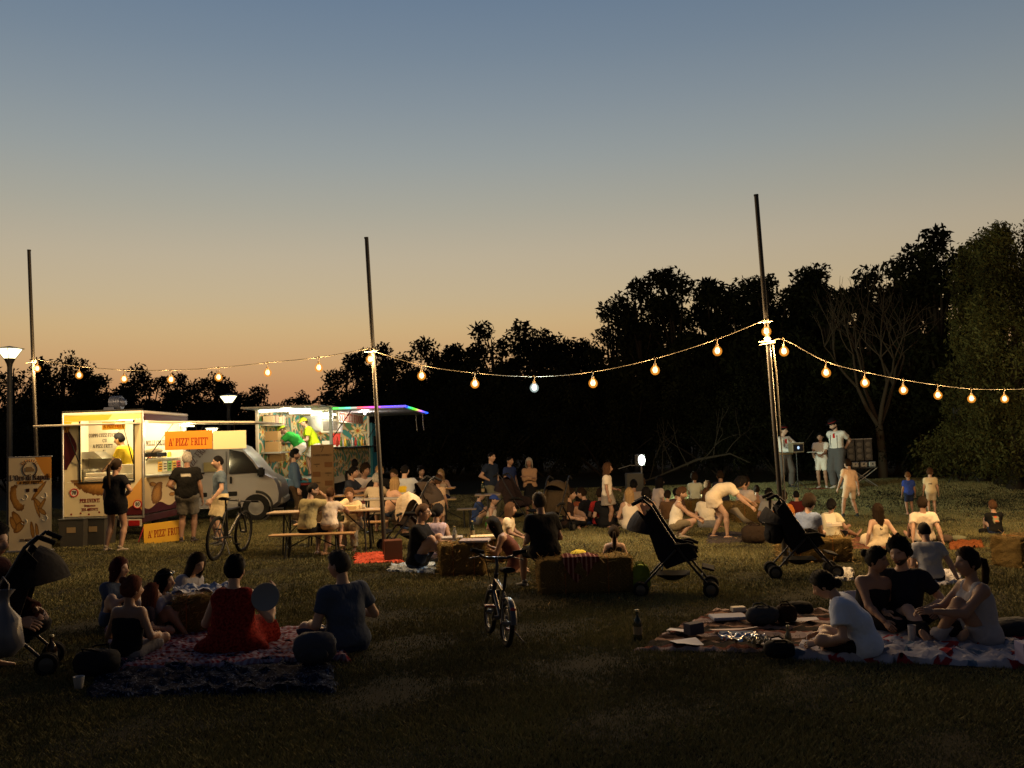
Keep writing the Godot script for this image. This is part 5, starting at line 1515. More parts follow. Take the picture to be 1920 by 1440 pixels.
	person("woman in black shirt and shorts waiting at the pizza trailer, hand on hip", -7.03, -16.01, 168, 1.62, "hip", {"f": true, "top": ["tee", Color(0.012, 0.012, 0.014), 0.025], "bot": ["short", Color(0.012, 0.012, 0.014), 0.03], "hair": ["ponylong", Color(0.02, 0.012, 0.007)], "shoes": Color(0.3, 0.25, 0.2), "al": Vector3(0.24, 0.08, 0.06), "ar": Vector3(-0.1, 0.08, 0), "head": [-15, 0], "hem": 0.12})
	person("grey haired man in black shirt and grey shorts at the trailer counter", -6.18, -17.14, -172, 1.71, "stand", {"top": ["tee", Color(0.012, 0.012, 0.014), 0.03], "bot": ["shorts", Color(0.17, 0.16, 0.14), 0.03], "hair": ["grey", Color(0.3, 0.29, 0.27)], "shoes": Color(0.04, 0.03, 0.03), "w": 1.08, "wl": Vector3(0.25, 0.98, 0.15), "hem": 0.1, "print": [[Color(0.5, 0.48, 0.42), 0.12, 0.165, 0.09, -1]]})
	person("man in slate polo shirt and cream shorts holding the bicycle", -5.36, -16.54, -62, 1.63, "stand", {"top": ["tee", Color(0.1, 0.14, 0.19)], "bot": ["shorts", Color(0.6, 0.5, 0.3), 0.03], "hair": ["crop", Color(0.008, 0.007, 0.007)], "wl": Vector3(0.3, 0.88, 0.2), "wr": Vector3(-0.25, 0.8, 0.1), "shoes": Color(0.012, 0.012, 0.014)})
	person("worker in yellow shirt bending inside the pizza trailer", -7.70, -18.29, -95, 1.66, "bend", {"lift": 0.52, "lean": 30, "top": ["tee", Color(0.6, 0.45, 0.04)], "bot": ["trousers", Color(0.012, 0.012, 0.014)], "hair": ["short", Color(0.008, 0.007, 0.007)], "shoes": Color(0.012, 0.012, 0.014), "wl": Vector3(0.14, 0.9, 0.5), "wr": Vector3(-0.14, 0.9, 0.5), "pz": 0, "py": 0.9})
	person("worker in green shirt and white shorts bending in the lit truck", -5.91, -24.55, -78, 1.74, "bend", {"lift": 0.86, "lean": 58, "top": ["tee", Color(0.03, 0.3, 0.05), 0.03], "bot": ["shorts", Color(0.72, 0.7, 0.66), 0.035], "hair": ["short", Color(0.07, 0.035, 0.018)], "hat": ["cap", Color(0.4, 0.55, 0.03)], "shoes": Color(0.012, 0.012, 0.014), "wl": Vector3(0.12, 0.95, 0.62), "wr": Vector3(-0.12, 0.95, 0.62), "w": 1.12, "hem": 0.04})
	person("worker in lime shirt and cap at the back of the lit truck", -5.57, -25.35, -70, 1.76, "bend", {"lift": 0.86, "lean": 30, "top": ["tee", Color(0.45, 0.62, 0.02), 0.03], "bot": ["shorts", Color(0.72, 0.7, 0.66), 0.03], "hair": ["short", Color(0.07, 0.035, 0.018)], "hat": ["cap", Color(0.5, 0.65, 0.03)], "shoes": Color(0.012, 0.012, 0.014), "wl": Vector3(0.16, 0.92, 0.45), "wr": Vector3(-0.16, 0.92, 0.45), "pz": 0, "py": 0.88, "w": 1.1})
	person("person in dark clothes cut off by the left edge beside the stroller", -4.53, -7.52, 80, 1.96, "squat", {"f": true, "top": ["long", Color(0.03, 0.008, 0.01), 0.03], "bot": ["trousers", Color(0.012, 0.012, 0.014)], "hair": ["lowbun", Color(0.008, 0.007, 0.007)]})
	person("dark haired person seen from behind just left of the floodlight case", 2.77, -21.35, 175, 1.57, "cross", {"top": ["tee", Color(0.3, 0.26, 0.24)], "bot": ["shorts", Color(0.012, 0.012, 0.014)], "hair": ["short", Color(0.008, 0.007, 0.007)]})
	person("boy in brown shirt sitting between the black stroller and the floodlight", 3.26, -19.75, 150, 1.19, "cross", {"top": ["tee", Color(0.12, 0.07, 0.04)], "bot": ["shorts", Color(0.2, 0.2, 0.2)], "hair": ["short", Color(0.02, 0.012, 0.007)]})
	person("woman in rust coloured top sitting behind the reclining man", 1.45, -20.55, -160, 1.22, "cross", {"f": true, "top": ["tee", Color(0.2, 0.06, 0.03)], "bot": ["trousers", Color(0.012, 0.012, 0.014)], "hair": ["bob", Color(0.008, 0.007, 0.007)]})
	person("girl with a bun behind the youth in red shorts", 5.72, -21.66, 165, 1.20, "cross", {"f": true, "top": ["tee", Color(0.3, 0.28, 0.3)], "bot": ["shorts", Color(0.012, 0.012, 0.014)], "hair": ["bun", Color(0.02, 0.012, 0.007)]})
	person("child in tan shirt sitting behind the woman with the brown bob", 4.72, -22.36, 178, 1.23, "cross", {"top": ["tee", Color(0.32, 0.22, 0.12)], "bot": ["shorts", Color(0.012, 0.012, 0.014)], "hair": ["curly", Color(0.07, 0.035, 0.018)]})
	person("man in maroon shirt behind the child in orange", 6.14, -19.96, 170, 1.18, "cross", {"top": ["tee", Color(0.09, 0.015, 0.015)], "bot": ["shorts", Color(0.012, 0.012, 0.014)], "hair": ["crop", Color(0.008, 0.007, 0.007)]})
	finish_people()

# ---------- lettering and print ----------
var fonts := {}
func lettering(s: String, high: float, at: Vector3, parent: Node, material: Material, narrow := 1.0, serif := true, turn := Basis()) -> MeshInstance3D:
	var key := "serif" if serif else "sans"
	if not fonts.has(key):
		var f := SystemFont.new()
		f.font_names = PackedStringArray(["Droid Serif" if serif else "Droid Sans"])
		f.font_weight = 700
		fonts[key] = f
	var t := TextMesh.new()
	t.text = s
	t.font = fonts[key]
	t.font_size = 48
	t.pixel_size = high / 35.0
	t.depth = 0.004
	t.curve_step = 2.0
	var o := part("lettering", t, material, parent)
	o.transform = Transform3D(turn.scaled_local(V(narrow, 1, 1)), at)
	return o

func printed(w: int, h: int, f: Callable, rough := 0.6) -> StandardMaterial3D:
	var im := Image.create(w, h, false, Image.FORMAT_RGB8)
	for y in h:
		for x in w:
			var c: Color = f.call((x + 0.5) / w, (y + 0.5) / h)
			im.set_pixel(x, y, c.linear_to_srgb())
	var m := StandardMaterial3D.new()
	m.albedo_texture = ImageTexture.create_from_image(im)
	m.roughness = rough
	m.metallic_specular = 0.12 if rough > 0.7 else 0.35
	return m

var grain := FastNoiseLite.new()
# a golden fried shape: how far inside (1 centre, 0 outside) an ellipse at c with half axes r turned by a
func blob(u: float, v: float, cx: float, cy: float, rx: float, ry: float, a: float) -> float:
	var dx := u - cx
	var dy := v - cy
	var x := (dx * cos(a) + dy * sin(a)) / rx
	var y := (-dx * sin(a) + dy * cos(a)) / ry
	return 1.0 - sqrt(x * x + y * y) + 0.12 * grain.get_noise_2d(u * 900.0, v * 900.0)

func fried(c: Color, b: float, u: float, v: float) -> Color:
	if b <= 0.0:
		return c
	var k := clampf(b * 2.2, 0.0, 1.0)
	var n := 0.5 + 0.5 * grain.get_noise_2d(u * 1500.0, v * 1500.0)
	return Color(0.13, 0.05, 0.012).lerp(Color(0.62, 0.32, 0.07), k * (0.45 + 0.6 * n))

func banner_print(u: float, v: float) -> Color:
	var c := Color(0.74, 0.62, 0.4)
	if v < 0.24 and u > 0.55 and v < 0.2 * (u - 0.5) / 0.5 + 0.06 * sin(u * 9.0):
		c = Color(0.66, 0.3, 0.05)
	for q in [[0.2, 0.42, 0.15, 0.12, 0.9], [0.24, 0.43, 0.11, 0.08, 0.9]]:
		pass
	var ring := blob(u, v, 0.2, 0.43, 0.19, 0.125, 0.5)
	if blob(u, v, 0.3, 0.4, 0.16, 0.1, 0.5) < 0.12:
		c = fried(c, ring, u, v)
	for q in [[0.7, 0.36, 0.2, 0.03, -0.5], [0.68, 0.49, 0.12, 0.035, 0.4], [0.76, 0.52, 0.13, 0.03, -0.6], [0.66, 0.55, 0.12, 0.03, 0.9], [0.78, 0.58, 0.1, 0.03, 0.3], [0.2, 0.66, 0.15, 0.06, 0.5], [0.24, 0.74, 0.14, 0.05, -0.3], [0.1, 0.7, 0.1, 0.05, 0.7], [0.55, 0.78, 0.045, 0.1, -0.35], [0.66, 0.79, 0.04, 0.09, -0.3]]:
		c = fried(c, blob(u, v, q[0], q[1], q[2], q[3], q[4]), u, v)
	return c

func rear_print(u: float, v: float) -> Color:
	var c := Color(0.74, 0.66, 0.42)
	if v < 0.065:
		c = Color(0.62, 0.26, 0.03) if u < 0.62 - v else Color(0.7, 0.45, 0.2)
	if u < 0.2 and v > 0.1 and v < 0.52 and u < 0.1 - 0.07 * sin(v * 12.0 + 1.0):
		c = Color(0.06, 0.008, 0.012)
	if v < 0.16 and u < 0.14 - v * 0.5:
		c = Color(0.62, 0.26, 0.03)
	if v > 0.6 and u > 0.7:
		var e := 0.98 - (v - 0.62) * 1.1
		if u > e:
			c = Color(0.66, 0.36, 0.09)
		if v > 0.93 - 0.05 * sin(u * 16.0):
			c = Color(0.07, 0.008, 0.012)
	c = fried(c, blob(u, v, 0.42, 0.6, 0.34, 0.17, 0.15) if v > 0.62 else 0.0, u, v)
	return c

func side_print(u: float, v: float) -> Color:
	var c := Color(0.72, 0.58, 0.34)
	if v > 0.78 + 0.07 * sin(u * 14.0):
		c = Color(0.06, 0.006, 0.012)
	c = fried(c, blob(u, v, 0.3, 0.45, 0.13, 0.3, 0.2) - 0.5 * maxf(0.0, blob(u, v, 0.36, 0.42, 0.1, 0.25, 0.2)), u, v)
	for q in [[0.55, 0.2, 0.03, 0.14, 0.5], [0.66, 0.3, 0.03, 0.14, 0.4], [0.62, 0.55, 0.07, 0.06, 0.0], [0.2, 0.2, 0.08, 0.06, 0.7], [0.8, 0.5, 0.05, 0.2, 0.2]]:
		c = fried(c, blob(u, v, q[0], q[1], q[2], q[3], q[4]), u, v)
	return c

# big painted flowers and waves
func mural(u: float, v: float) -> Color:
	var c := Color(0.62, 0.55, 0.36)
	var w := sin(u * 21.0 + 3.0 * sin(v * 9.0)) + sin(v * 17.0 + 2.0 * sin(u * 13.0))
	if w > 0.75:
		c = Color(0.04, 0.26, 0.26)
	elif w > 0.45:
		c = Color(0.6, 0.22, 0.04)
	elif w < -0.9:
		c = Color(0.08, 0.24, 0.1)
	elif w < -0.6:
		c = Color(0.55, 0.06, 0.03)
	for q in [[0.18, 0.3, 0.15, 8, 0.0], [0.5, 0.62, 0.2, 6, 0.4], [0.82, 0.28, 0.17, 8, 0.2], [0.15, 0.82, 0.13, 6, 0.7], [0.85, 0.8, 0.16, 7, 0.1], [0.5, 0.14, 0.1, 5, 0.3]]:
		var dx: float = u - q[0]
		var dy: float = v - q[1]
		var r: float = sqrt(dx * dx + dy * dy) / q[2]
		var edge: float = 0.72 + 0.28 * cos(atan2(dy, dx) * q[3] + q[4])
		if r < edge:
			var k := r / edge
			c = Color(0.6, 0.1, 0.03) if k < 0.22 else Color(0.72, 0.5, 0.06) if k < 0.4 else Color(0.75, 0.66, 0.45) if k < 0.72 else Color(0.6, 0.27, 0.03) if k < 0.88 else Color(0.03, 0.2, 0.24)
	return c

func tube_lamp(called: String, a: Vector3, b: Vector3, r: float, mt: Material, parent: Node) -> MeshInstance3D:
	var m := MB.new()
	m.tube([a, b], r, 10)
	return part(called, m, mt, parent)

# ---------- food trucks and van ----------
func build_trucks() -> void:
	rng.seed = 12
	grain.frequency = 0.02
	var steel := mat(0.42, 0.42, 0.4, 0.35, 0.8)
	var white := mat(0.66, 0.62, 0.52, 0.5)
	var dark := mat(0.02, 0.02, 0.02, 0.7)
	var maroon := mat(0.06, 0.008, 0.012, 0.6)
	var red_ink := mat(0.22, 0.02, 0.012, 0.7)
	# --- pizza trailer: its open back faces the field
	var t := thing("food_trailer", "brightly lit fried pizza trailer with raised flaps, its open back facing the field", "food trailer", V(-7.96, 0.03, -17.59))
	part("floor", bx(V(1.54, 0.06, 2.4), 0.0, V(0, 0.49, -1.2)), steel, t)
	part("roof", bx(V(1.58, 0.06, 2.44), 0.02, V(0, 2.5, -1.2)), white, t)
	part("side_wall", bx(V(0.04, 1.94, 2.36), 0.0, V(-0.75, 1.5, -1.2)), white, t)
	part("end_wall", bx(V(1.44, 1.94, 0.04), 0.0, V(0, 1.5, -2.37)), white, t)
	part("inner_partition", bx(V(0.6, 1.26, 0.03), 0.0, V(-0.43, 1.84, -0.98)), mat(0.42, 0.38, 0.3, 0.6), t)
	var pr := printed(224, 300, rear_print)
	var rear := func(x0: float, x1: float, y0: float, y1: float) -> MB:
		var m := MB.new()
		m.box(V((x0 + x1) / 2, (y0 + y1) / 2, -0.02), V(x1 - x0, y1 - y0, 0.04))
		for i in m.v.size():
			m.uv[i] = Vector2((m.v[i].x + 0.77) / 1.54, (2.47 - m.v[i].y) / 2.01)
		return m
	part("rear_panel", rear.call(-0.77, 0.41, 0.5, 1.18), pr, t)
	part("rear_door", rear.call(0.416, 0.77, 0.5, 1.18), pr, t)
	part("rear_column", rear.call(-0.77, -0.44, 1.184, 2.36), pr, t)
	part("rear_column", rear.call(0.6, 0.77, 1.184, 2.36), pr, t)
	part("rear_header", rear.call(-0.77, 0.77, 2.364, 2.47), pr, t)
	for x in [-0.772, 0.772]:
		part("corner_trim", bx(V(0.035, 2.06, 0.05), 0.01, V(x, 1.5, 0.0)), steel, t)
	part("bottom_trim", bx(V(1.58, 0.04, 0.05), 0.01, V(0, 0.475, 0.0)), steel, t)
	part("top_trim", bx(V(1.58, 0.03, 0.05), 0.01, V(0, 2.545, 0.0)), dark, t)
	var fr := MB.new()
	fr.box(V(0.08, 1.165, 0.01), V(1.06, 0.03, 0.03))
	fr.box(V(-0.445, 1.77, 0.01), V(0.022, 1.18, 0.03))
	fr.box(V(0.605, 1.77, 0.01), V(0.022, 1.18, 0.03))
	part("window_frame", fr, dark, t)
	for y in [0.98, 0.62]:
		part("hinge", bx(V(0.07, 0.06, 0.02), 0.005, V(0.41, y, 0.02)), steel, t)
	for q in [["70", -0.56, 0.98], ["80", 0.665, 0.72]]:
		var m := MB.new()
		m.lathe([Vector2(0, 0.004), Vector2(0.085, 0.004), Vector2(0.085, -0.002)], 24, Transform3D(Basis(Vector3.RIGHT, PI / 2), V(q[1], q[2], 0.008)))
		var disc := part("speed_disc", m, mat(0.75, 0.72, 0.62, 0.5), t)
		m = MB.new()
		m.ring(V(q[1], q[2], 0.012), V(0, 0, 1), 0.075, 0.012, 24, 6)
		part("red_ring", m, mat(0.45, 0.02, 0.015, 0.5), disc)
		lettering(q[0], 0.07, V(q[1], q[2], 0.016), disc, dark, 0.8, false)
	lettering("PER EVENTI", 0.075, V(-0.26, 0.82, 0.006), t, red_ink, 0.62)
	lettering("francesco", 0.04, V(-0.26, 0.725, 0.006), t, red_ink, 0.8)
	lettering("331 4057972", 0.055, V(-0.26, 0.65, 0.006), t, red_ink, 0.72)
	for x in [-0.62, -0.44, -0.28, -0.08]:
		var m := MB.new()
		m.ball(V(x, 0.57 - 0.02 * sin(x * 20.0), 0.003), V(0.02, 0.02, 0.004), 5, 8)
		part("printed_dot", m, red_ink, t)
	# inside
	var ink := mat(0.05, 0.035, 0.03, 0.7)
	lettering("COPPI CUZZ FUCE", 0.075, V(-0.45, 2.09, -0.96), t, ink, 0.6)
	lettering("CU", 0.07, V(-0.4, 1.98, -0.96), t, ink, 0.7)
	lettering("A PIZZ FRITT", 0.075, V(-0.44, 1.87, -0.96), t, ink, 0.6)
	lettering("A'", 0.07, V(-0.42, 1.76, -0.96), t, ink, 0.7)
	lettering("E MILLE CULURE", 0.11, V(0.1, 1.91, -2.34), t, ink, 0.42)
	var yellow := mat(0.66, 0.4, 0.025, 0.5)
	var sg := part("inner_sign", bx(V(0.45, 0.16, 0.02), 0.0, V(0.1, 2.26, -0.25)), yellow, t)
	lettering("A' PIZZ FRITT", 0.075, V(0.1, 2.25, -0.238), sg, red_ink, 0.55)
	part("counter", bx(V(1.0, 0.05, 0.5), 0.008, V(0.08, 1.18, -0.32)), steel, t)
	for q in [[-0.2, 1.31, -0.3, 0.44, 0.07, 0.3], [-0.2, 1.24, -0.28, 0.46, 0.06, 0.34], [0.22, 1.38, -0.55, 0.36, 0.22, 0.3], [0.3, 1.26, -0.3, 0.26, 0.1, 0.3]]:
		part("food_tray", bx(V(q[3], q[4], q[5]), 0.012, V(q[0], q[1], q[2])), mat(0.7, 0.66, 0.55, 0.5), t)
	part("back_bench", bx(V(0.6, 0.75, 0.5), 0.01, V(-0.4, 0.86, -1.4)), steel, t)
	var hood := MB.new()
	hood.slab(PackedVector2Array([Vector2(-0.28, 0), Vector2(0.28, 0), Vector2(0.12, 0.14), Vector2(-0.28, 0.14)]), 0.5, Transform3D(Basis(), V(-0.5, 1.62, -0.45)))
	part("extractor_hood", hood, steel, t)
	var fry := MB.new()
	fry.lathe([Vector2(0.0, 0), Vector2(0.16, 0), Vector2(0.19, 0.2), Vector2(0.17, 0.2), Vector2(0.15, 0.04), Vector2(0, 0.03)], 18, Transform3D(Basis(), V(-0.5, 1.22, -0.62)))
	part("frying_pan", fry, steel, t)
	part("wall_shelf", bx(V(0.7, 0.025, 0.2), 0.0, V(0.25, 1.56, -2.24)), steel, t)
	for k in 5:
		part("jar", bx(V(0.07, 0.13, 0.07), 0.012, V(0.0 + 0.11 * k, 1.64, -2.22)), mat([0.5, 0.2, 0.08, 0.4, 0.6][k], [0.1, 0.14, 0.04, 0.3, 0.55][k], 0.04, 0.4), t)
	# right hand side: counter, display glass and printed panel
	var sp := printed(256, 128, side_print)
	var side := MB.new()
	side.box(V(0.75, 0.86, -1.2), V(0.04, 0.72, 2.34))
	for i in side.v.size():
		side.uv[i] = Vector2(-side.v[i].z / 2.4, (1.22 - side.v[i].y) / 0.72)
	part("side_panel", side, sp, t)
	part("side_skirt", bx(V(0.05, 0.13, 2.4), 0.0, V(0.75, 0.43, -1.2)), maroon, t)
	part("side_fascia", bx(V(0.05, 0.13, 2.3), 0.0, V(0.76, 2.405, -1.25)), maroon, t)
	part("side_post", bx(V(0.06, 1.12, 0.06), 0.0, V(0.74, 1.78, -0.08)), steel, t)
	part("side_post", bx(V(0.06, 1.12, 0.06), 0.0, V(0.74, 1.78, -2.33)), steel, t)
	part("side_counter", bx(V(0.36, 0.04, 2.2), 0.01, V(0.86, 1.25, -1.2)), steel, t)
	var gl := StandardMaterial3D.new()
	gl.transparency = BaseMaterial3D.TRANSPARENCY_ALPHA
	gl.albedo_color = Color(0.8, 0.9, 0.85, 0.12)
	gl.roughness = 0.05
	part("display_glass", bx(V(0.012, 0.3, 1.4), 0.0, V(0.9, 1.43, -1.3)), gl, t)
	part("display_shelf", bx(V(0.3, 0.02, 1.4), 0.0, V(0.78, 1.585, -1.3)), white, t)
	part("black_tray", bx(V(0.34, 0.08, 0.5), 0.01, V(0.8, 1.66, -0.45)), dark, t)
	for k in 3:
		var m := MB.new()
		m.ball(V(0.8, 1.74, -0.35 - 0.12 * k), V(0.13, 0.06, 0.09), 6, 9)
		part("paper_bag", m, mat(0.7, 0.66, 0.55, 0.8), t)
	for q in [[-0.45, Color(0.7, 0.4, 0.03)], [-0.7, Color(0.7, 0.66, 0.5)], [-0.95, Color(0.2, 0.4, 0.1)], [-1.2, Color(0.7, 0.45, 0.05)], [-1.45, Color(0.6, 0.06, 0.05)]]:
		var c: Color = q[1]
		var card := part("menu_card", bx(V(0.01, 0.2, 0.2), 0.0, V(0.925, 1.42, q[0])), mat(c.r, c.g, c.b, 0.6), t)
		for k in 3:
			part("printed_line", bx(V(0.004, 0.02, 0.14), 0.0, V(0.933, 1.47 - 0.05 * k, q[0])), ink, card)
	# flaps
	var fl := MB.new()
	fl.box(V(-0.02, 2.27, 0.56), V(1.5, 0.035, 1.12), Basis(Vector3.RIGHT, 0.03), 0.008)
	part("rear_flap", fl, white, t)
	var sf := MB.new()
	sf.box(V(1.86, 2.27, -1.2), V(2.1, 0.035, 2.1), Basis(Vector3(0, 0, 1), -0.035), 0.008)
	part("side_flap", sf, white, t)
	for q in [[V(-0.43, 1.5, 0.03), V(-0.5, 2.26, 0.5)], [V(0.6, 1.5, 0.03), V(0.6, 2.26, 0.5)], [V(0.78, 1.55, -0.12), V(1.25, 2.26, -0.3)], [V(0.78, 1.55, -2.2), V(1.25, 2.26, -2.1)]]:
		var m := MB.new()
		m.tube([q[0], q[0].lerp(q[1], 0.5)], 0.011, 8)
		m.tube([q[0].lerp(q[1], 0.5), q[1]], 0.006, 8)
		part("gas_strut", m, dark, t)
	# roof motor
	var mo := MB.new()
	mo.tube([V(-0.06, 2.72, -0.5), V(0.16, 2.72, -0.5)], 0.13, 14)
	mo.tube([V(0.16, 2.72, -0.5), V(0.24, 2.72, -0.5)], [0.1, 0.05], 12)
	mo.box(V(-0.06, 2.58, -0.5), V(0.2, 0.1, 0.22))
	for k in 5:
		mo.ring(V(-0.03 + 0.045 * k, 2.72, -0.5), V(1, 0, 0), 0.132, 0.008, 16, 5)
	part("roof_fan", mo, mat(0.03, 0.04, 0.08, 0.4, 0.5), t)
	# chassis
	for x in [-0.6, 0.6]:
		var m := MB.new()
		m.lathe([Vector2(0.0, 0.07), Vector2(0.14, 0.075), Vector2(0.15, 0.085), Vector2(0.22, 0.09), Vector2(0.25, 0.05), Vector2(0.25, -0.05), Vector2(0.22, -0.09), Vector2(0, -0.09)], 20, Transform3D(Basis(Vector3(0, 0, 1), PI / 2), V(x, 0.25, -1.25)))
		part("wheel", m, dark, t)
	part("light_bar", bx(V(0.42, 0.15, 0.04), 0.01, V(0.53, 0.36, 0.0)), mat(0.4, 0.38, 0.33, 0.6), t)
	part("tail_light", bx(V(0.22, 0.11, 0.03), 0.01, V(0.6, 0.36, 0.03)), mat(0.28, 0.01, 0.01, 0.25), t)
	for k in 3:
		var m := MB.new()
		var a := TAU * k / 3.0
		m.tube([V(0.82, 0.3, 0.1), V(0.82 + cos(a) * 0.13, 0.0, 0.1 + sin(a) * 0.13)], 0.012, 6)
		part("jack_leg", m, mat(0.4, 0.02, 0.03, 0.5), t)
	# light fittings
	for q in [V(0.05, 2.42, -0.55), V(0.05, 2.42, -1.7)]:
		tube_lamp("tube_lamp", q - V(0.5, 0, 0), q + V(0.5, 0, 0), 0.02, glow(1.0, 0.86, 0.52, 3.0), t)
		lamp(q - V(0, 0.07, 0), Color(1.0, 0.80, 0.42), 1.2, 0.08, t)
	lamp(V(1.2, 2.2, -1.2), Color(1.0, 0.80, 0.42), 1.2 * 0.9, 0.08, t)
	tube_lamp("tube_lamp", V(1.2, 2.235, -1.6), V(1.2, 2.235, -0.8), 0.018, glow(1.0, 0.86, 0.52, 2.5), t)
	# signs hung from the side flap
	var s := thing("hanging_sign", "orange sign reading A' PIZZ' FRITT' hung from the trailer flap", "sign", V(-7.96, 0.03, -17.59) + V(1.66, 1.92, 0.0))
	part("board", bx(V(0.92, 0.36, 0.012), 0.003), mat(0.62, 0.24, 0.012, 0.5), s)
	lettering("A' PIZZ' FRITT'", 0.15, V(0.0, -0.03, 0.008), s, red_ink, 0.5)
	var s2 := thing("hanging_sign", "blank cream board hung beside the orange sign", "sign", V(-7.96, 0.03, -17.59) + V(2.46, 1.9, 0.02), -4)
	part("board", bx(V(0.66, 0.35, 0.012), 0.003), mat(0.72, 0.66, 0.42, 0.5), s2)
	for q in [[s, -0.15], [s, 0.15], [s2, -0.2], [s2, 0.1]]:
		var m := MB.new()
		m.tube([V(q[1], 0.17, 0), V(q[1] - 0.01, 0.26, -0.01), V(q[1], 0.345, -0.02)], 0.004, 5)
		part("wire", m, dark, q[0])
	# --- the flowery food truck
	var k2 := thing("food_truck", "lit food truck painted with flowers, rainbow lights round its awning", "food truck", V(-5.62, 0.05, -23.25) + V(0, -0.08, 0))
	k2.scale = V(1.1, 1.05, 1.1)
	var mu := printed(300, 200, mural, 0.5)
	var cream := mat(0.66, 0.6, 0.45, 0.5)
	var teal := mat(0.03, 0.25, 0.32, 0.5)
	var L := 5.5
	part("floor", bx(V(1.76, 0.1, L), 0.0, V(0, 0.87, -L / 2)), steel, k2)
	part("sill", bx(V(1.8, 0.1, 0.05), 0.01, V(0, 0.87, 0.03)), teal, k2)
	part("lower_sill", bx(V(1.8, 0.06, 0.04), 0.01, V(0, 0.785, 0.03)), mat(0.3, 0.03, 0.02, 0.5), k2)
	part("roof", bx(V(1.8, 0.07, L), 0.02, V(0, 2.64, -L / 2)), cream, k2)
	var wl := MB.new()
	wl.box(V(-0.87, 1.77, -L / 2), V(0.04, 1.7, L))
	for i in wl.v.size():
		wl.uv[i] = Vector2(-wl.v[i].z / 2.4, (2.6 - wl.v[i].y) / 1.7)
	part("painted_wall", wl, mu, k2)
	var ew := MB.new()
	ew.box(V(0, 1.77, -L + 0.02), V(1.7, 1.7, 0.04))
	for i in ew.v.size():
		ew.uv[i] = Vector2(ew.v[i].x / 1.7 + 0.5, (2.6 - ew.v[i].y) / 1.7)
	part("painted_wall", ew, mu, k2)
	var div := MB.new()
	div.box(V(-0.42, 1.36, -2.25), V(0.86, 0.88, 0.04))
	for i in div.v.size():
		div.uv[i] = Vector2(div.v[i].x * 0.9 + 0.1, (2.6 - div.v[i].y) / 1.7)
	part("painted_cupboard", div, mu, k2)
	part("kitchen_counter", bx(V(0.84, 0.05, 0.6), 0.01, V(-0.42, 1.83, -2.45)), steel, k2)
	var low := MB.new()
	low.box(V(0.86, 1.28, -L / 2), V(0.04, 0.72, L - 0.1))
	for i in low.v.size():
		low.uv[i] = Vector2(-low.v[i].z / 2.0, (1.9 - low.v[i].y) / 1.0)
	part("painted_side_panel", low, mu, k2)
	part("side_band", bx(V(0.05, 0.16, L - 0.1), 0.0, V(0.87, 0.85, -L / 2)), mat(0.62, 0.56, 0.4, 0.5), k2)
	for k in 9:
		var m := MB.new()
		m.lathe([Vector2(0.0, 0), Vector2(0.032, 0.005), Vector2(0.034, 0.13), Vector2(0.014, 0.18), Vector2(0.013, 0.24), Vector2(0, 0.24)], 10, Transform3D(Basis(), V(0.9, 1.665, -0.5 - 0.5 * k)))
		part("bottle", m, mat([0.5, 0.1, 0.55, 0.03, 0.4][k % 5], [0.05, 0.25, 0.35, 0.05, 0.38][k % 5], [0.03, 0.05, 0.04, 0.03, 0.3][k % 5], 0.25), k2)
	part("side_counter", bx(V(0.4, 0.04, L - 0.3), 0.008, V(0.98, 1.64, -L / 2)), dark, k2)
	var board := part("name_board", bx(V(0.05, 0.26, 3.6), 0.0, V(0.86, 2.42, -2.6)), cream, k2)
	lettering("STREET FOOD", 0.22, V(0.89, 2.42, -2.6), board, mat(0.4, 0.05, 0.02, 0.6), 1.6, true, Basis(Vector3.UP, PI / 2))
	for q in [V(-0.86, 1.72, 0.0), V(0.86, 1.72, 0.0)]:
		part("corner_post", bx(V(0.07, 1.8, 0.07), 0.01, q), mat(0.25, 0.36, 0.38, 0.4) if q.x > 0 else cream, k2)
	part("side_post", bx(V(0.06, 1.7, 0.08), 0.01, V(0.86, 1.75, -L + 0.06)), cream, k2)
	part("shelf", bx(V(0.3, 0.03, 1.5), 0.0, V(-0.7, 2.26, -1.0)), steel, k2)
	for k in 4:
		part("carton", bx(V(0.22, 0.2 + 0.04 * (k % 2), 0.26), 0.005, V(-0.7, 2.38 + 0.02 * (k % 2), -0.45 - 0.33 * k)), mat(0.62 - 0.1 * (k % 2), 0.5 - 0.14 * (k % 2), 0.3, 0.8), k2)
	for q in [[-0.68, 1.72, -0.7, 0.3, 0.26], [-0.7, 1.99, -0.75, 0.28, 0.24], [-0.66, 1.46, -1.0, 0.3, 0.24]]:
		part("cardboard_box", bx(V(0.32, q[4], q[3]), 0.004, V(q[0], q[1], q[2])), mat(0.42, 0.27, 0.12, 0.85), k2)
	part("prep_bench", bx(V(0.46, 0.04, 1.6), 0.0, V(-0.62, 1.57, -1.0)), steel, k2)
	var eh := MB.new()
	eh.slab(PackedVector2Array([Vector2(-0.4, 0), Vector2(0.1, 0), Vector2(0.4, 0.34), Vector2(0.4, 0.42), Vector2(-0.4, 0.42)]), 0.7, Transform3D(Basis(), V(0.05, 2.1, -2.4)))
	part("extractor_hood", eh, mat(0.3, 0.3, 0.28, 0.35, 0.9), k2)
	part("oven", bx(V(0.48, 0.36, 0.4), 0.01, V(0.5, 2.22, -1.9)), mat(0.5, 0.48, 0.42, 0.4), k2)
	part("oven_door", bx(V(0.36, 0.24, 0.02), 0.005, V(0.5, 2.22, -1.69)), mat(0.1, 0.1, 0.1, 0.2), k2)
	part("red_first_aid_box", bx(V(0.2, 0.3, 0.08), 0.01, V(0.66, 1.86, -1.6)), mat(0.5, 0.02, 0.02, 0.4), k2)
	part("fridge", bx(V(0.5, 0.9, 0.5), 0.01, V(0.5, 1.38, -2.1)), white, k2)
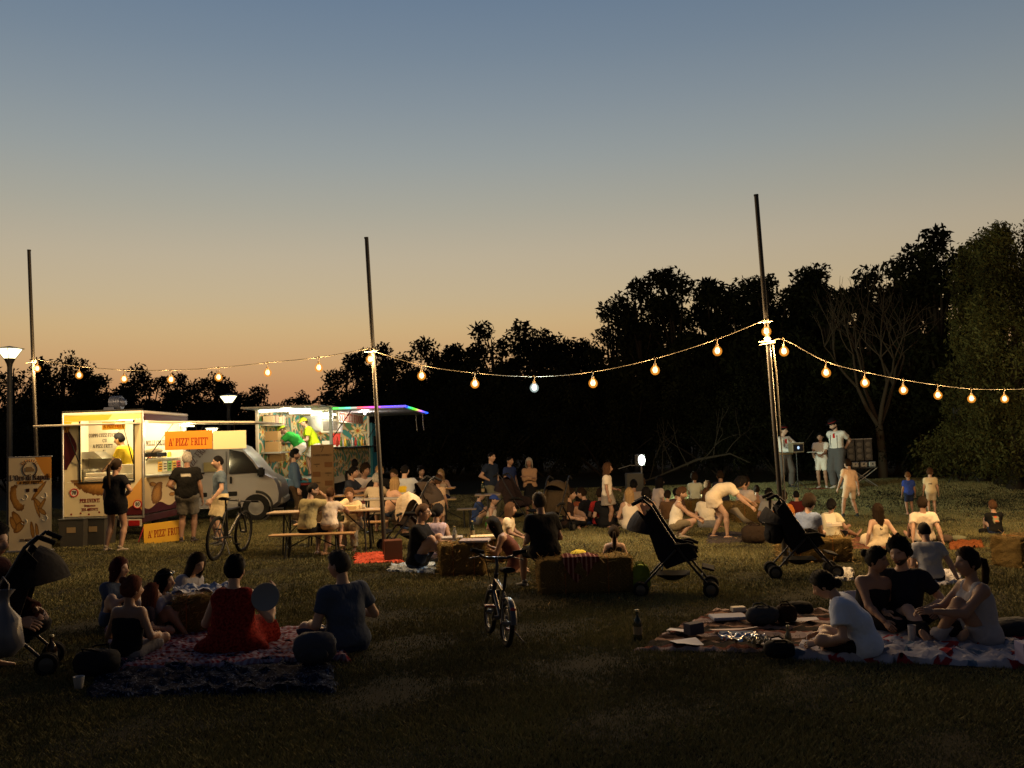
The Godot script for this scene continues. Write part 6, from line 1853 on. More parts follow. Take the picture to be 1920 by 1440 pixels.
	# awnings
	part("rear_awning", bx(V(1.76, 0.04, 1.2), 0.01, V(0, 2.63, 0.62)), mat(0.3, 0.3, 0.28, 0.5), k2)
	part("side_awning", bx(V(1.66, 0.04, L), 0.01, V(1.74, 2.57, -L / 2)), mat(0.3, 0.3, 0.3, 0.5), k2)
	for q in [[V(0.88, 1.9, -0.1), V(1.3, 2.54, -0.2)], [V(0.88, 1.9, -5.3), V(1.3, 2.54, -5.2)]]:
		var m := MB.new()
		m.tube([q[0], q[1]], 0.012, 8)
		part("gas_strut", m, dark, k2)
	tube_lamp("tube_lamp", V(-0.72, 2.585, 0.32), V(0.45, 2.585, 0.26), 0.035, glow(1.0, 0.97, 0.8, 3.5), k2)
	lamp(V(-0.1, 2.5, 0.3), Color(1.0, 0.9, 0.64), 1.1 * 0.7, 0.1, k2)
	for z in [-1.2, -3.6]:
		tube_lamp("tube_lamp", V(-0.4, 2.57, z), V(0.4, 2.57, z), 0.025, glow(1.0, 0.95, 0.76, 3.0), k2)
		lamp(V(0, 2.48, z), Color(1.0, 0.88, 0.6), 1.1, 0.1, k2)
	tube_lamp("tube_lamp", V(1.3, 2.52, -2.2), V(1.5, 2.52, -0.9), 0.03, glow(1.0, 0.86, 0.9, 3.2), k2)
	lamp(V(1.4, 2.42, -1.5), Color(1.0, 0.86, 0.75), 1.1 * 1.3, 0.1, k2)
	# rainbow strips round the side awning
	var c0 := V(0.92, 2.6, 0.03)
	var c1 := V(2.6, 2.6, 0.03)
	var c2 := V(2.6, 2.6, -L)
	var c3 := V(0.92, 2.6, -L)
	for run in [[c0, c1, [Color(0.1, 1, 0.25), Color(0.1, 0.9, 0.7), Color(0.9, 0.2, 0.3), Color(0.9, 0.1, 0.7), Color(0.3, 0.08, 1), Color(0.12, 0.1, 1)]], [c1, c2, [Color(0.1, 0.2, 1), Color(0.1, 0.9, 0.4), Color(0.4, 1, 0.1), Color(0.9, 0.5, 0.5), Color(0.5, 0.3, 1), Color(0.1, 0.3, 1)]], [c3, c2, [Color(1, 0.2, 0.2), Color(1, 0.5, 0.2), Color(0.4, 1, 0.1), Color(0.1, 1, 0.2), Color(0.1, 0.7, 0.9), Color(0.1, 0.2, 1)]]]:
		for k in 12:
			var a: Vector3 = run[0].lerp(run[1], k / 12.0)
			var b: Vector3 = run[0].lerp(run[1], (k + 1) / 12.0)
			var c: Color = run[2][k / 2].lerp(run[2][mini(k / 2 + 1, 5)], 0.5 * (k % 2))
			tube_lamp("rainbow_light", a, b, 0.022, glow(c.r * c.r, c.g * c.g, c.b * c.b, 2.2), k2)
	for q in [V(2.35, 2.55, -4.6), V(2.56, 2.55, -4.4)]:
		var m := MB.new()
		m.tube([q, q + V(0.01, -0.3, 0), q + V(0.03, -0.5, 0.02)], 0.012, 6)
		part("hanging_strap", m, mat(0.3, 0.28, 0.22, 0.8), k2)
	var cb := MB.new()
	cb.slab(PackedVector2Array([Vector2(0, 0.5), Vector2(1.5, 0.5), Vector2(1.6, 1.2), Vector2(1.05, 2.3), Vector2(0, 2.35)]), 1.7, Transform3D(Basis(Vector3.UP, PI / 2), V(0.95, 0, -L - 0.03)))
	part("cab", cb, teal, k2)
	part("cab_window", bx(V(0.02, 0.5, 0.7), 0.0, V(0.965, 1.7, -L - 0.6)), mat(0.02, 0.02, 0.025, 0.1), k2)
	for q in [V(-0.7, 0.36, -1.3), V(0.72, 0.36, -1.3), V(0.75, 0.36, -L - 0.8)]:
		var m := MB.new()
		m.lathe([Vector2(0.0, 0.08), Vector2(0.2, 0.09), Vector2(0.34, 0.1), Vector2(0.36, 0.05), Vector2(0.36, -0.05), Vector2(0.34, -0.1), Vector2(0, -0.1)], 20, Transform3D(Basis(Vector3(0, 0, 1), PI / 2), q))
		part("wheel", m, dark, k2)
	part("chassis", bx(V(1.5, 0.3, L), 0.0, V(0, 0.62, -L / 2)), dark, k2)
	var st := thing("truck_steps", "set of pale metal steps at the back of the lit food truck", "steps", V(-5.62, 0.05, -23.25) + V(-0.4, 0, 0.4))
	for k in 3:
		part("tread", bx(V(0.5, 0.03, 0.2), 0.004, V(0, 0.2 + 0.24 * k, 0.3 - 0.2 * k)), mat(0.5, 0.5, 0.48, 0.5), st)
	for x in [-0.25, 0.25]:
		part("side_rail", bx(V(0.025, 0.68, 0.05), 0.0, V(x, 0.34, 0.1)), dark, st)
	# menu totem
	var me := thing("menu_board", "tall kraft brown menu board with food pictures before the lit truck", "menu board", on_ground(-4.19, -19.84), 4)
	part("board", bx(V(0.49, 1.72, 0.05), 0.006, V(0, 0.9, 0)), mat(0.13, 0.085, 0.045, 0.7), me)
	var inkm := mat(0.03, 0.02, 0.012, 0.7)
	lettering("7", 0.12, V(0, 1.66, 0.028), me, inkm, 1.0)
	lettering("PANINI GOURMET", 0.045, V(0, 1.53, 0.028), me, inkm, 0.7)
	for k in 6:
		var y := 1.32 - 0.2 * k
		var sd := 1.0 if k % 2 == 0 else -1.0
		part("food_picture", bx(V(0.17, 0.11, 0.006), 0.002, V(0.13 * sd, y, 0.027)), mat(0.09, 0.045, 0.02, 0.7), me)
		lettering("PANINO", 0.03, V(-0.12 * sd, y + 0.015, 0.028), me, inkm, 0.8)
		lettering("8", 0.03, V(-0.12 * sd, y - 0.03, 0.028), me, inkm, 1.0)
	# --- white van
	var v := thing("white_van", "white delivery van parked behind the pizza trailer", "van", on_ground(-5.49, -21.44))
	v.rotation_degrees.y = 9
	var ol := PackedVector2Array([Vector2(-4.35, 0.32), Vector2(-0.15, 0.3), Vector2(0.0, 0.42), Vector2(0.02, 0.62), Vector2(-0.03, 0.86), Vector2(-0.12, 0.98), Vector2(-0.34, 1.1), Vector2(-0.62, 1.48), Vector2(-0.86, 1.74), Vector2(-1.15, 1.86), Vector2(-2.0, 1.92), Vector2(-4.1, 1.92), Vector2(-4.32, 1.8), Vector2(-4.4, 0.9)])
	var mb := MB.new()
	var ctr := Vector2(-2.2, 1.0)
	var rings := []
	for q in [[0.0, 0.955], [-0.05, 0.985], [-0.16, 1.0], [-1.54, 1.0], [-1.65, 0.985], [-1.7, 0.955]]:
		var f := mb.v.size()
		for p in ol:
			var pp: Vector2 = ctr + (p - ctr) * Vector2(q[1] if p.x > -4.0 or true else 1.0, q[1])
			var zz: float = q[0]
			if pp.y > 1.1:
				zz = lerpf(zz, -0.85, 0.16 * (pp.y - 1.1) / 0.8)
			mb.vert(V(pp.x, pp.y, zz), V((p - ctr).x, (p - ctr).y * 2.0, 0.0).normalized())
		rings.append(f)
	var nO := ol.size()
	for r in rings.size() - 1:
		for i in nO:
			var a: int = rings[r] + i
			var b: int = rings[r] + (i + 1) % nO
			var c: int = rings[r + 1] + (i + 1) % nO
			var d: int = rings[r + 1] + i
			mb.tri(a, b, c)
			mb.tri(a, c, d)
	var tri := Geometry2D.triangulate_polygon(ol)
	for r in [0, rings.size() - 1]:
		var f := mb.v.size()
		for i in nO:
			mb.vert(mb.v[rings[r] + i], V(0, 0.08, 1.0 if r == 0 else -1.0).normalized())
		for i in range(0, tri.size(), 3):
			mb.tri(f + tri[i], f + tri[i + 1], f + tri[i + 2])
	part("body", mb, mat(0.3, 0.29, 0.29, 0.4), v)
	var glass := mat(0.012, 0.012, 0.014, 0.08)
	var wn := MB.new()
	wn.slab(PackedVector2Array([Vector2(-0.52, 1.12), Vector2(-0.66, 1.36), Vector2(-0.88, 1.62), Vector2(-1.2, 1.7), Vector2(-1.2, 1.12)]), 0.03, Transform3D(Basis(Vector3.RIGHT, -0.17), V(0, 0.02, 0.2)))
	part("side_window", wn, glass, v)
	for q in [[V(-1.26, 1.0, -0.022), V(0.012, 1.4, 0.02)], [V(-2.75, 1.0, -0.022), V(0.012, 1.4, 0.02)]]:
		part("door_seam", bx(q[1], 0.0, q[0] + V(0, -0.05, 0.02)), dark, v)
	for q in [V(-1.16, 0.98, 0.005), V(-1.36, 0.98, 0.005)]:
		part("door_handle", bx(V(0.05, 0.16, 0.03), 0.01, q), dark, v)
	part("rub_strip", bx(V(0.55, 0.1, 0.03), 0.01, V(-1.3, 0.66, 0.0)), dark, v)
	part("rub_strip", bx(V(1.0, 0.1, 0.03), 0.01, V(-2.2, 0.66, 0.0)), dark, v)
	part("sliding_rail", bx(V(1.2, 0.035, 0.03), 0.005, V(-2.35, 1.16, 0.0)), dark, v)
	part("mirror", bx(V(0.16, 0.22, 0.2), 0.04, V(-0.46, 1.14, 0.12)), dark, v)
	part("sticker", bx(V(0.34, 0.22, 0.006), 0.0, V(-1.6, 1.3, -0.006)), mat(0.3, 0.25, 0.1, 0.6), v)
	part("head_lamp", bx(V(0.2, 0.16, 0.1), 0.03, V(-0.12, 0.83, -0.1)), mat(0.4, 0.4, 0.4, 0.15), v)
	part("bumper", bx(V(0.2, 0.18, 1.6), 0.04, V(-0.06, 0.45, -0.85)), mat(0.2, 0.19, 0.18, 0.6), v)
	for x in [-0.6, -3.55]:
		for z in [-0.02, -1.5]:
			var m := MB.new()
			m.lathe([Vector2(0.0, 0.06), Vector2(0.16, 0.05), Vector2(0.2, 0.075), Vector2(0.29, 0.08), Vector2(0.315, 0.05), Vector2(0.315, -0.1), Vector2(0.0, -0.1)], 22, Transform3D(Basis(Vector3.RIGHT, PI / 2), V(x, 0.315, z - 0.03)))
			var wh := part("wheel", m, dark, v)
			m = MB.new()
			m.lathe([Vector2(0.0, 0.065), Vector2(0.05, 0.064), Vector2(0.15, 0.055), Vector2(0.18, 0.06)], 20, Transform3D(Basis(Vector3.RIGHT, PI / 2), V(x, 0.315, z - 0.03)))
			part("hub_cap", m, mat(0.3, 0.3, 0.29, 0.4, 0.5), wh)
		var arch := MB.new()
		arch.ring(V(x, 0.33, 0.0), V(0, 0, 1), 0.36, 0.03, 18, 6, PI * 0.5, PI * 1.5)
		part("wheel_arch", arch, mat(0.05, 0.05, 0.05, 0.7), v)
	lettering("A' PIZZ' FRITT'", 0.17, V(-2.75, 1.48, 0.0), v, mat(0.1, 0.06, 0.06, 0.6), 0.75, true, Basis(Vector3(0, 0, 1), 0.62))
	lettering("A' PIZZ' FRITT'", 0.17, V(-1.95, 1.52, 0.0), v, mat(0.1, 0.06, 0.06, 0.6), 0.55, true, Basis(Vector3(0, 0, 1), 0.9))

# ---------- builders of field things ----------
var straw_mat: StandardMaterial3D
func bale(label: String, x: float, z: float, yaw: float, size := Vector3(1.05, 0.44, 0.5), lift := 0.0) -> void:
	if straw_mat == null:
		straw_mat = StandardMaterial3D.new()
		straw_mat.albedo_texture = noise_tex(0.09, [[0.0, Color(0.02, 0.013, 0.004)], [0.42, Color(0.09, 0.06, 0.02)], [0.58, Color(0.2, 0.135, 0.05)], [1.0, Color(0.42, 0.3, 0.12)]], 256, 4, 44)
		straw_mat.uv1_scale = Vector3(1.5, 9, 1)
		straw_mat.normal_enabled = true
		straw_mat.normal_texture = noise_tex(0.12, [], 256, 3, 45, true, 12.0)
		straw_mat.roughness = 0.95
		straw_mat.metallic_specular = 0.15
		straw_mat.vertex_color_use_as_albedo = true
	var o := thing("straw_bale", label, "straw bale", on_ground(x, z, lift), yaw, "straw bales set out as seats and tables")
	var r := RandomNumberGenerator.new()
	r.seed = hash(label)
	var f := FastNoiseLite.new()
	f.seed = r.seed % 1000
	f.frequency = 2.2
	var h := size / 2.0
	var m := MB.new()
	for ax in 3:
		for s in [-1.0, 1.0]:
			var e1 := (ax + 1) % 3
			var e2 := (ax + 2) % 3
			var nn := Vector3.ZERO
			nn[ax] = s
			m.sheet(16, 8, func(u: float, v: float):
				var p := Vector3.ZERO
				p[ax] = s
				p[e1] = u * 2.0 - 1.0
				p[e2] = v * 2.0 - 1.0
				var q := p * h
				var inner := Vector3(clampf(q.x, -h.x + 0.07, h.x - 0.07), clampf(q.y, -h.y + 0.07, h.y - 0.07), clampf(q.z, -h.z + 0.07, h.z - 0.07))
				q = inner + (q - inner).normalized() * minf((q - inner).length(), 0.07 * (1.0 + 0.0))
				q += q.normalized() * (0.03 * f.get_noise_3dv(q * 3.0) + 0.022 * f.get_noise_3dv(q * 16.0))
				var pinch := exp(-pow((absf(q.x) - h.x * 0.45) / 0.05, 2.0)) * 0.025
				q.y *= 1.0 - pinch / h.y
				q.z *= 1.0 - pinch / h.z
				return q + Vector3(0, h.y, 0), nn)
	part("straw", m, straw_mat, o)
	for sx in [-1.0, 1.0]:
		var t := MB.new()
		var xx: float = sx * h.x * 0.45
		t.tube([V(xx, 0, h.z - 0.015), V(xx, size.y - 0.03, h.z - 0.015), V(xx, size.y - 0.015, h.z - 0.05), V(xx, size.y - 0.015, -h.z + 0.05), V(xx, size.y - 0.03, -h.z + 0.015), V(xx, 0, -h.z + 0.015)], 0.006, 5)
		part("twine", t, mat(0.3, 0.12, 0.03, 0.8), o)
	var b := MB.new()
	for k in 900:
		var p := V(r.randf_range(-1, 1), r.randf_range(-1, 1), r.randf_range(-1, 1))
		var ax := r.randi() % 3
		p[ax] = signf(p[ax])
		p *= h * 0.97
		p.y += h.y
		var d := V(r.randfn(), r.randfn() * 0.6, r.randfn()).normalized() * r.randf_range(0.03, 0.1)
		var w := d.cross(V(r.randfn(), r.randfn(), r.randfn())).normalized() * 0.0032
		var c := Color(0.3, 0.2, 0.08) * r.randf_range(0.6, 1.4)
		b.quad(p - w, p + w, p + d + w, p + d - w, Vector3.ZERO, c)
	for k in 160:
		var p := V(r.randfn() * 0.6 * size.x, 0.015, r.randfn() * 0.9 * size.z)
		var d := V(r.randfn(), r.randf() * 0.2, r.randfn()).normalized() * r.randf_range(0.05, 0.12)
		var w := d.cross(Vector3.UP).normalized() * 0.0022
		b.quad(p - w, p + w, p + d + w, p + d - w, Vector3.UP, Color(0.3, 0.2, 0.08) * r.randf_range(0.6, 1.4))
	part("loose_straw", b, mat(1, 1, 1, 0.9), o).set_meta("kind", "stuff")

# a cloth lying on the grass between four corners (x, z), clockwise from far left
func blanket(called: String, label: String, c: Array, material: Material, wrinkle := 0.03, uvs := Vector2.ONE, lift := 0.02, cat := "blanket") -> MeshInstance3D:
	var f := FastNoiseLite.new()
	f.seed = hash(label) % 1000
	f.frequency = 1.6
	var ctr: Vector2 = (c[0] + c[1] + c[2] + c[3]) / 4.0
	var y0 := terrain(ctr.x, ctr.y)
	var m := MB.new()
	m.sheet(56, 40, func(u: float, v: float):
		var e := minf(minf(u, 1.0 - u), minf(v, 1.0 - v))
		var jag := Vector2(f.get_noise_2d(u * 6.0, v * 6.0 + 40.0), f.get_noise_2d(u * 6.0 + 80.0, v * 6.0)) * 0.07
		var p: Vector2 = (c[0] as Vector2).lerp(c[1], u).lerp((c[3] as Vector2).lerp(c[2], u), v) + jag
		var n1 := f.get_noise_2d(p.x * 1.4, p.y * 2.6)
		var ridge := pow(1.0 - absf(f.get_noise_2d(p.x * 2.0 + 9.0, p.y * 1.2)), 6.0)
		var y := terrain(p.x, p.y) + lift + wrinkle * (0.5 * n1 + 0.9 * ridge) * smoothstep(0.0, 0.03, e + 0.008)
		if e <= 0.0001:
			y -= lift + 0.005
		return Vector3(p.x - ctr.x, y - y0, p.y - ctr.y))
	for i in m.uv.size():
		m.uv[i] *= uvs
	return solo(called, label, cat, m, material, Vector3(ctr.x, y0, ctr.y))

func stroller(label: String, x: float, z: float, yaw: float, s: float, c: Color, hood := 0.8, seat_back := -28.0) -> Node3D:
	var o := thing("stroller", label, "stroller", on_ground(x, z), yaw)
	o.scale = V(s, s, s)
	var tube_m := mat(0.02, 0.02, 0.022, 0.35, 0.5)
	var cloth := mat(c.r, c.g, c.b, 0.85, 0.0, true)
	for g in [-1.0, 1.0]:
		var m := MB.new()
		m.tube([V(0.2 * g, 0.1, 0.42), V(0.22 * g, 0.45, 0.14), V(0.23 * g, 0.82, -0.09), V(0.23 * g, 1.0, -0.19), V(0.22 * g, 1.08, -0.28), V(0.21 * g, 1.04, -0.36)], 0.014, 8)
		part("push_frame", m, tube_m, o)
		m = MB.new()
		m.tube([V(0.23 * g, 0.52, 0.06), V(0.24 * g, 0.1, -0.34)], 0.013, 8)
		part("rear_leg", m, tube_m, o)
		m = MB.new()
		m.tube([V(0.217 * g, 1.075, -0.29), V(0.205 * g, 1.02, -0.4)], 0.021, 8)
		part("grip", m, mat(0.015, 0.015, 0.015, 0.8), o)
		m = MB.new()
		m.tube([V(0.24 * g, 0.56, 0.0), V(0.25 * g, 0.58, 0.2), V(0.24 * g, 0.54, 0.3)], 0.02, 8)
		part("armrest", m, mat(0.015, 0.015, 0.015, 0.8), o)
		for zz in [0.42, -0.34]:
			for dx in [-0.028, 0.028]:
				m = MB.new()
				m.ring(V(0.22 * g + dx, 0.088, zz), V(1, 0, 0), 0.07, 0.018, 20, 8)
				var w := part("wheel", m, mat(0.015, 0.015, 0.015, 0.7), o)
				m = MB.new()
				m.lathe([Vector2(0, 0.008), Vector2(0.055, 0.006), Vector2(0.055, -0.006), Vector2(0, -0.008)], 12, Transform3D(Basis(Vector3(0, 0, 1), PI / 2), V(0.22 * g + dx, 0.088, zz)))
				part("hub", m, mat(0.06, 0.06, 0.06, 0.4, 0.3), w)
	var cr := MB.new()
	cr.tube([V(-0.22, 0.3, -0.1), V(0.22, 0.3, -0.1)], 0.011, 6)
	cr.tube([V(-0.21, 0.2, 0.33), V(0.21, 0.2, 0.33)], 0.011, 6)
	part("cross_bar", cr, tube_m, o)
	var a := deg_to_rad(seat_back)
	var st := MB.new()
	st.sheet(8, 14, func(u: float, v: float):
		var xx := (u - 0.5) * 0.4
		var dip := 0.035 * (1.0 - pow(2.0 * u - 1.0, 2.0))
		if v < 0.35:
			return Vector3(xx, 0.36 - dip + 0.06 * (1.0 - v / 0.35), 0.28 - 0.3 * v / 0.35)
		var t := (v - 0.35) / 0.65
		return Vector3(xx, 0.36 + t * 0.62 * cos(a), -0.02 + t * 0.62 * sin(a) - dip), V(0, 0.6, 0.6))
	part("seat", st, cloth, o)
	var bk := MB.new()
	bk.sheet(8, 8, func(u: float, v: float): return Vector3((u - 0.5) * 0.42, 0.34 + v * 0.64 * cos(a), -0.05 + v * 0.66 * sin(a) - 0.04 * sin(v * PI) * sin(u * PI)), V(0, 0, -1))
	part("seat_back", bk, cloth, o)
	for g in [-1.0, 1.0]:
		var sd := MB.new()
		sd.slab(PackedVector2Array([Vector2(-0.3, 0.44), Vector2(-0.06, 0.35), Vector2(0.05, 0.31), Vector2(0.14, 0.42), Vector2(0.28, 0.88), Vector2(0.19, 0.99), Vector2(0.04, 0.76), Vector2(-0.06, 0.6), Vector2(-0.24, 0.56)]), 0.024, Transform3D(Basis(Vector3.UP, PI / 2), V(0.2 * g + 0.012, 0, 0)))
		part("side_cloth", sd, cloth, o)
	if hood > 0.0:
		var hd := MB.new()
		hd.sheet(10, 12, func(u: float, v: float):
			var g := deg_to_rad(lerpf(168.0, 168.0 - 120.0 * hood, u))
			var k := v * PI
			return Vector3(cos(k) * 0.23, 0.66 + sin(g) * (0.1 + 0.25 * sin(k)), -0.16 + cos(g) * (0.04 + 0.3 * sin(k))), Vector3.ZERO)
		for i in hd.v.size():
			hd.n[i] = (hd.v[i] - V(0, 0.66, -0.16)).normalized()
		hd.ix.clear()
		for j in 12:
			for i in 10:
				var q := j * 11 + i
				hd.tri(q, q + 1, q + 12)
				hd.tri(q, q + 12, q + 11)
		part("hood", hd, cloth, o)
	var ft := MB.new()
	ft.box(V(0, 0.3, 0.4), V(0.34, 0.025, 0.14), Basis(Vector3.RIGHT, 0.25), 0.008)
	part("footrest", ft, mat(0.015, 0.015, 0.015, 0.7), o)
	var bs := MB.new()
	bs.sheet(8, 8, func(u: float, v: float): return Vector3((u - 0.5) * 0.38, 0.24 - 0.09 * sin(u * PI) * sin(v * PI), 0.2 - 0.4 * v))
	part("basket", bs, mat(0.02, 0.02, 0.02, 0.9), o)
	return o

func bicycle(label: String, x: float, z: float, yaw: float, r: float, base: float, kid: bool, lean := 4.0) -> Node3D:
	var o := thing("bicycle", label, "bicycle", on_ground(x, z), yaw)
	o.rotation_degrees.z = lean
	var blk := mat(0.014, 0.014, 0.015, 0.35)
	var rub := mat(0.012, 0.012, 0.012, 0.85)
	var alu := mat(0.12, 0.12, 0.12, 0.4, 0.7)
	var fw := V(0, r, base / 2)
	var rw := V(0, r, -base / 2)
	for q in [[fw, "front_wheel"], [rw, "rear_wheel"]]:
		var m := MB.new()
		m.ring(q[0], V(1, 0, 0), r - 0.024, 0.024 if not kid else 0.022, 36, 8)
		var w := part(q[1], m, rub, o)
		m = MB.new()
		m.ring(q[0], V(1, 0, 0), r - 0.055, 0.011, 32, 6)
		part("rim", m, blk if not kid else alu, w)
		m = MB.new()
		for k in 20:
			var a := TAU * k / 20.0
			m.tube([q[0] + V(0.02 * (1 if k % 2 else -1), 0, 0), q[0] + V(0, cos(a), sin(a)) * (r - 0.055)], 0.0016, 4, false)
		part("spokes", m, alu, w).set_meta("kind", "stuff")
		m = MB.new()
		m.tube([q[0] - V(0.045, 0, 0), q[0] + V(0.045, 0, 0)], 0.022, 10)
		part("hub", m, alu, w)
	var bb := V(0, r * (0.95 if not kid else 1.05), -base * 0.1)
	var top := V(0, r * 2.35 if not kid else r * 2.6, -base * 0.24)
	var hd := V(0, r * 2.3 if not kid else r * 2.75, base * 0.27)
	var hl := hd + V(0, -0.14, 0.05)
	var f := MB.new()
	var tr := 0.02 if not kid else 0.017
	f.tube([bb, hl], tr * 1.1, 8)
	f.tube([top + V(0, -0.06, 0.01), hd + V(0, -0.03, 0)], tr, 8)
	f.tube([bb, top], tr * 0.9, 8)
	f.tube([hd + V(0, 0.02, -0.005), hl], tr * 1.3, 8)
	for g in [-0.05, 0.05]:
		f.tube([bb, rw + V(g, 0, 0)], tr * 0.55, 6)
		f.tube([top + V(0, -0.07, 0), rw + V(g, 0, 0)], tr * 0.5, 6)
	part("frame", f, blk if not kid else mat(0.02, 0.02, 0.024, 0.25), o)
	var fk := MB.new()
	for g in [-0.05, 0.05]:
		fk.tube([hl + V(g, -0.01, 0.0), hl.lerp(fw, 0.4) + V(g, 0, 0.01), fw + V(g, 0, 0)], tr * 0.8, 6)
	fk.tube([hl + V(-0.05, -0.01, 0), hl + V(0.05, -0.01, 0)], tr, 6)
	part("fork", fk, blk, o)
	var hb := MB.new()
	var wd := 0.34 if not kid else 0.26
	var hh := 0.07 if not kid else 0.16
	hb.tube([hd, hd + V(0, hh * 0.6, -0.02), hd + V(0, hh, 0.03)], tr, 8)
	hb.tube([hd + V(-wd, hh + (0.02 if not kid else 0.08), -0.06), hd + V(-wd * 0.4, hh, 0.03), hd + V(wd * 0.4, hh, 0.03), hd + V(wd, hh + (0.02 if not kid else 0.08), -0.06)], 0.012, 8)
	part("handlebar", hb, blk, o)
	for g in [-1.0, 1.0]:
		var gp := MB.new()
		gp.tube([hd + V(wd * g, hh + (0.02 if not kid else 0.08), -0.062), hd + V((wd - 0.12) * g, hh + (0.013 if not kid else 0.055), -0.035)], 0.018, 8)
		part("grip", gp, rub, o)
		var lv := MB.new()
		lv.tube([hd + V((wd - 0.13) * g, hh + 0.02, -0.01), hd + V((wd - 0.06) * g, hh + 0.0, 0.03), hd + V((wd - 0.0) * g, hh - 0.01, 0.02)], 0.006, 5)
		part("brake_lever", lv, alu, o)
	var cab := MB.new()
	cab.tube([hd + V(0.1, hh + 0.01, 0.05), hd + V(0.09, hh + 0.02, 0.14), hd + V(0.03, -0.05, 0.11), hl + V(0.02, -0.02, 0.03)], 0.004, 5)
	part("brake_cable", cab, rub, o)
	var sd := MB.new()
	sd.tube([top - V(0, 0.02, 0), top + V(0, 0.1, -0.03)], 0.014, 8)
	sd.tube([top + V(0, 0.12, 0.13), top + V(0, 0.125, 0.05), top + V(0, 0.13, -0.06), top + V(0, 0.14, -0.14)], [0.018, 0.032, 0.07, 0.06], 10, true, Vector2(1.0, 0.4))
	part("saddle", sd, rub, o)
	var cr := MB.new()
	cr.tube([bb - V(0.06, 0, 0), bb + V(0.06, 0, 0)], 0.022, 10)
	cr.ring(bb + V(-0.05, 0, 0), V(1, 0, 0), 0.08, 0.005, 20, 5)
	cr.tube([bb + V(-0.07, 0, 0), bb + V(-0.075, -0.12, 0.1)], 0.011, 6)
	cr.tube([bb + V(0.07, 0, 0), bb + V(0.075, 0.12, -0.1)], 0.011, 6)
	part("crank", cr, alu, o)
	for q in [V(-0.125, -0.12, 0.1), V(0.125, 0.12, -0.1)]:
		part("pedal", bx(V(0.09, 0.02, 0.07), 0.005, bb + q), mat(0.2, 0.02, 0.02, 0.5) if kid else rub, o)
	var ks := MB.new()
	ks.tube([V(-0.04, r * 0.9, -base * 0.28), V(-0.2, 0.01, -base * 0.36)], 0.008, 6)
	part("kickstand", ks, alu, o)
	if kid:
		for q in [[fw, 0.2, 1.9], [rw, 0.9, 3.0]]:
			var m := MB.new()
			var pts := []
			for k in 9:
				var a: float = lerpf(q[1], q[2], k / 8.0)
				pts.append(q[0] + V(0, sin(a), cos(a)) * (r + 0.022))
			m.tube(pts, 0.03, 6, true, Vector2(1.0, 0.25))
			part("mudguard", m, mat(0.06, 0.06, 0.065, 0.35, 0.3), o)
		var rf := MB.new()
		rf.ball(rw + V(0, r * 0.75, -r * 0.85), V(0.028, 0.02, 0.01), 6, 10)
		part("reflector", rf, mat(0.3, 0.01, 0.01, 0.2), o)
	return o

func beer_table(called: String, label: String, cat: String, x: float, z: float, yaw: float, size: Vector3, c: Color) -> Node3D:
	var o := thing(called, label, cat, on_ground(x, z), yaw)
	var iron := mat(0.015, 0.016, 0.014, 0.5, 0.3)
	var n := 2 if size.z < 0.4 else 4
	for k in n:
		var w := size.z / n
		part("plank", bx(V(size.x, 0.028, w - 0.005), 0.006, V(0, size.y - 0.014, -size.z / 2 + w * (k + 0.5))), mat(c.r * (0.9 + 0.07 * k), c.g * (0.9 + 0.07 * k), c.b * (0.9 + 0.07 * k), 0.6), o)
	for s in [-1.0, 1.0]:
		var xx: float = s * (size.x / 2 - 0.28)
		for g in [-1.0, 1.0]:
			var m := MB.new()
			m.tube([V(xx, size.y - 0.03, g * (size.z / 2 - 0.05)), V(xx + 0.02 * s, 0.0, g * (size.z / 2 - 0.01))], 0.016, 6)
			part("leg", m, iron, o)
		var b := MB.new()
		b.tube([V(xx, size.y * 0.45, -size.z / 2 + 0.04), V(xx, size.y * 0.45, size.z / 2 - 0.04)], 0.01, 6)
		b.tube([V(xx, size.y * 0.45, -size.z / 2 + 0.04), V(xx, size.y - 0.05, size.z / 2 - 0.06)], 0.008, 6)
		b.tube([V(xx, size.y * 0.45, size.z / 2 - 0.04), V(xx, size.y - 0.05, -size.z / 2 + 0.06)], 0.008, 6)
		b.tube([V(xx, size.y * 0.45, 0), V(xx - 0.36 * s, size.y - 0.04, 0)], 0.01, 6)
		part("brace", b, iron, o)
	return o

func bottle(label: String, at: Vector3, c: Color, h := 0.3, r := 0.038, clear := false, tip := 0.0) -> void:
	var m := MB.new()
	m.lathe([Vector2(0, 0), Vector2(r * 0.95, 0.002), Vector2(r, 0.012), Vector2(r, h * 0.55), Vector2(r * 0.8, h * 0.68), Vector2(r * 0.38, h * 0.78), Vector2(r * 0.34, h * 0.95), Vector2(r * 0.4, h * 0.955), Vector2(r * 0.4, h), Vector2(0, h)], 16)
	var o := thing("bottle", label, "bottle", at)
	o.rotation_degrees.z = tip
	var mt: StandardMaterial3D
	if clear:
		mt = StandardMaterial3D.new()
		mt.transparency = BaseMaterial3D.TRANSPARENCY_ALPHA
		mt.albedo_color = Color(c.r, c.g, c.b, 0.35)
		mt.roughness = 0.08
	else:
		mt = mat(c.r, c.g, c.b, 0.12)
	part("glass", m, mt, o)
	m = MB.new()
	m.lathe([Vector2(r * 1.01, h * 0.2), Vector2(r * 1.03, h * 0.21), Vector2(r * 1.03, h * 0.45), Vector2(r * 1.01, h * 0.46)], 16)
	part("paper_label", m, mat(0.5 if clear else 0.2, 0.48 if clear else 0.16, 0.42 if clear else 0.1, 0.7), o)
	m = MB.new()
	m.lathe([Vector2(r * 0.44, h * 0.94), Vector2(r * 0.46, h * 1.005), Vector2(0, h * 1.01)], 12)
	part("cap", m, mat(0.3, 0.25, 0.1, 0.4), o)

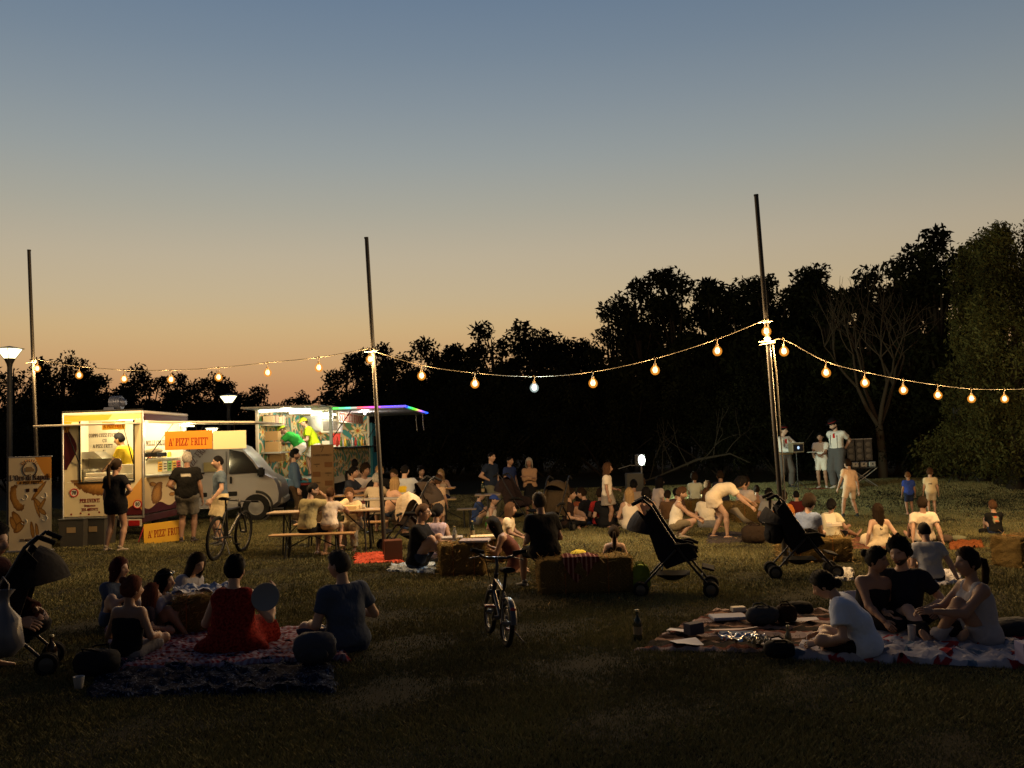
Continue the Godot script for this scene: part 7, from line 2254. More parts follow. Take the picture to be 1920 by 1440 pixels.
func bag(called: String, label: String, cat: String, at: Vector3, yaw: float, size: Vector3, c: Color, straps := true) -> void:
	var o := thing(called, label, cat, at, yaw)
	var f := FastNoiseLite.new()
	f.seed = hash(label) % 999
	f.frequency = 3.0
	var m := MB.new()
	m.ball(V(0, size.y * 0.47, 0), size * V(0.5, 0.5, 0.5), 14, 20)
	for i in m.v.size():
		var p := m.v[i]
		var q := (p - V(0, size.y * 0.47, 0)) / (size * 0.5)
		var k := pow(pow(absf(q.x), 3.0) + pow(absf(q.y), 3.0) + pow(absf(q.z), 3.0), 1.0 / 3.0)
		p = V(0, size.y * 0.47, 0) + q / maxf(k, 0.3) * size * 0.5 * (1.0 + 0.12 * f.get_noise_3dv(p * 4.0))
		p.y = maxf(p.y, 0.005)
		m.v[i] = p
	part("body", m, mat(c.r, c.g, c.b, 0.8, 0.0, true), o)
	var pk := MB.new()
	pk.ball(V(0, size.y * 0.32, size.z * 0.47), V(size.x * 0.33, size.y * 0.24, size.z * 0.14), 8, 12)
	part("pocket", pk, mat(c.r * 0.8, c.g * 0.8, c.b * 0.8, 0.8, 0.0, true), o)
	if straps:
		for g in [-1.0, 1.0]:
			var t := MB.new()
			t.tube([V(-0.28 * size.x, size.y * 0.85, 0.1 * size.z * g), V(-0.2 * size.x, size.y * 1.03, 0.3 * size.z * g), V(0.1 * size.x, size.y * 1.06, 0.42 * size.z * g), V(0.28 * size.x, size.y * 0.85, 0.1 * size.z * g)], 0.008, 6)
			part("strap", t, mat(c.r * 0.7, c.g * 0.7, c.b * 0.7, 0.8), o)

func sheet_of_paper(label: String, at: Vector3, yaw: float, w: float, h: float, c := Color(0.6, 0.6, 0.62), called := "paper_sheet", cat := "paper") -> void:
	var m := MB.new()
	var k := float(hash(label) % 100) * 0.07
	m.sheet(8, 8, func(u: float, v: float): return Vector3((u - 0.5) * w, 0.006 + 0.02 * pow(sin(u * 2.0 + k), 2.0) * v + 0.012 * sin(v * 3.0 + k) * u, (v - 0.5) * h))
	solo(called, label, cat, m, mat(c.r, c.g, c.b, 0.7), at, yaw)

func flat_box(called: String, label: String, cat: String, at: Vector3, yaw: float, size: Vector3, c: Color, tilt := 0.0) -> Node3D:
	var o := thing(called, label, cat, at, yaw)
	part("base", bx(size, 0.006, V(0, size.y / 2, 0)), mat(c.r, c.g, c.b, 0.7), o)
	if tilt != 0.0:
		var m := MB.new()
		var a := deg_to_rad(tilt)
		m.box(V(0, size.y + sin(a) * size.z / 2, -size.z / 2 - cos(a) * size.z / 2), V(size.x, 0.012, size.z), Basis(Vector3.RIGHT, a), 0.004)
		part("lid", m, mat(c.r, c.g, c.b, 0.7), o)
	return o

func street_light(label: String, x: float, z: float, h: float, e: float, s := 1.0) -> void:
	var o := thing("street_light", label, "street light", on_ground(x, z), 20, "lit lamp posts behind the trucks")
	var m := MB.new()
	m.tube([V(0, -0.2, 0), V(0, 0.5, 0), V(0, h - 0.45 * s, 0)], [0.075, 0.07, 0.06], 12)
	part("post", m, mat(0.03, 0.03, 0.03, 0.6), o)
	m = MB.new()
	m.lathe([Vector2(0.06, h - 0.5 * s), Vector2(0.075, h - 0.42 * s), Vector2(0.13, h - 0.3 * s), Vector2(0.15, h - 0.28 * s)], 12)
	part("collar", m, mat(0.03, 0.03, 0.03, 0.6), o)
	m = MB.new()
	m.lathe([Vector2(0.0, h - 0.275 * s), Vector2(0.13 * s, h - 0.27 * s), Vector2(0.29 * s, h - 0.04 * s), Vector2(0.0, h - 0.035 * s)], 8)
	part("lamp_glass", m, glow(1.0, 0.88, 0.5, 3.2), o)
	m = MB.new()
	m.lathe([Vector2(0.0, h + 0.05 * s), Vector2(0.2 * s, h + 0.01 * s), Vector2(0.36 * s, h - 0.025 * s), Vector2(0.0, h - 0.03 * s)], 8)
	part("cover", m, mat(0.05, 0.05, 0.05, 0.5), o)
	for k in 4:
		var a := TAU * k / 4.0
		m = MB.new()
		m.tube([V(cos(a) * 0.14 * s, h - 0.28 * s, sin(a) * 0.14 * s), V(cos(a) * 0.3 * s, h - 0.04 * s, sin(a) * 0.3 * s)], 0.008, 5)
		part("rib", m, mat(0.05, 0.05, 0.05, 0.5), o)
	lamp(V(0, h - 0.16 * s, 0), Color(1.0, 0.86, 0.5), e, 0.1, o)

func round_cup(called: String, label: String, cat: String, at: Vector3, h: float, r0: float, r1: float, c: Color) -> void:
	var m := MB.new()
	m.lathe([Vector2(0, 0.002), Vector2(r0, 0.0), Vector2(r1, h), Vector2(r1 * 1.04, h + 0.004), Vector2(r1 * 0.94, h), Vector2(r0 * 0.94, h * 0.5), Vector2(0, h * 0.5)], 18)
	solo(called, label, cat, m, mat(c.r, c.g, c.b, 0.3), at)

func crumpled(called: String, label: String, cat: String, at: Vector3, yaw: float, w: float, h: float, high: float, c: Color, rough := 0.6, metal := 0.0) -> void:
	var f := FastNoiseLite.new()
	f.seed = hash(label) % 999
	f.frequency = 2.5
	var m := MB.new()
	m.sheet(22, 18, func(u: float, v: float): return Vector3((u - 0.5) * w, 0.008 + high * (0.5 + 0.5 * f.get_noise_2d(u * 1.6, v * 1.6)) * (1.0 - 0.5 * sin(u * PI) * sin(v * PI)) + high * 0.3 * absf(f.get_noise_2d(u * 7.0, v * 7.0)), (v - 0.5) * h))
	solo(called, label, cat, m, mat(c.r, c.g, c.b, rough, metal), at, yaw)

func build_things() -> void:
	rng.seed = 9
	var gingham := printed(128, 128, func(u: float, v: float):
		var a := 1.0 if fmod(u * 16.0, 1.0) < 0.5 else 0.0
		var b := 1.0 if fmod(v * 16.0, 1.0) < 0.5 else 0.0
		return Color(0.22, 0.19, 0.24).lerp(Color(0.1, 0.007, 0.016), (a + b) * 0.5), 0.9)
	var leafy := printed(256, 256, func(u: float, v: float):
		var w := grain.get_noise_2d(u * 500.0, v * 1100.0)
		var w2 := grain.get_noise_2d(u * 1300.0 + 300.0, v * 420.0)
		return Color(0.18, 0.2, 0.25) if absf(w) < 0.035 and w2 > -0.1 else Color(0.06, 0.08, 0.13) if absf(w2) < 0.025 else Color(0.005, 0.008, 0.02), 0.9)
	var stripes := printed(8, 256, func(_u: float, v: float):
		var k := fmod(v * 3.0 + 0.1, 1.0)
		return Color(0.26, 0.2, 0.19) if k < 0.25 else Color(0.03, 0.012, 0.01) if k < 0.5 else Color(0.2, 0.12, 0.09) if k < 0.62 else Color(0.015, 0.01, 0.01) if k < 0.88 else Color(0.1, 0.03, 0.025), 0.9)
	var floral := printed(256, 256, func(u: float, v: float):
		var c := Color(0.3, 0.29, 0.33)
		var i := Vector2(floorf(u * 5.0), floorf(v * 5.0))
		var h := fmod(absf(sin(i.x * 12.9 + i.y * 78.2) * 43758.5), 1.0)
		var p := Vector2(fmod(u * 5.0, 1.0) - 0.3 - 0.4 * h, fmod(v * 5.0, 1.0) - 0.35 - 0.3 * h)
		var r := p.length() / (0.2 + 0.12 * h) / (0.75 + 0.25 * cos(5.0 * p.angle()))
		if r < 1.0:
			c = Color(0.22, 0.025, 0.03) if h > 0.4 else Color(0.07, 0.11, 0.17)
		return c, 0.9)
	var red_stripe := printed(64, 8, func(u: float, _v: float): return Color(0.3, 0.16, 0.13) if fmod(u * 8.0, 1.0) < 0.4 else Color(0.09, 0.02, 0.02), 0.9)
	blanket("picnic_blanket", "dark navy leaf patterned blanket in front of the left group", [Vector2(-3.60, -7.86), Vector2(-1.59, -7.72), Vector2(-1.32, -6.60), Vector2(-3.12, -6.60)], leafy, 0.050, Vector2(2, 1), 0.018, "blanket")
	blanket("picnic_blanket", "red gingham cloth under the left group", [Vector2(-4.15, -9.17), Vector2(-1.60, -8.74), Vector2(-1.41, -7.51), Vector2(-3.16, -7.28)], gingham, 0.030, Vector2(2.6, 1.2), 0.045, "blanket")
	blanket("picnic_blanket", "brown striped rug beside the hunched woman on the right", [Vector2(2.00, -9.57), Vector2(3.65, -9.39), Vector2(2.92, -7.63), Vector2(0.95, -7.79)], stripes, 0.035, Vector2(1, 1), 0.018, "blanket")
	blanket("picnic_blanket", "pale flowered blanket reaching the right edge of the picture", [Vector2(2.89, -8.55), Vector2(4.77, -8.09), Vector2(4.14, -6.96), Vector2(2.13, -7.50)], floral, 0.050, Vector2(1.6, 0.9), 0.045, "blanket")
	blanket("picnic_blanket", "coral red cloth by the foot of the middle pole", [Vector2(-2.58, -14.60), Vector2(-1.96, -14.75), Vector2(-1.69, -13.49), Vector2(-2.42, -13.50)], mat(0.48, 0.08, 0.045, 0.9, 0.0, true), 0.030, Vector2.ONE, 0.020, "blanket")
	blanket("picnic_blanket", "pale blue cloth under the man with glasses", [Vector2(-1.83, -13.29), Vector2(-1.22, -13.42), Vector2(-1.13, -12.42), Vector2(-1.81, -12.64)], mat(0.3, 0.36, 0.45, 0.9, 0.0, true), 0.030, Vector2.ONE, 0.020, "blanket")
	blanket("picnic_blanket", "white cloth under the man in white shirt", [Vector2(4.76, -11.44), Vector2(5.62, -11.83), Vector2(5.22, -10.79), Vector2(4.49, -10.64)], mat(0.55, 0.54, 0.56, 0.9, 0.0, true), 0.040, Vector2.ONE, 0.020, "blanket")
	blanket("picnic_blanket", "brown patterned cloth under the woman in ruffled dress", [Vector2(5.69, -16.54), Vector2(7.11, -16.94), Vector2(6.37, -14.99), Vector2(5.02, -14.74)], mat(0.14, 0.06, 0.04, 0.9, 0.0, true), 0.040, Vector2.ONE, 0.020, "blanket")
	blanket("picnic_blanket", "dark rug on the grass behind the bending girl", [Vector2(3.60, -17.22), Vector2(4.90, -17.88), Vector2(4.41, -15.91), Vector2(3.25, -15.70)], mat(0.06, 0.05, 0.05, 0.9, 0.0, true), 0.030, Vector2.ONE, 0.020, "blanket")
	blanket("orange_cloth", "crumpled orange cloth on the right of the field", [Vector2(7.62, -16.06), Vector2(8.19, -16.20), Vector2(7.71, -15.15), Vector2(6.96, -14.81)], mat(0.16, 0.05, 0.015, 0.9, 0.0, true), 0.050, Vector2.ONE, 0.020, "cloth")
	blanket("picnic_blanket", "white folded cloth on the grass behind the seated couple", [Vector2(4.17, -12.15), Vector2(4.43, -12.21), Vector2(4.12, -11.31), Vector2(3.82, -11.20)], mat(0.5, 0.48, 0.45, 0.9, 0.0, true), 0.040, Vector2.ONE, 0.020, "blanket")
	bale("straw bale used as a table between the man with glasses and the leaning woman", -0.75, -12.33, 8, Vector3(0.62, 0.44, 0.46))
	bale("low straw bale with bottles on it behind the bale table", -0.51, -13.53, -5, Vector3(0.8, 0.34, 0.44))
	bale("straw bale under the big man in black, with a striped cloth over it", 0.78, -10.88, 3, Vector3(1.12, 0.43, 0.5))
	bale("dark bale in the middle of the left picnic group", -3.06, -8.82, 15, Vector3(0.52, 0.36, 0.42))
	bale("straw bale behind the dark stroller on the right", 4.22, -13.09, -4, Vector3(1.0, 0.36, 0.45))
	bale("straw bale cut off by the right edge", 6.70, -12.04, 20, Vector3(0.8, 0.42, 0.5))
	bale("straw bale under the child in pale green", 4.23, -21.36, 0, Vector3(0.8, 0.36, 0.45))
	bale("straw bale under the broad man in navy", 4.65, -20.26, 4, Vector3(0.9, 0.4, 0.45))
	bale("straw bale beside the youth in red shorts", 5.05, -19.56, -8, Vector3(0.8, 0.4, 0.45))
	stroller("dark stroller with white bag at the left edge of the picture", -4.18, -7.42, -70, 1.02, Color(0.014, 0.013, 0.014), 0.50, -17)
	stroller("brown stroller with cream blanket over it behind the middle pole", -1.71, -15.04, -70, 1.10, Color(0.035, 0.025, 0.018), 0.80, -17)
	stroller("far stroller with silver frame between the standing men", -0.01, -20.15, 62, 1.05, Color(0.03, 0.02, 0.02), 0.60, -17)
	stroller("stroller with brown rounded hood behind the big man in black", 0.73, -17.74, -30, 1.00, Color(0.05, 0.035, 0.02), 1.00, -17)
	stroller("black folding stroller facing right in the middle of the field", 1.78, -10.63, 78, 1.03, Color(0.012, 0.012, 0.018), 0.35, -18)
	stroller("black stroller with a bag on its handles in front of the right pole", 3.60, -11.74, 82, 0.98, Color(0.012, 0.012, 0.014), 0.30, -20)
	bicycle("black mountain bike held by the man in the slate polo shirt", -4.68, -14.83, 174, 0.35, 1.06, false, 5.0)
	bicycle("small black children's bicycle standing alone on the grass", -0.21, -8.28, -165, 0.2, 0.62, true, 5.0)
	beer_table("beer_table", "wooden beer table in front of the woman in the cream jacket", "table", -3.09, -14.88, 0, Vector3(1.85, 0.7, 0.5), Color(0.36, 0.27, 0.16))
	beer_table("bench", "bench under the bearded man in olive and the little boy", "bench", -3.20, -14.28, 0, Vector3(1.32, 0.39, 0.26), Color(0.34, 0.2, 0.08))
	beer_table("bench", "bench under the woman in the cream jacket", "bench", -3.03, -15.74, 0, Vector3(1.6, 0.42, 0.26), Color(0.34, 0.2, 0.08))
	beer_table("beer_table", "long grey table edge running behind the middle pole", "table", -2.40, -17.14, 0, Vector3(1.35, 0.74, 0.5), Color(0.3, 0.27, 0.22))
	beer_table("bench", "bench under the older man in beige and the blond woman", "bench", -2.56, -17.89, 0, Vector3(1.7, 0.42, 0.26), Color(0.3, 0.25, 0.18))
	beer_table("beer_table", "table between the diners closest to the lit food truck", "table", -2.90, -18.99, 0, Vector3(1.7, 0.74, 0.5), Color(0.34, 0.2, 0.08))
	beer_table("bench", "bench under the diners facing the camera by the truck", "bench", -3.15, -20.05, 0, Vector3(1.8, 0.43, 0.26), Color(0.34, 0.2, 0.08))
	beer_table("beer_table", "far table where the couple face the camera", "table", -1.96, -22.56, 0, Vector3(0.95, 0.76, 0.5), Color(0.5, 0.28, 0.1))
	beer_table("bench", "empty bench in front of the far couple's table", "bench", -1.90, -21.86, 0, Vector3(0.95, 0.52, 0.26), Color(0.5, 0.35, 0.14))
	beer_table("bench", "bench under the couple at the far table", "bench", -2.11, -23.56, 0, Vector3(1.1, 0.44, 0.26), Color(0.34, 0.2, 0.08))
	beer_table("folding_table", "small table with one bottle on it left of the far stroller", "table", -0.59, -19.25, 0, Vector3(0.54, 0.72, 0.5), Color(0.2, 0.15, 0.1))
	beer_table("bench", "short empty bench left of the small bottle table", "bench", -1.06, -19.55, 0, Vector3(0.42, 0.42, 0.3), Color(0.25, 0.2, 0.14))
	street_light("near street lamp at the left edge, wide lit head", -12.98, -23.37, 4.56, 2.0, 1.00)
	street_light("far street lamp between the van and the food truck", -10.33, -32.94, 3.41, 2.0, 1.00)
	street_light("far street lamp glowing above the blank cream board", -13.97, -42.01, 2.49, 2.0, 1.00)
	bottle("dark wine bottle standing alone near the striped rug", V(1.05, -0.08, -8.24), Color(0.012, 0.02, 0.012), 0.27, 0.040, false, 0)
	bottle("brown bottle standing on the grass at the left edge", V(-3.89, 0, -7.63), Color(0.03, 0.014, 0.006), 0.26, 0.042, false, 0)
	bottle("turquoise water bottle between the red dress and the slate shirt", V(-2.26, -0.01, -8.45), Color(0.12, 0.4, 0.42), 0.24, 0.034, false, 0)
	bottle("dark green bottle on the low bale behind the bale table", V(-0.66, 0.31, -13.53), Color(0.012, 0.02, 0.012), 0.26, 0.034, false, 0)
	bottle("clear plastic bottle on the straw bale table", V(-0.85, 0.4, -12.43), Color(0.7, 0.72, 0.75), 0.20, 0.032, true, 0)
	bottle("dark bottle on the small table left of the far stroller", V(-0.69, 0.62, -19.25), Color(0.012, 0.02, 0.012), 0.26, 0.036, false, 0)
	bottle("small bottle with golden cap beside the hunched woman's knee", V(2.25, -0.11, -7.75), Color(0.1, 0.09, 0.05), 0.22, 0.030, false, 0)
	bottle("red drink bottle on the beer table", V(-2.49, 0.7, -14.88), Color(0.4, 0.12, 0.1), 0.18, 0.030, true, 0)
	bag("backpack", "grey rounded backpack at the right end of the gingham cloth", "backpack", V(-1.65, 0.03, -7.37), 10, Vector3(0.34, 0.24, 0.24), Color(0.04, 0.045, 0.06), false)
	bag("shoulder_bag", "black bag at the left end of the gingham cloth", "bag", V(-3.32, 0.03, -7.2), -15, Vector3(0.36, 0.2, 0.24), Color(0.012, 0.012, 0.014), true)
	bag("backpack", "brown backpack on the grass by the bending girl's feet", "backpack", V(4.07, -0.18, -15.72), 12, Vector3(0.42, 0.34, 0.3), Color(0.03, 0.02, 0.014), true)
	bag("handbag", "grey handbag on the striped rug", "bag", V(2.31, -0.08, -8.77), 5, Vector3(0.3, 0.17, 0.2), Color(0.04, 0.045, 0.055), true)
	bag("handbag", "brown handbag beside the grey one on the striped rug", "bag", V(2.55, -0.08, -8.82), -10, Vector3(0.2, 0.17, 0.18), Color(0.025, 0.014, 0.01), true)
	bag("shoulder_bag", "black bag in front of the hunched woman's knees", "bag", V(2.09, -0.08, -7.46), 0, Vector3(0.24, 0.14, 0.2), Color(0.01, 0.01, 0.012), true)
	bag("cushion", "dark brown round cushion right of the man in cream", "cushion", V(7.5, -0.32, -16.07), 0, Vector3(0.26, 0.15, 0.2), Color(0.07, 0.05, 0.04), false)
	bag("cushion", "grey green round cushion right of the brown cushion", "cushion", V(7.81, -0.33, -16.22), 0, Vector3(0.24, 0.12, 0.2), Color(0.14, 0.15, 0.1), false)
	bag("shoulder_bag", "small black bag left of the boy with the printed shirt", "bag", V(8.99, -0.36, -17.6), 0, Vector3(0.2, 0.1, 0.16), Color(0.01, 0.01, 0.01), false)
	bag("shopping_bag", "green shopping bag behind the black folding stroller", "bag", V(1.43, -0.09, -10.73), 0, Vector3(0.22, 0.34, 0.16), Color(0.14, 0.2, 0.03), true)
	bag("backpack", "black bag hanging from the handles of the stroller by the right pole", "bag", V(3.3, 0.3, -11.74), -80, Vector3(0.26, 0.36, 0.2), Color(0.012, 0.012, 0.014), false)
	bag("toy_bag", "yellow patterned bag on the grass behind the big man's bale", "bag", V(0.88, -0.07, -13.27), 0, Vector3(0.24, 0.2, 0.14), Color(0.5, 0.4, 0.06), false)
	bag("shoe_pile", "dark shoes and bag heap at the back of the striped rug", "bag", V(2.85, -0.12, -9.37), 0, Vector3(0.26, 0.13, 0.2), Color(0.012, 0.012, 0.012), false)
	bag("jacket_heap", "dark jacket heaped behind the woman in white tank top", "jacket", V(4.29, -0.1, -7.99), 20, Vector3(0.4, 0.16, 0.3), Color(0.02, 0.024, 0.03), false)
	sheet_of_paper("white paper on the front edge of the striped rug", V(1.42, -0.04, -7.9), 10, 0.24, 0.2, Color(0.55, 0.55, 0.6), "paper_sheet", "paper")
	sheet_of_paper("white paper left of the dark pouch on the striped rug", V(1.45, -0.04, -8.36), -20, 0.22, 0.2, Color(0.55, 0.55, 0.6), "paper_sheet", "paper")
	sheet_of_paper("long white paper at the middle of the striped rug", V(1.94, -0.05, -8.39), 6, 0.42, 0.12, Color(0.5, 0.42, 0.4), "paper_sheet", "paper")
	sheet_of_paper("folded grey paper by the hunched woman's knees", V(2.12, -0.06, -7.91), 35, 0.25, 0.12, Color(0.4, 0.4, 0.46), "paper_sheet", "paper")
	sheet_of_paper("striped folded paper behind the hunched woman", V(2.71, -0.07, -8.81), 0, 0.3, 0.16, Color(0.42, 0.4, 0.44), "paper_sheet", "paper")
	flat_box("tray", "pale blue tray at the back left of the striped rug", "tray", V(2.03, -0.06, -8.96), 3, Vector3(0.34, 0.03, 0.22), Color(0.3, 0.32, 0.4), 0)
	flat_box("food_box", "small open white food tub behind the tray", "food box", V(2.23, -0.08, -9.38), 5, Vector3(0.14, 0.05, 0.1), Color(0.6, 0.56, 0.46), 0)
	flat_box("food_box", "open white food box held beside the person with the bun", "food box", V(5.5, 0.06, -15.85), 20, Vector3(0.22, 0.06, 0.15), Color(0.66, 0.6, 0.5), 75)
	flat_box("pizza_box", "open white box in front of the woman in black camisole", "box", V(3.29, -0.07, -8.6), 10, Vector3(0.3, 0.03, 0.26), Color(0.46, 0.48, 0.56), 60)
	flat_box("pizza_box", "flat pizza box on the straw bale table", "box", V(-0.57, 0.4, -12.28), -6, Vector3(0.4, 0.03, 0.3), Color(0.3, 0.26, 0.28), 0)
	flat_box("pizza_box", "second pizza box behind the clear bottle on the bale table", "box", V(-0.9, 0.41, -12.63), 5, Vector3(0.3, 0.03, 0.26), Color(0.4, 0.36, 0.34), 0)
	flat_box("food_tray", "paper tray with bread on the low bale with bottles", "food tray", V(-0.46, 0.31, -13.43), 4, Vector3(0.45, 0.05, 0.28), Color(0.6, 0.48, 0.3), 0)
	flat_box("food_box", "cream food box on the beer table", "food box", V(-2.73, 0.7, -14.83), -4, Vector3(0.34, 0.07, 0.24), Color(0.66, 0.5, 0.26), 0)
	flat_box("cardboard_box", "brown cardboard box beside the middle pole", "box", V(-1.87, -0.01, -13.73), 12, Vector3(0.26, 0.32, 0.26), Color(0.09, 0.035, 0.02), 0)
	flat_box("cool_box", "pale box at the right edge on the flowered blanket", "box", V(3.88, -0.09, -7.06), 0, Vector3(0.14, 0.16, 0.14), Color(0.2, 0.2, 0.34), 0)
	crumpled("food_wrap", "crumpled pale blue food wrap on the dark bale of the left picnic", "food wrap", V(-3.05, 0.36, -8.82), 10, 0.5, 0.36, 0.12, Color(0.2, 0.24, 0.34), 0.6, 0)
	crumpled("foil_sheet", "crumpled foil catching the light on the striped rug", "foil", V(1.88, -0.05, -7.84), 12, 0.34, 0.22, 0.1, Color(0.6, 0.58, 0.54), 0.25, 0.9)
	flat_box("snack_bag", "dark blue snack pack on the striped rug", "snack pack", V(1.92, -0.05, -8.15), -4, Vector3(0.3, 0.03, 0.14), Color(0.02, 0.05, 0.12), 0)
	flat_box("pouch", "dark folded pouch standing on the papers of the striped rug", "pouch", V(1.55, -0.04, -8.23), 30, Vector3(0.16, 0.1, 0.1), Color(0.06, 0.06, 0.08), 0)
	round_cup("drink_can", "grey can on the flowered blanket by the white trousers", "can", V(3.34, -0.09, -7.86), 0.14, 0.033, 0.033, Color(0.3, 0.3, 0.33))
	round_cup("paper_cup", "small cup on the grass left of the navy blanket", "cup", V(-3.31, -0, -6.89), 0.09, 0.03, 0.04, Color(0.3, 0.3, 0.3))
	flat_box("booklet", "white booklet held open by the boy in white", "booklet", V(8.56, 1.09, -26.15), -30, Vector3(0.24, 0.015, 0.3), Color(0.66, 0.64, 0.58), 0)
	flat_box("accordion_board", "flat brown board held by the left performer", "board", V(7.89, 1.04, -26.5), 20, Vector3(0.4, 0.05, 0.2), Color(0.2, 0.13, 0.06), 0)
	flat_box("red_mat", "small red mat on the stage grass", "mat", V(8.68, 0.03, -26.35), 0, Vector3(0.7, 0.015, 0.4), Color(0.25, 0.02, 0.015), 0)
	crumpled("food_wrapper", "crumpled food wrapper beside the foil", "wrapper", V(1.97, -0.06, -7.72), 20, 0.18, 0.14, 0.12, Color(0.3, 0.27, 0.2), 0.6, 0)
	# --- rolled up banner with food pictures
	var bn := thing("food_banner", "tall cream banner with pictures of fried food at the left of the trailer", "banner", V(-8.65, 0.04, -16.23), 3)
	var bp := printed(200, 440, banner_print)
	var bm := MB.new()
	bm.quad(V(-0.37, 0.02, 0), V(0.37, 0.02, 0), V(0.37, 1.68, 0), V(-0.37, 1.68, 0), V(0, 0, 1))
	bm.quad(V(-0.37, 0.02, -0.006), V(0.37, 0.02, -0.006), V(0.37, 1.68, -0.006), V(-0.37, 1.68, -0.006), V(0, 0, -1))
	part("print", bm, bp, bn)
	var ink := mat(0.05, 0.02, 0.012, 0.7)
	lettering("L'Oro di Napoli", 0.1, V(0.0, 1.325, 0.006), bn, ink, 0.66)
	lettering("A' PIZZ' FRITT'", 0.05, V(0.0, 1.235, 0.006), bn, ink, 0.7)
	part("printed_band", bx(V(0.46, 0.055, 0.002), 0.0, V(0, 1.24, 0.003)), mat(0.55, 0.28, 0.06, 0.7), bn)
	lettering("331 4057972", 0.045, V(-0.05, 0.22, 0.006), bn, ink, 0.7)
	var lg := MB.new()
	for s in [0.0, PI]:
		lg.ring(V(0, 1.47, 0.004), V(0, 0, 1), 0.125, 0.008, 16, 5, s - 1.1, s + 1.1)
	part("laurel_ring", lg, ink, bn)
	var lv := MB.new()
	lv.slab(PackedVector2Array([Vector2(-0.08, -0.03), Vector2(0.08, -0.03), Vector2(0.08, 0.015), Vector2(0.05, 0.025), Vector2(0.03, 0.055), Vector2(-0.06, 0.055), Vector2(-0.08, 0.02)]), 0.003, Transform3D(Basis(), V(0, 1.46, 0.008)))
	part("printed_van", lv, mat(0.3, 0.2, 0.1, 0.7), bn)
	var fw := MB.new()
	for k in 9:
		var a := -0.9 + 0.225 * k
		fw.tube([V(sin(a) * 0.14, 1.47 + cos(a) * 0.14, 0.004), V(sin(a) * 0.2, 1.47 + cos(a) * 0.18, 0.004)], 0.006, 5)
	part("printed_sparks", fw, mat(0.5, 0.25, 0.05, 0.7), bn)
	for q in [V(0.1, 1.1, 0.004), V(-0.04, 1.1, 0.004)]:
		part("printed_icon", bx(V(0.06, 0.06, 0.002), 0.0, q), ink, bn)
	for q in [V(-0.1, 0.98, 0.004), V(0.24, 1.0, 0.004), V(-0.1, 0.55, 0.004), V(0.25, 0.6, 0.004)]:
		var m := MB.new()
		m.ring(q, V(0, 0, 1), 0.05, 0.006, 14, 5, 0.5, 4.2)
		part("price_mark", m, mat(0.7, 0.68, 0.6, 0.7), bn)
	var bf := MB.new()
	bf.box(V(0, 0.02, -0.01), V(0.8, 0.05, 0.12), Basis(), 0.01)
	bf.tube([V(0, 0.03, -0.03), V(0, 1.69, -0.03)], 0.012, 8)
	bf.tube([V(-0.38, 1.69, -0.01), V(0.38, 1.69, -0.01)], 0.012, 8)
	part("stand", bf, mat(0.25, 0.25, 0.25, 0.4, 0.6), bn)
	# --- two bins, the leaning board and a bent tube stand
	for q in [[V(-8.22, 0.04, -17.04), 3.0, "left dark bin under the trailer's printed back"], [V(-7.88, 0.03, -17.24), -5.0, "right dark bin behind the waiting woman's legs"]]:
		var b := thing("waste_bin", q[2], "bin", q[0], q[1], "bins beneath the trailer's open back")
		var m := MB.new()
		for f in 4:
			pass
		m.sheet(1, 1, func(u: float, v: float): return Vector3((u - 0.5) * (0.4 + 0.06 * v), v * 0.5, 0.2 + 0.03 * v), V(0, 0, 1))
		m.sheet(1, 1, func(u: float, v: float): return Vector3((u - 0.5) * (0.4 + 0.06 * v), v * 0.5, -0.2 - 0.03 * v), V(0, 0, -1))
		for g in [-1.0, 1.0]:
			m.sheet(1, 1, func(u: float, v: float): return Vector3(g * (0.2 + 0.03 * v), v * 0.5, (u - 0.5) * (0.4 + 0.06 * v)), V(g, 0, 0))
		part("body", m, mat(0.045, 0.043, 0.038, 0.6), b)
		part("rim", bx(V(0.49, 0.03, 0.49), 0.01, V(0, 0.51, 0)), mat(0.035, 0.035, 0.03, 0.6), b)
		part("paper_label", bx(V(0.16, 0.1, 0.004), 0.0, V(0.0, 0.32, 0.224)), mat(0.3, 0.22, 0.12, 0.7), b)
	var ls := thing("leaning_board", "yellow board lettered A' PIZZ' FRUT' leaning on the grass under the trailer", "sign", V(-6.62, 0.03, -17.14), 8)
	var lt := Basis(Vector3.RIGHT, -0.3) * Basis(Vector3(0, 0, 1), 0.09)
	var lb := MB.new()
	lb.box(lt * V(0, 0.21, 0), V(0.72, 0.4, 0.015), lt, 0.003)
	part("board", lb, mat(0.58, 0.34, 0.02, 0.5), ls)
	lettering("A' PIZZ' FRUT'", 0.14, lt * V(0.02, 0.2, 0.01), ls, mat(0.22, 0.02, 0.012, 0.7), 0.44, true, lt)
	# --- floodlight, stage and sound
	var fl := thing("floodlight", "bright white floodlight on a grey case at the back of the crowd", "floodlight", V(3.17, -0.11, -22.66))
	part("case", bx(V(0.42, 0.75, 0.35), 0.02, V(-0.2, 0.55, -0.1)), mat(0.07, 0.07, 0.065, 0.7), fl)
	var arm := MB.new()
	arm.tube([V(-0.02, 0.93, 0), V(-0.02, 1.1, 0)], 0.02, 8)
	arm.tube([V(-0.6, 1.04, 0), V(-0.3, 1.12, 0), V(-0.05, 1.1, 0)], 0.012, 6)
	part("bracket", arm, mat(0.1, 0.1, 0.1, 0.5), fl)
	var fb := Basis(Vector3.UP, deg_to_rad(42))
	var hm := MB.new()
	hm.box(V(0, 1.24, 0) + fb * V(0, 0, -0.07), V(0.3, 0.3, 0.1), fb, 0.02)
	part("housing", hm, mat(0.03, 0.03, 0.03, 0.5), fl)
	var lens := MB.new()
	lens.ball(V(0, 1.24, 0) + fb * V(0, 0, -0.01), V(0.12, 0.13, 0.05), 10, 14, fb)
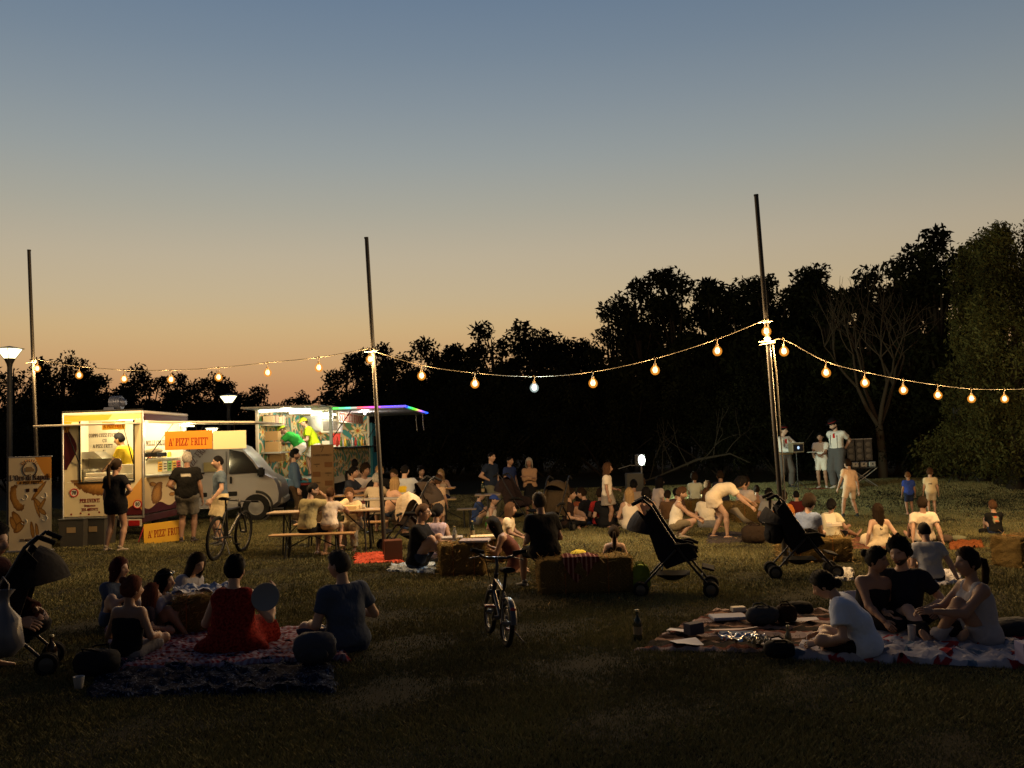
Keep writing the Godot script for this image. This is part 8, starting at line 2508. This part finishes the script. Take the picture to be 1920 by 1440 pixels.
	part("lamp_lens", lens, glow(0.98, 1.0, 0.9, 6.0), fl)
	var sp := SpotLight3D.new()
	sp.name = "flood_light"
	sp.light_color = Color(0.9, 1.0, 0.88)
	sp.light_energy = 22
	sp.light_size = 0.12
	sp.spot_range = 60.0
	sp.spot_angle = 70.0
	sp.spot_angle_attenuation = 0.6
	sp.shadow_enabled = true
	fl.add_child(sp)
	sp.position = V(0, 1.24, 0) + fb * V(0, 0, 0.1)
	sp.basis = Basis.looking_at(V(1, -0.06, -0.32), Vector3.UP)
	var sb := thing("prop_box", "small box with a glowing blue emblem on a stand before the left performer", "box", V(8.07, 0.02, -26.05), 10)
	var pole := MB.new()
	pole.tube([V(0, 0.0, 0), V(0, 1.1, 0)], 0.014, 8)
	for k in 3:
		var a := TAU * k / 3.0 + 0.4
		pole.tube([V(0, 0.3, 0), V(cos(a) * 0.3, 0.0, sin(a) * 0.3)], 0.01, 6)
	part("stand", pole, mat(0.03, 0.03, 0.03, 0.5), sb)
	part("case", bx(V(0.36, 0.27, 0.26), 0.012, V(0, 1.22, 0)), mat(0.2, 0.16, 0.1, 0.6), sb)
	part("dark_panel", bx(V(0.29, 0.2, 0.01), 0.0, V(0, 1.215, 0.132)), mat(0.01, 0.01, 0.014, 0.3), sb)
	part("flap_lid", bx(V(0.36, 0.012, 0.24), 0.0, V(0, 1.362, 0.0)), mat(0.5, 0.46, 0.4, 0.5), sb)
	var em := MB.new()
	em.ball(V(0, 1.22, 0.138), V(0.035, 0.045, 0.006), 8, 12)
	part("screen_emblem", em, glow(0.35, 0.6, 1.0, 1.0), sb)
	var tb := thing("folding_table", "small folding table with crossed silver legs behind the performers", "table", V(10.19, 0.03, -26.75), -6)
	part("table_top", bx(V(0.78, 0.03, 0.5), 0.005, V(0, 0.55, 0)), mat(0.03, 0.03, 0.03, 0.6), tb)
	for z in [-0.2, 0.2]:
		for g in [-1.0, 1.0]:
			var m := MB.new()
			m.tube([V(-0.36 * g, 0.0, z), V(0.36 * g, 0.53, z)], 0.016, 6)
			part("leg", m, mat(0.4, 0.4, 0.38, 0.35, 0.6), tb)
	for k in 3:
		var p := V(10.19, 0.03, -26.75) + V(-0.25 + 0.25 * k, 0.566, 0.1)
		var b := thing("metal_box", ["left", "middle", "right"][k] + "most low silver box on the folding table by the stage", "box", p, -6, "silver boxes on the folding table")
		part("case", bx(V(0.2, 0.16, 0.2), 0.02, V(0, 0.08, 0)), mat(0.4, 0.4, 0.38, 0.3, 0.6), b)
		part("clasp", bx(V(0.04, 0.05, 0.012), 0.004, V(0, 0.09, 0.106)), mat(0.05, 0.05, 0.05, 0.5), b)
		var c := thing("grey_panel", ["left", "middle", "right"][k] + " tall grey patterned panel standing over the silver boxes", "panel", V(10.19, 0.03, -26.75) + V(-0.26 + 0.26 * k, 0.75, -0.12), -6, "tall panels over the folding table")
		part("board", bx(V(0.23, 0.62, 0.03), 0.01, V(0, 0.31, 0)), mat(0.06, 0.06, 0.06, 0.5), c)
		part("top_rail", bx(V(0.25, 0.03, 0.05), 0.006, V(0, 0.635, 0)), mat(0.4, 0.4, 0.4, 0.4, 0.5), c)
		for j in 3:
			var m := MB.new()
			m.ball(V(0, 0.12 + 0.18 * j, 0.016), V(0.08, 0.07, 0.01), 6, 12)
			part("grey_disc", m, mat(0.16, 0.16, 0.15, 0.5), c)
	var sk := thing("loudspeaker", "black loudspeaker on a tripod before the lit bushes", "loudspeaker", V(13.07, 0.05, -26.65), -20)
	part("cabinet", bx(V(0.3, 0.5, 0.28), 0.02, V(0, 1.95, 0)), mat(0.012, 0.012, 0.013, 0.6), sk)
	var gr := MB.new()
	gr.lathe([Vector2(0, 0.005), Vector2(0.1, 0.003), Vector2(0.11, -0.004)], 18, Transform3D(Basis(Vector3.RIGHT, PI / 2), V(0, 1.88, 0.145)))
	part("grille", gr, mat(0.03, 0.03, 0.03, 0.5), sk)
	var led := MB.new()
	led.ball(V(0.0, 1.725, 0.145), V(0.02, 0.01, 0.006), 5, 8)
	part("indicator_light", led, glow(0.2, 0.2, 1.0, 1.2), sk)
	var tp := MB.new()
	tp.tube([V(0, 0.35, 0), V(0, 1.7, 0)], 0.018, 8)
	part("pole", tp, mat(0.05, 0.05, 0.05, 0.4, 0.5), sk)
	for k in 3:
		var a := TAU * k / 3.0 + 0.5
		var m := MB.new()
		m.tube([V(0, 0.75, 0), V(cos(a) * 0.48, 0.0, sin(a) * 0.48)], 0.016, 6)
		m.tube([V(0, 0.35, 0), V(cos(a) * 0.24, 0.38, sin(a) * 0.24)], 0.01, 6)
		part("leg", m, mat(0.02, 0.02, 0.02, 0.5), sk)
	# --- cloths that hang
	var cl := MB.new()
	cl.sheet(20, 12, func(u: float, v: float): return Vector3(u * 0.95, 0.52 - 0.36 * u + 0.13 * (v - 0.5) - 0.22 * sin(u * PI) * (0.4 + 0.6 * v) + 0.03 * sin(u * 14.0 + v * 3.0), (v - 0.5) * 0.8))
	solo("spread_cloth", "cream cloth being spread over the grass by the bending girl", "cloth", cl, mat(0.62, 0.54, 0.38, 0.9, 0.0, true), V(3.89, -0.17, -16.45))
	var rc := MB.new()
	rc.sheet(14, 14, func(u: float, v: float):
		var w := u * 0.42
		if v < 0.5:
			return Vector3(w, 0.005 + 0.012 * sin(u * 11.0), -0.3 + 0.6 * v)
		return Vector3(w + 0.0, 0.005 - (v - 0.5) * 0.6 * (0.2 + 0.8 * sin(clampf(u * 1.15, 0.0, 1.0) * PI)), 0.012 + 0.015 * sin(u * 9.0)), V(0, 0.5, 0.8))
	solo("striped_cloth", "red striped cloth hanging over the front of the bale the big man sits on", "cloth", rc, red_stripe, V(0.52, 0.36, -10.63))
	var dr := MB.new()
	dr.sheet(14, 14, func(u: float, v: float):
		var a := (u - 0.5) * 2.6
		return Vector3(sin(a) * (0.2 + 0.04 * v), 0.98 - 0.1 * absf(a) - 0.42 * v * v * (0.6 + 0.4 * sin(u * 7.0)) , cos(a) * 0.2 * (0.5 + 0.6 * v) + 0.012 * sin(u * 25.0)), V(0, 0.4, 1))
	solo("cream_blanket", "cream baby blanket draped over the brown stroller behind the middle pole", "blanket", dr, mat(0.6, 0.5, 0.36, 0.9, 0.0, true), V(-1.74, -0.01, -14.88))
	var pb := thing("plastic_bag", "white plastic bag hanging from the stroller at the left edge", "plastic bag", V(-4, 0.2, -7.12))
	var pm := MB.new()
	pm.lathe([Vector2(0.0, 0.0), Vector2(0.07, 0.01), Vector2(0.13, 0.08), Vector2(0.14, 0.18), Vector2(0.1, 0.3), Vector2(0.05, 0.4), Vector2(0.04, 0.46), Vector2(0.07, 0.52)], 28)
	var pf := FastNoiseLite.new()
	pf.frequency = 5.0
	for i in pm.v.size():
		var p := pm.v[i]
		var w := 1.0 + 0.5 * pf.get_noise_3dv(p * 2.2) + 0.12 * sin(atan2(p.z, p.x) * 9.0 + p.y * 20.0)
		pm.v[i] = V(p.x * w, p.y, p.z * w * 0.6)
	part("bag", pm, mat(0.13, 0.13, 0.15, 0.4), pb)
	for g in [-1.0, 1.0]:
		var m := MB.new()
		m.tube([V(0.03 * g, 0.44, 0), V(0.04 * g, 0.56, 0), V(0.0, 0.62, 0.01)], 0.012, 6, true, Vector2(1, 0.4))
		part("handle", m, mat(0.13, 0.13, 0.15, 0.4), pb)
	var pl := MB.new()
	pl.lathe([Vector2(0, 0.0), Vector2(0.08, 0.004), Vector2(0.115, 0.018), Vector2(0.118, 0.014), Vector2(0.08, -0.004), Vector2(0, -0.004)], 24)
	var po := solo("paper_plate", "pale round plate held up by the woman in the red dress", "plate", pl, mat(0.2, 0.2, 0.2, 0.8), V(-2.11, 0.51, -7.64))
	po.rotation_degrees = V(70, 10, 8)
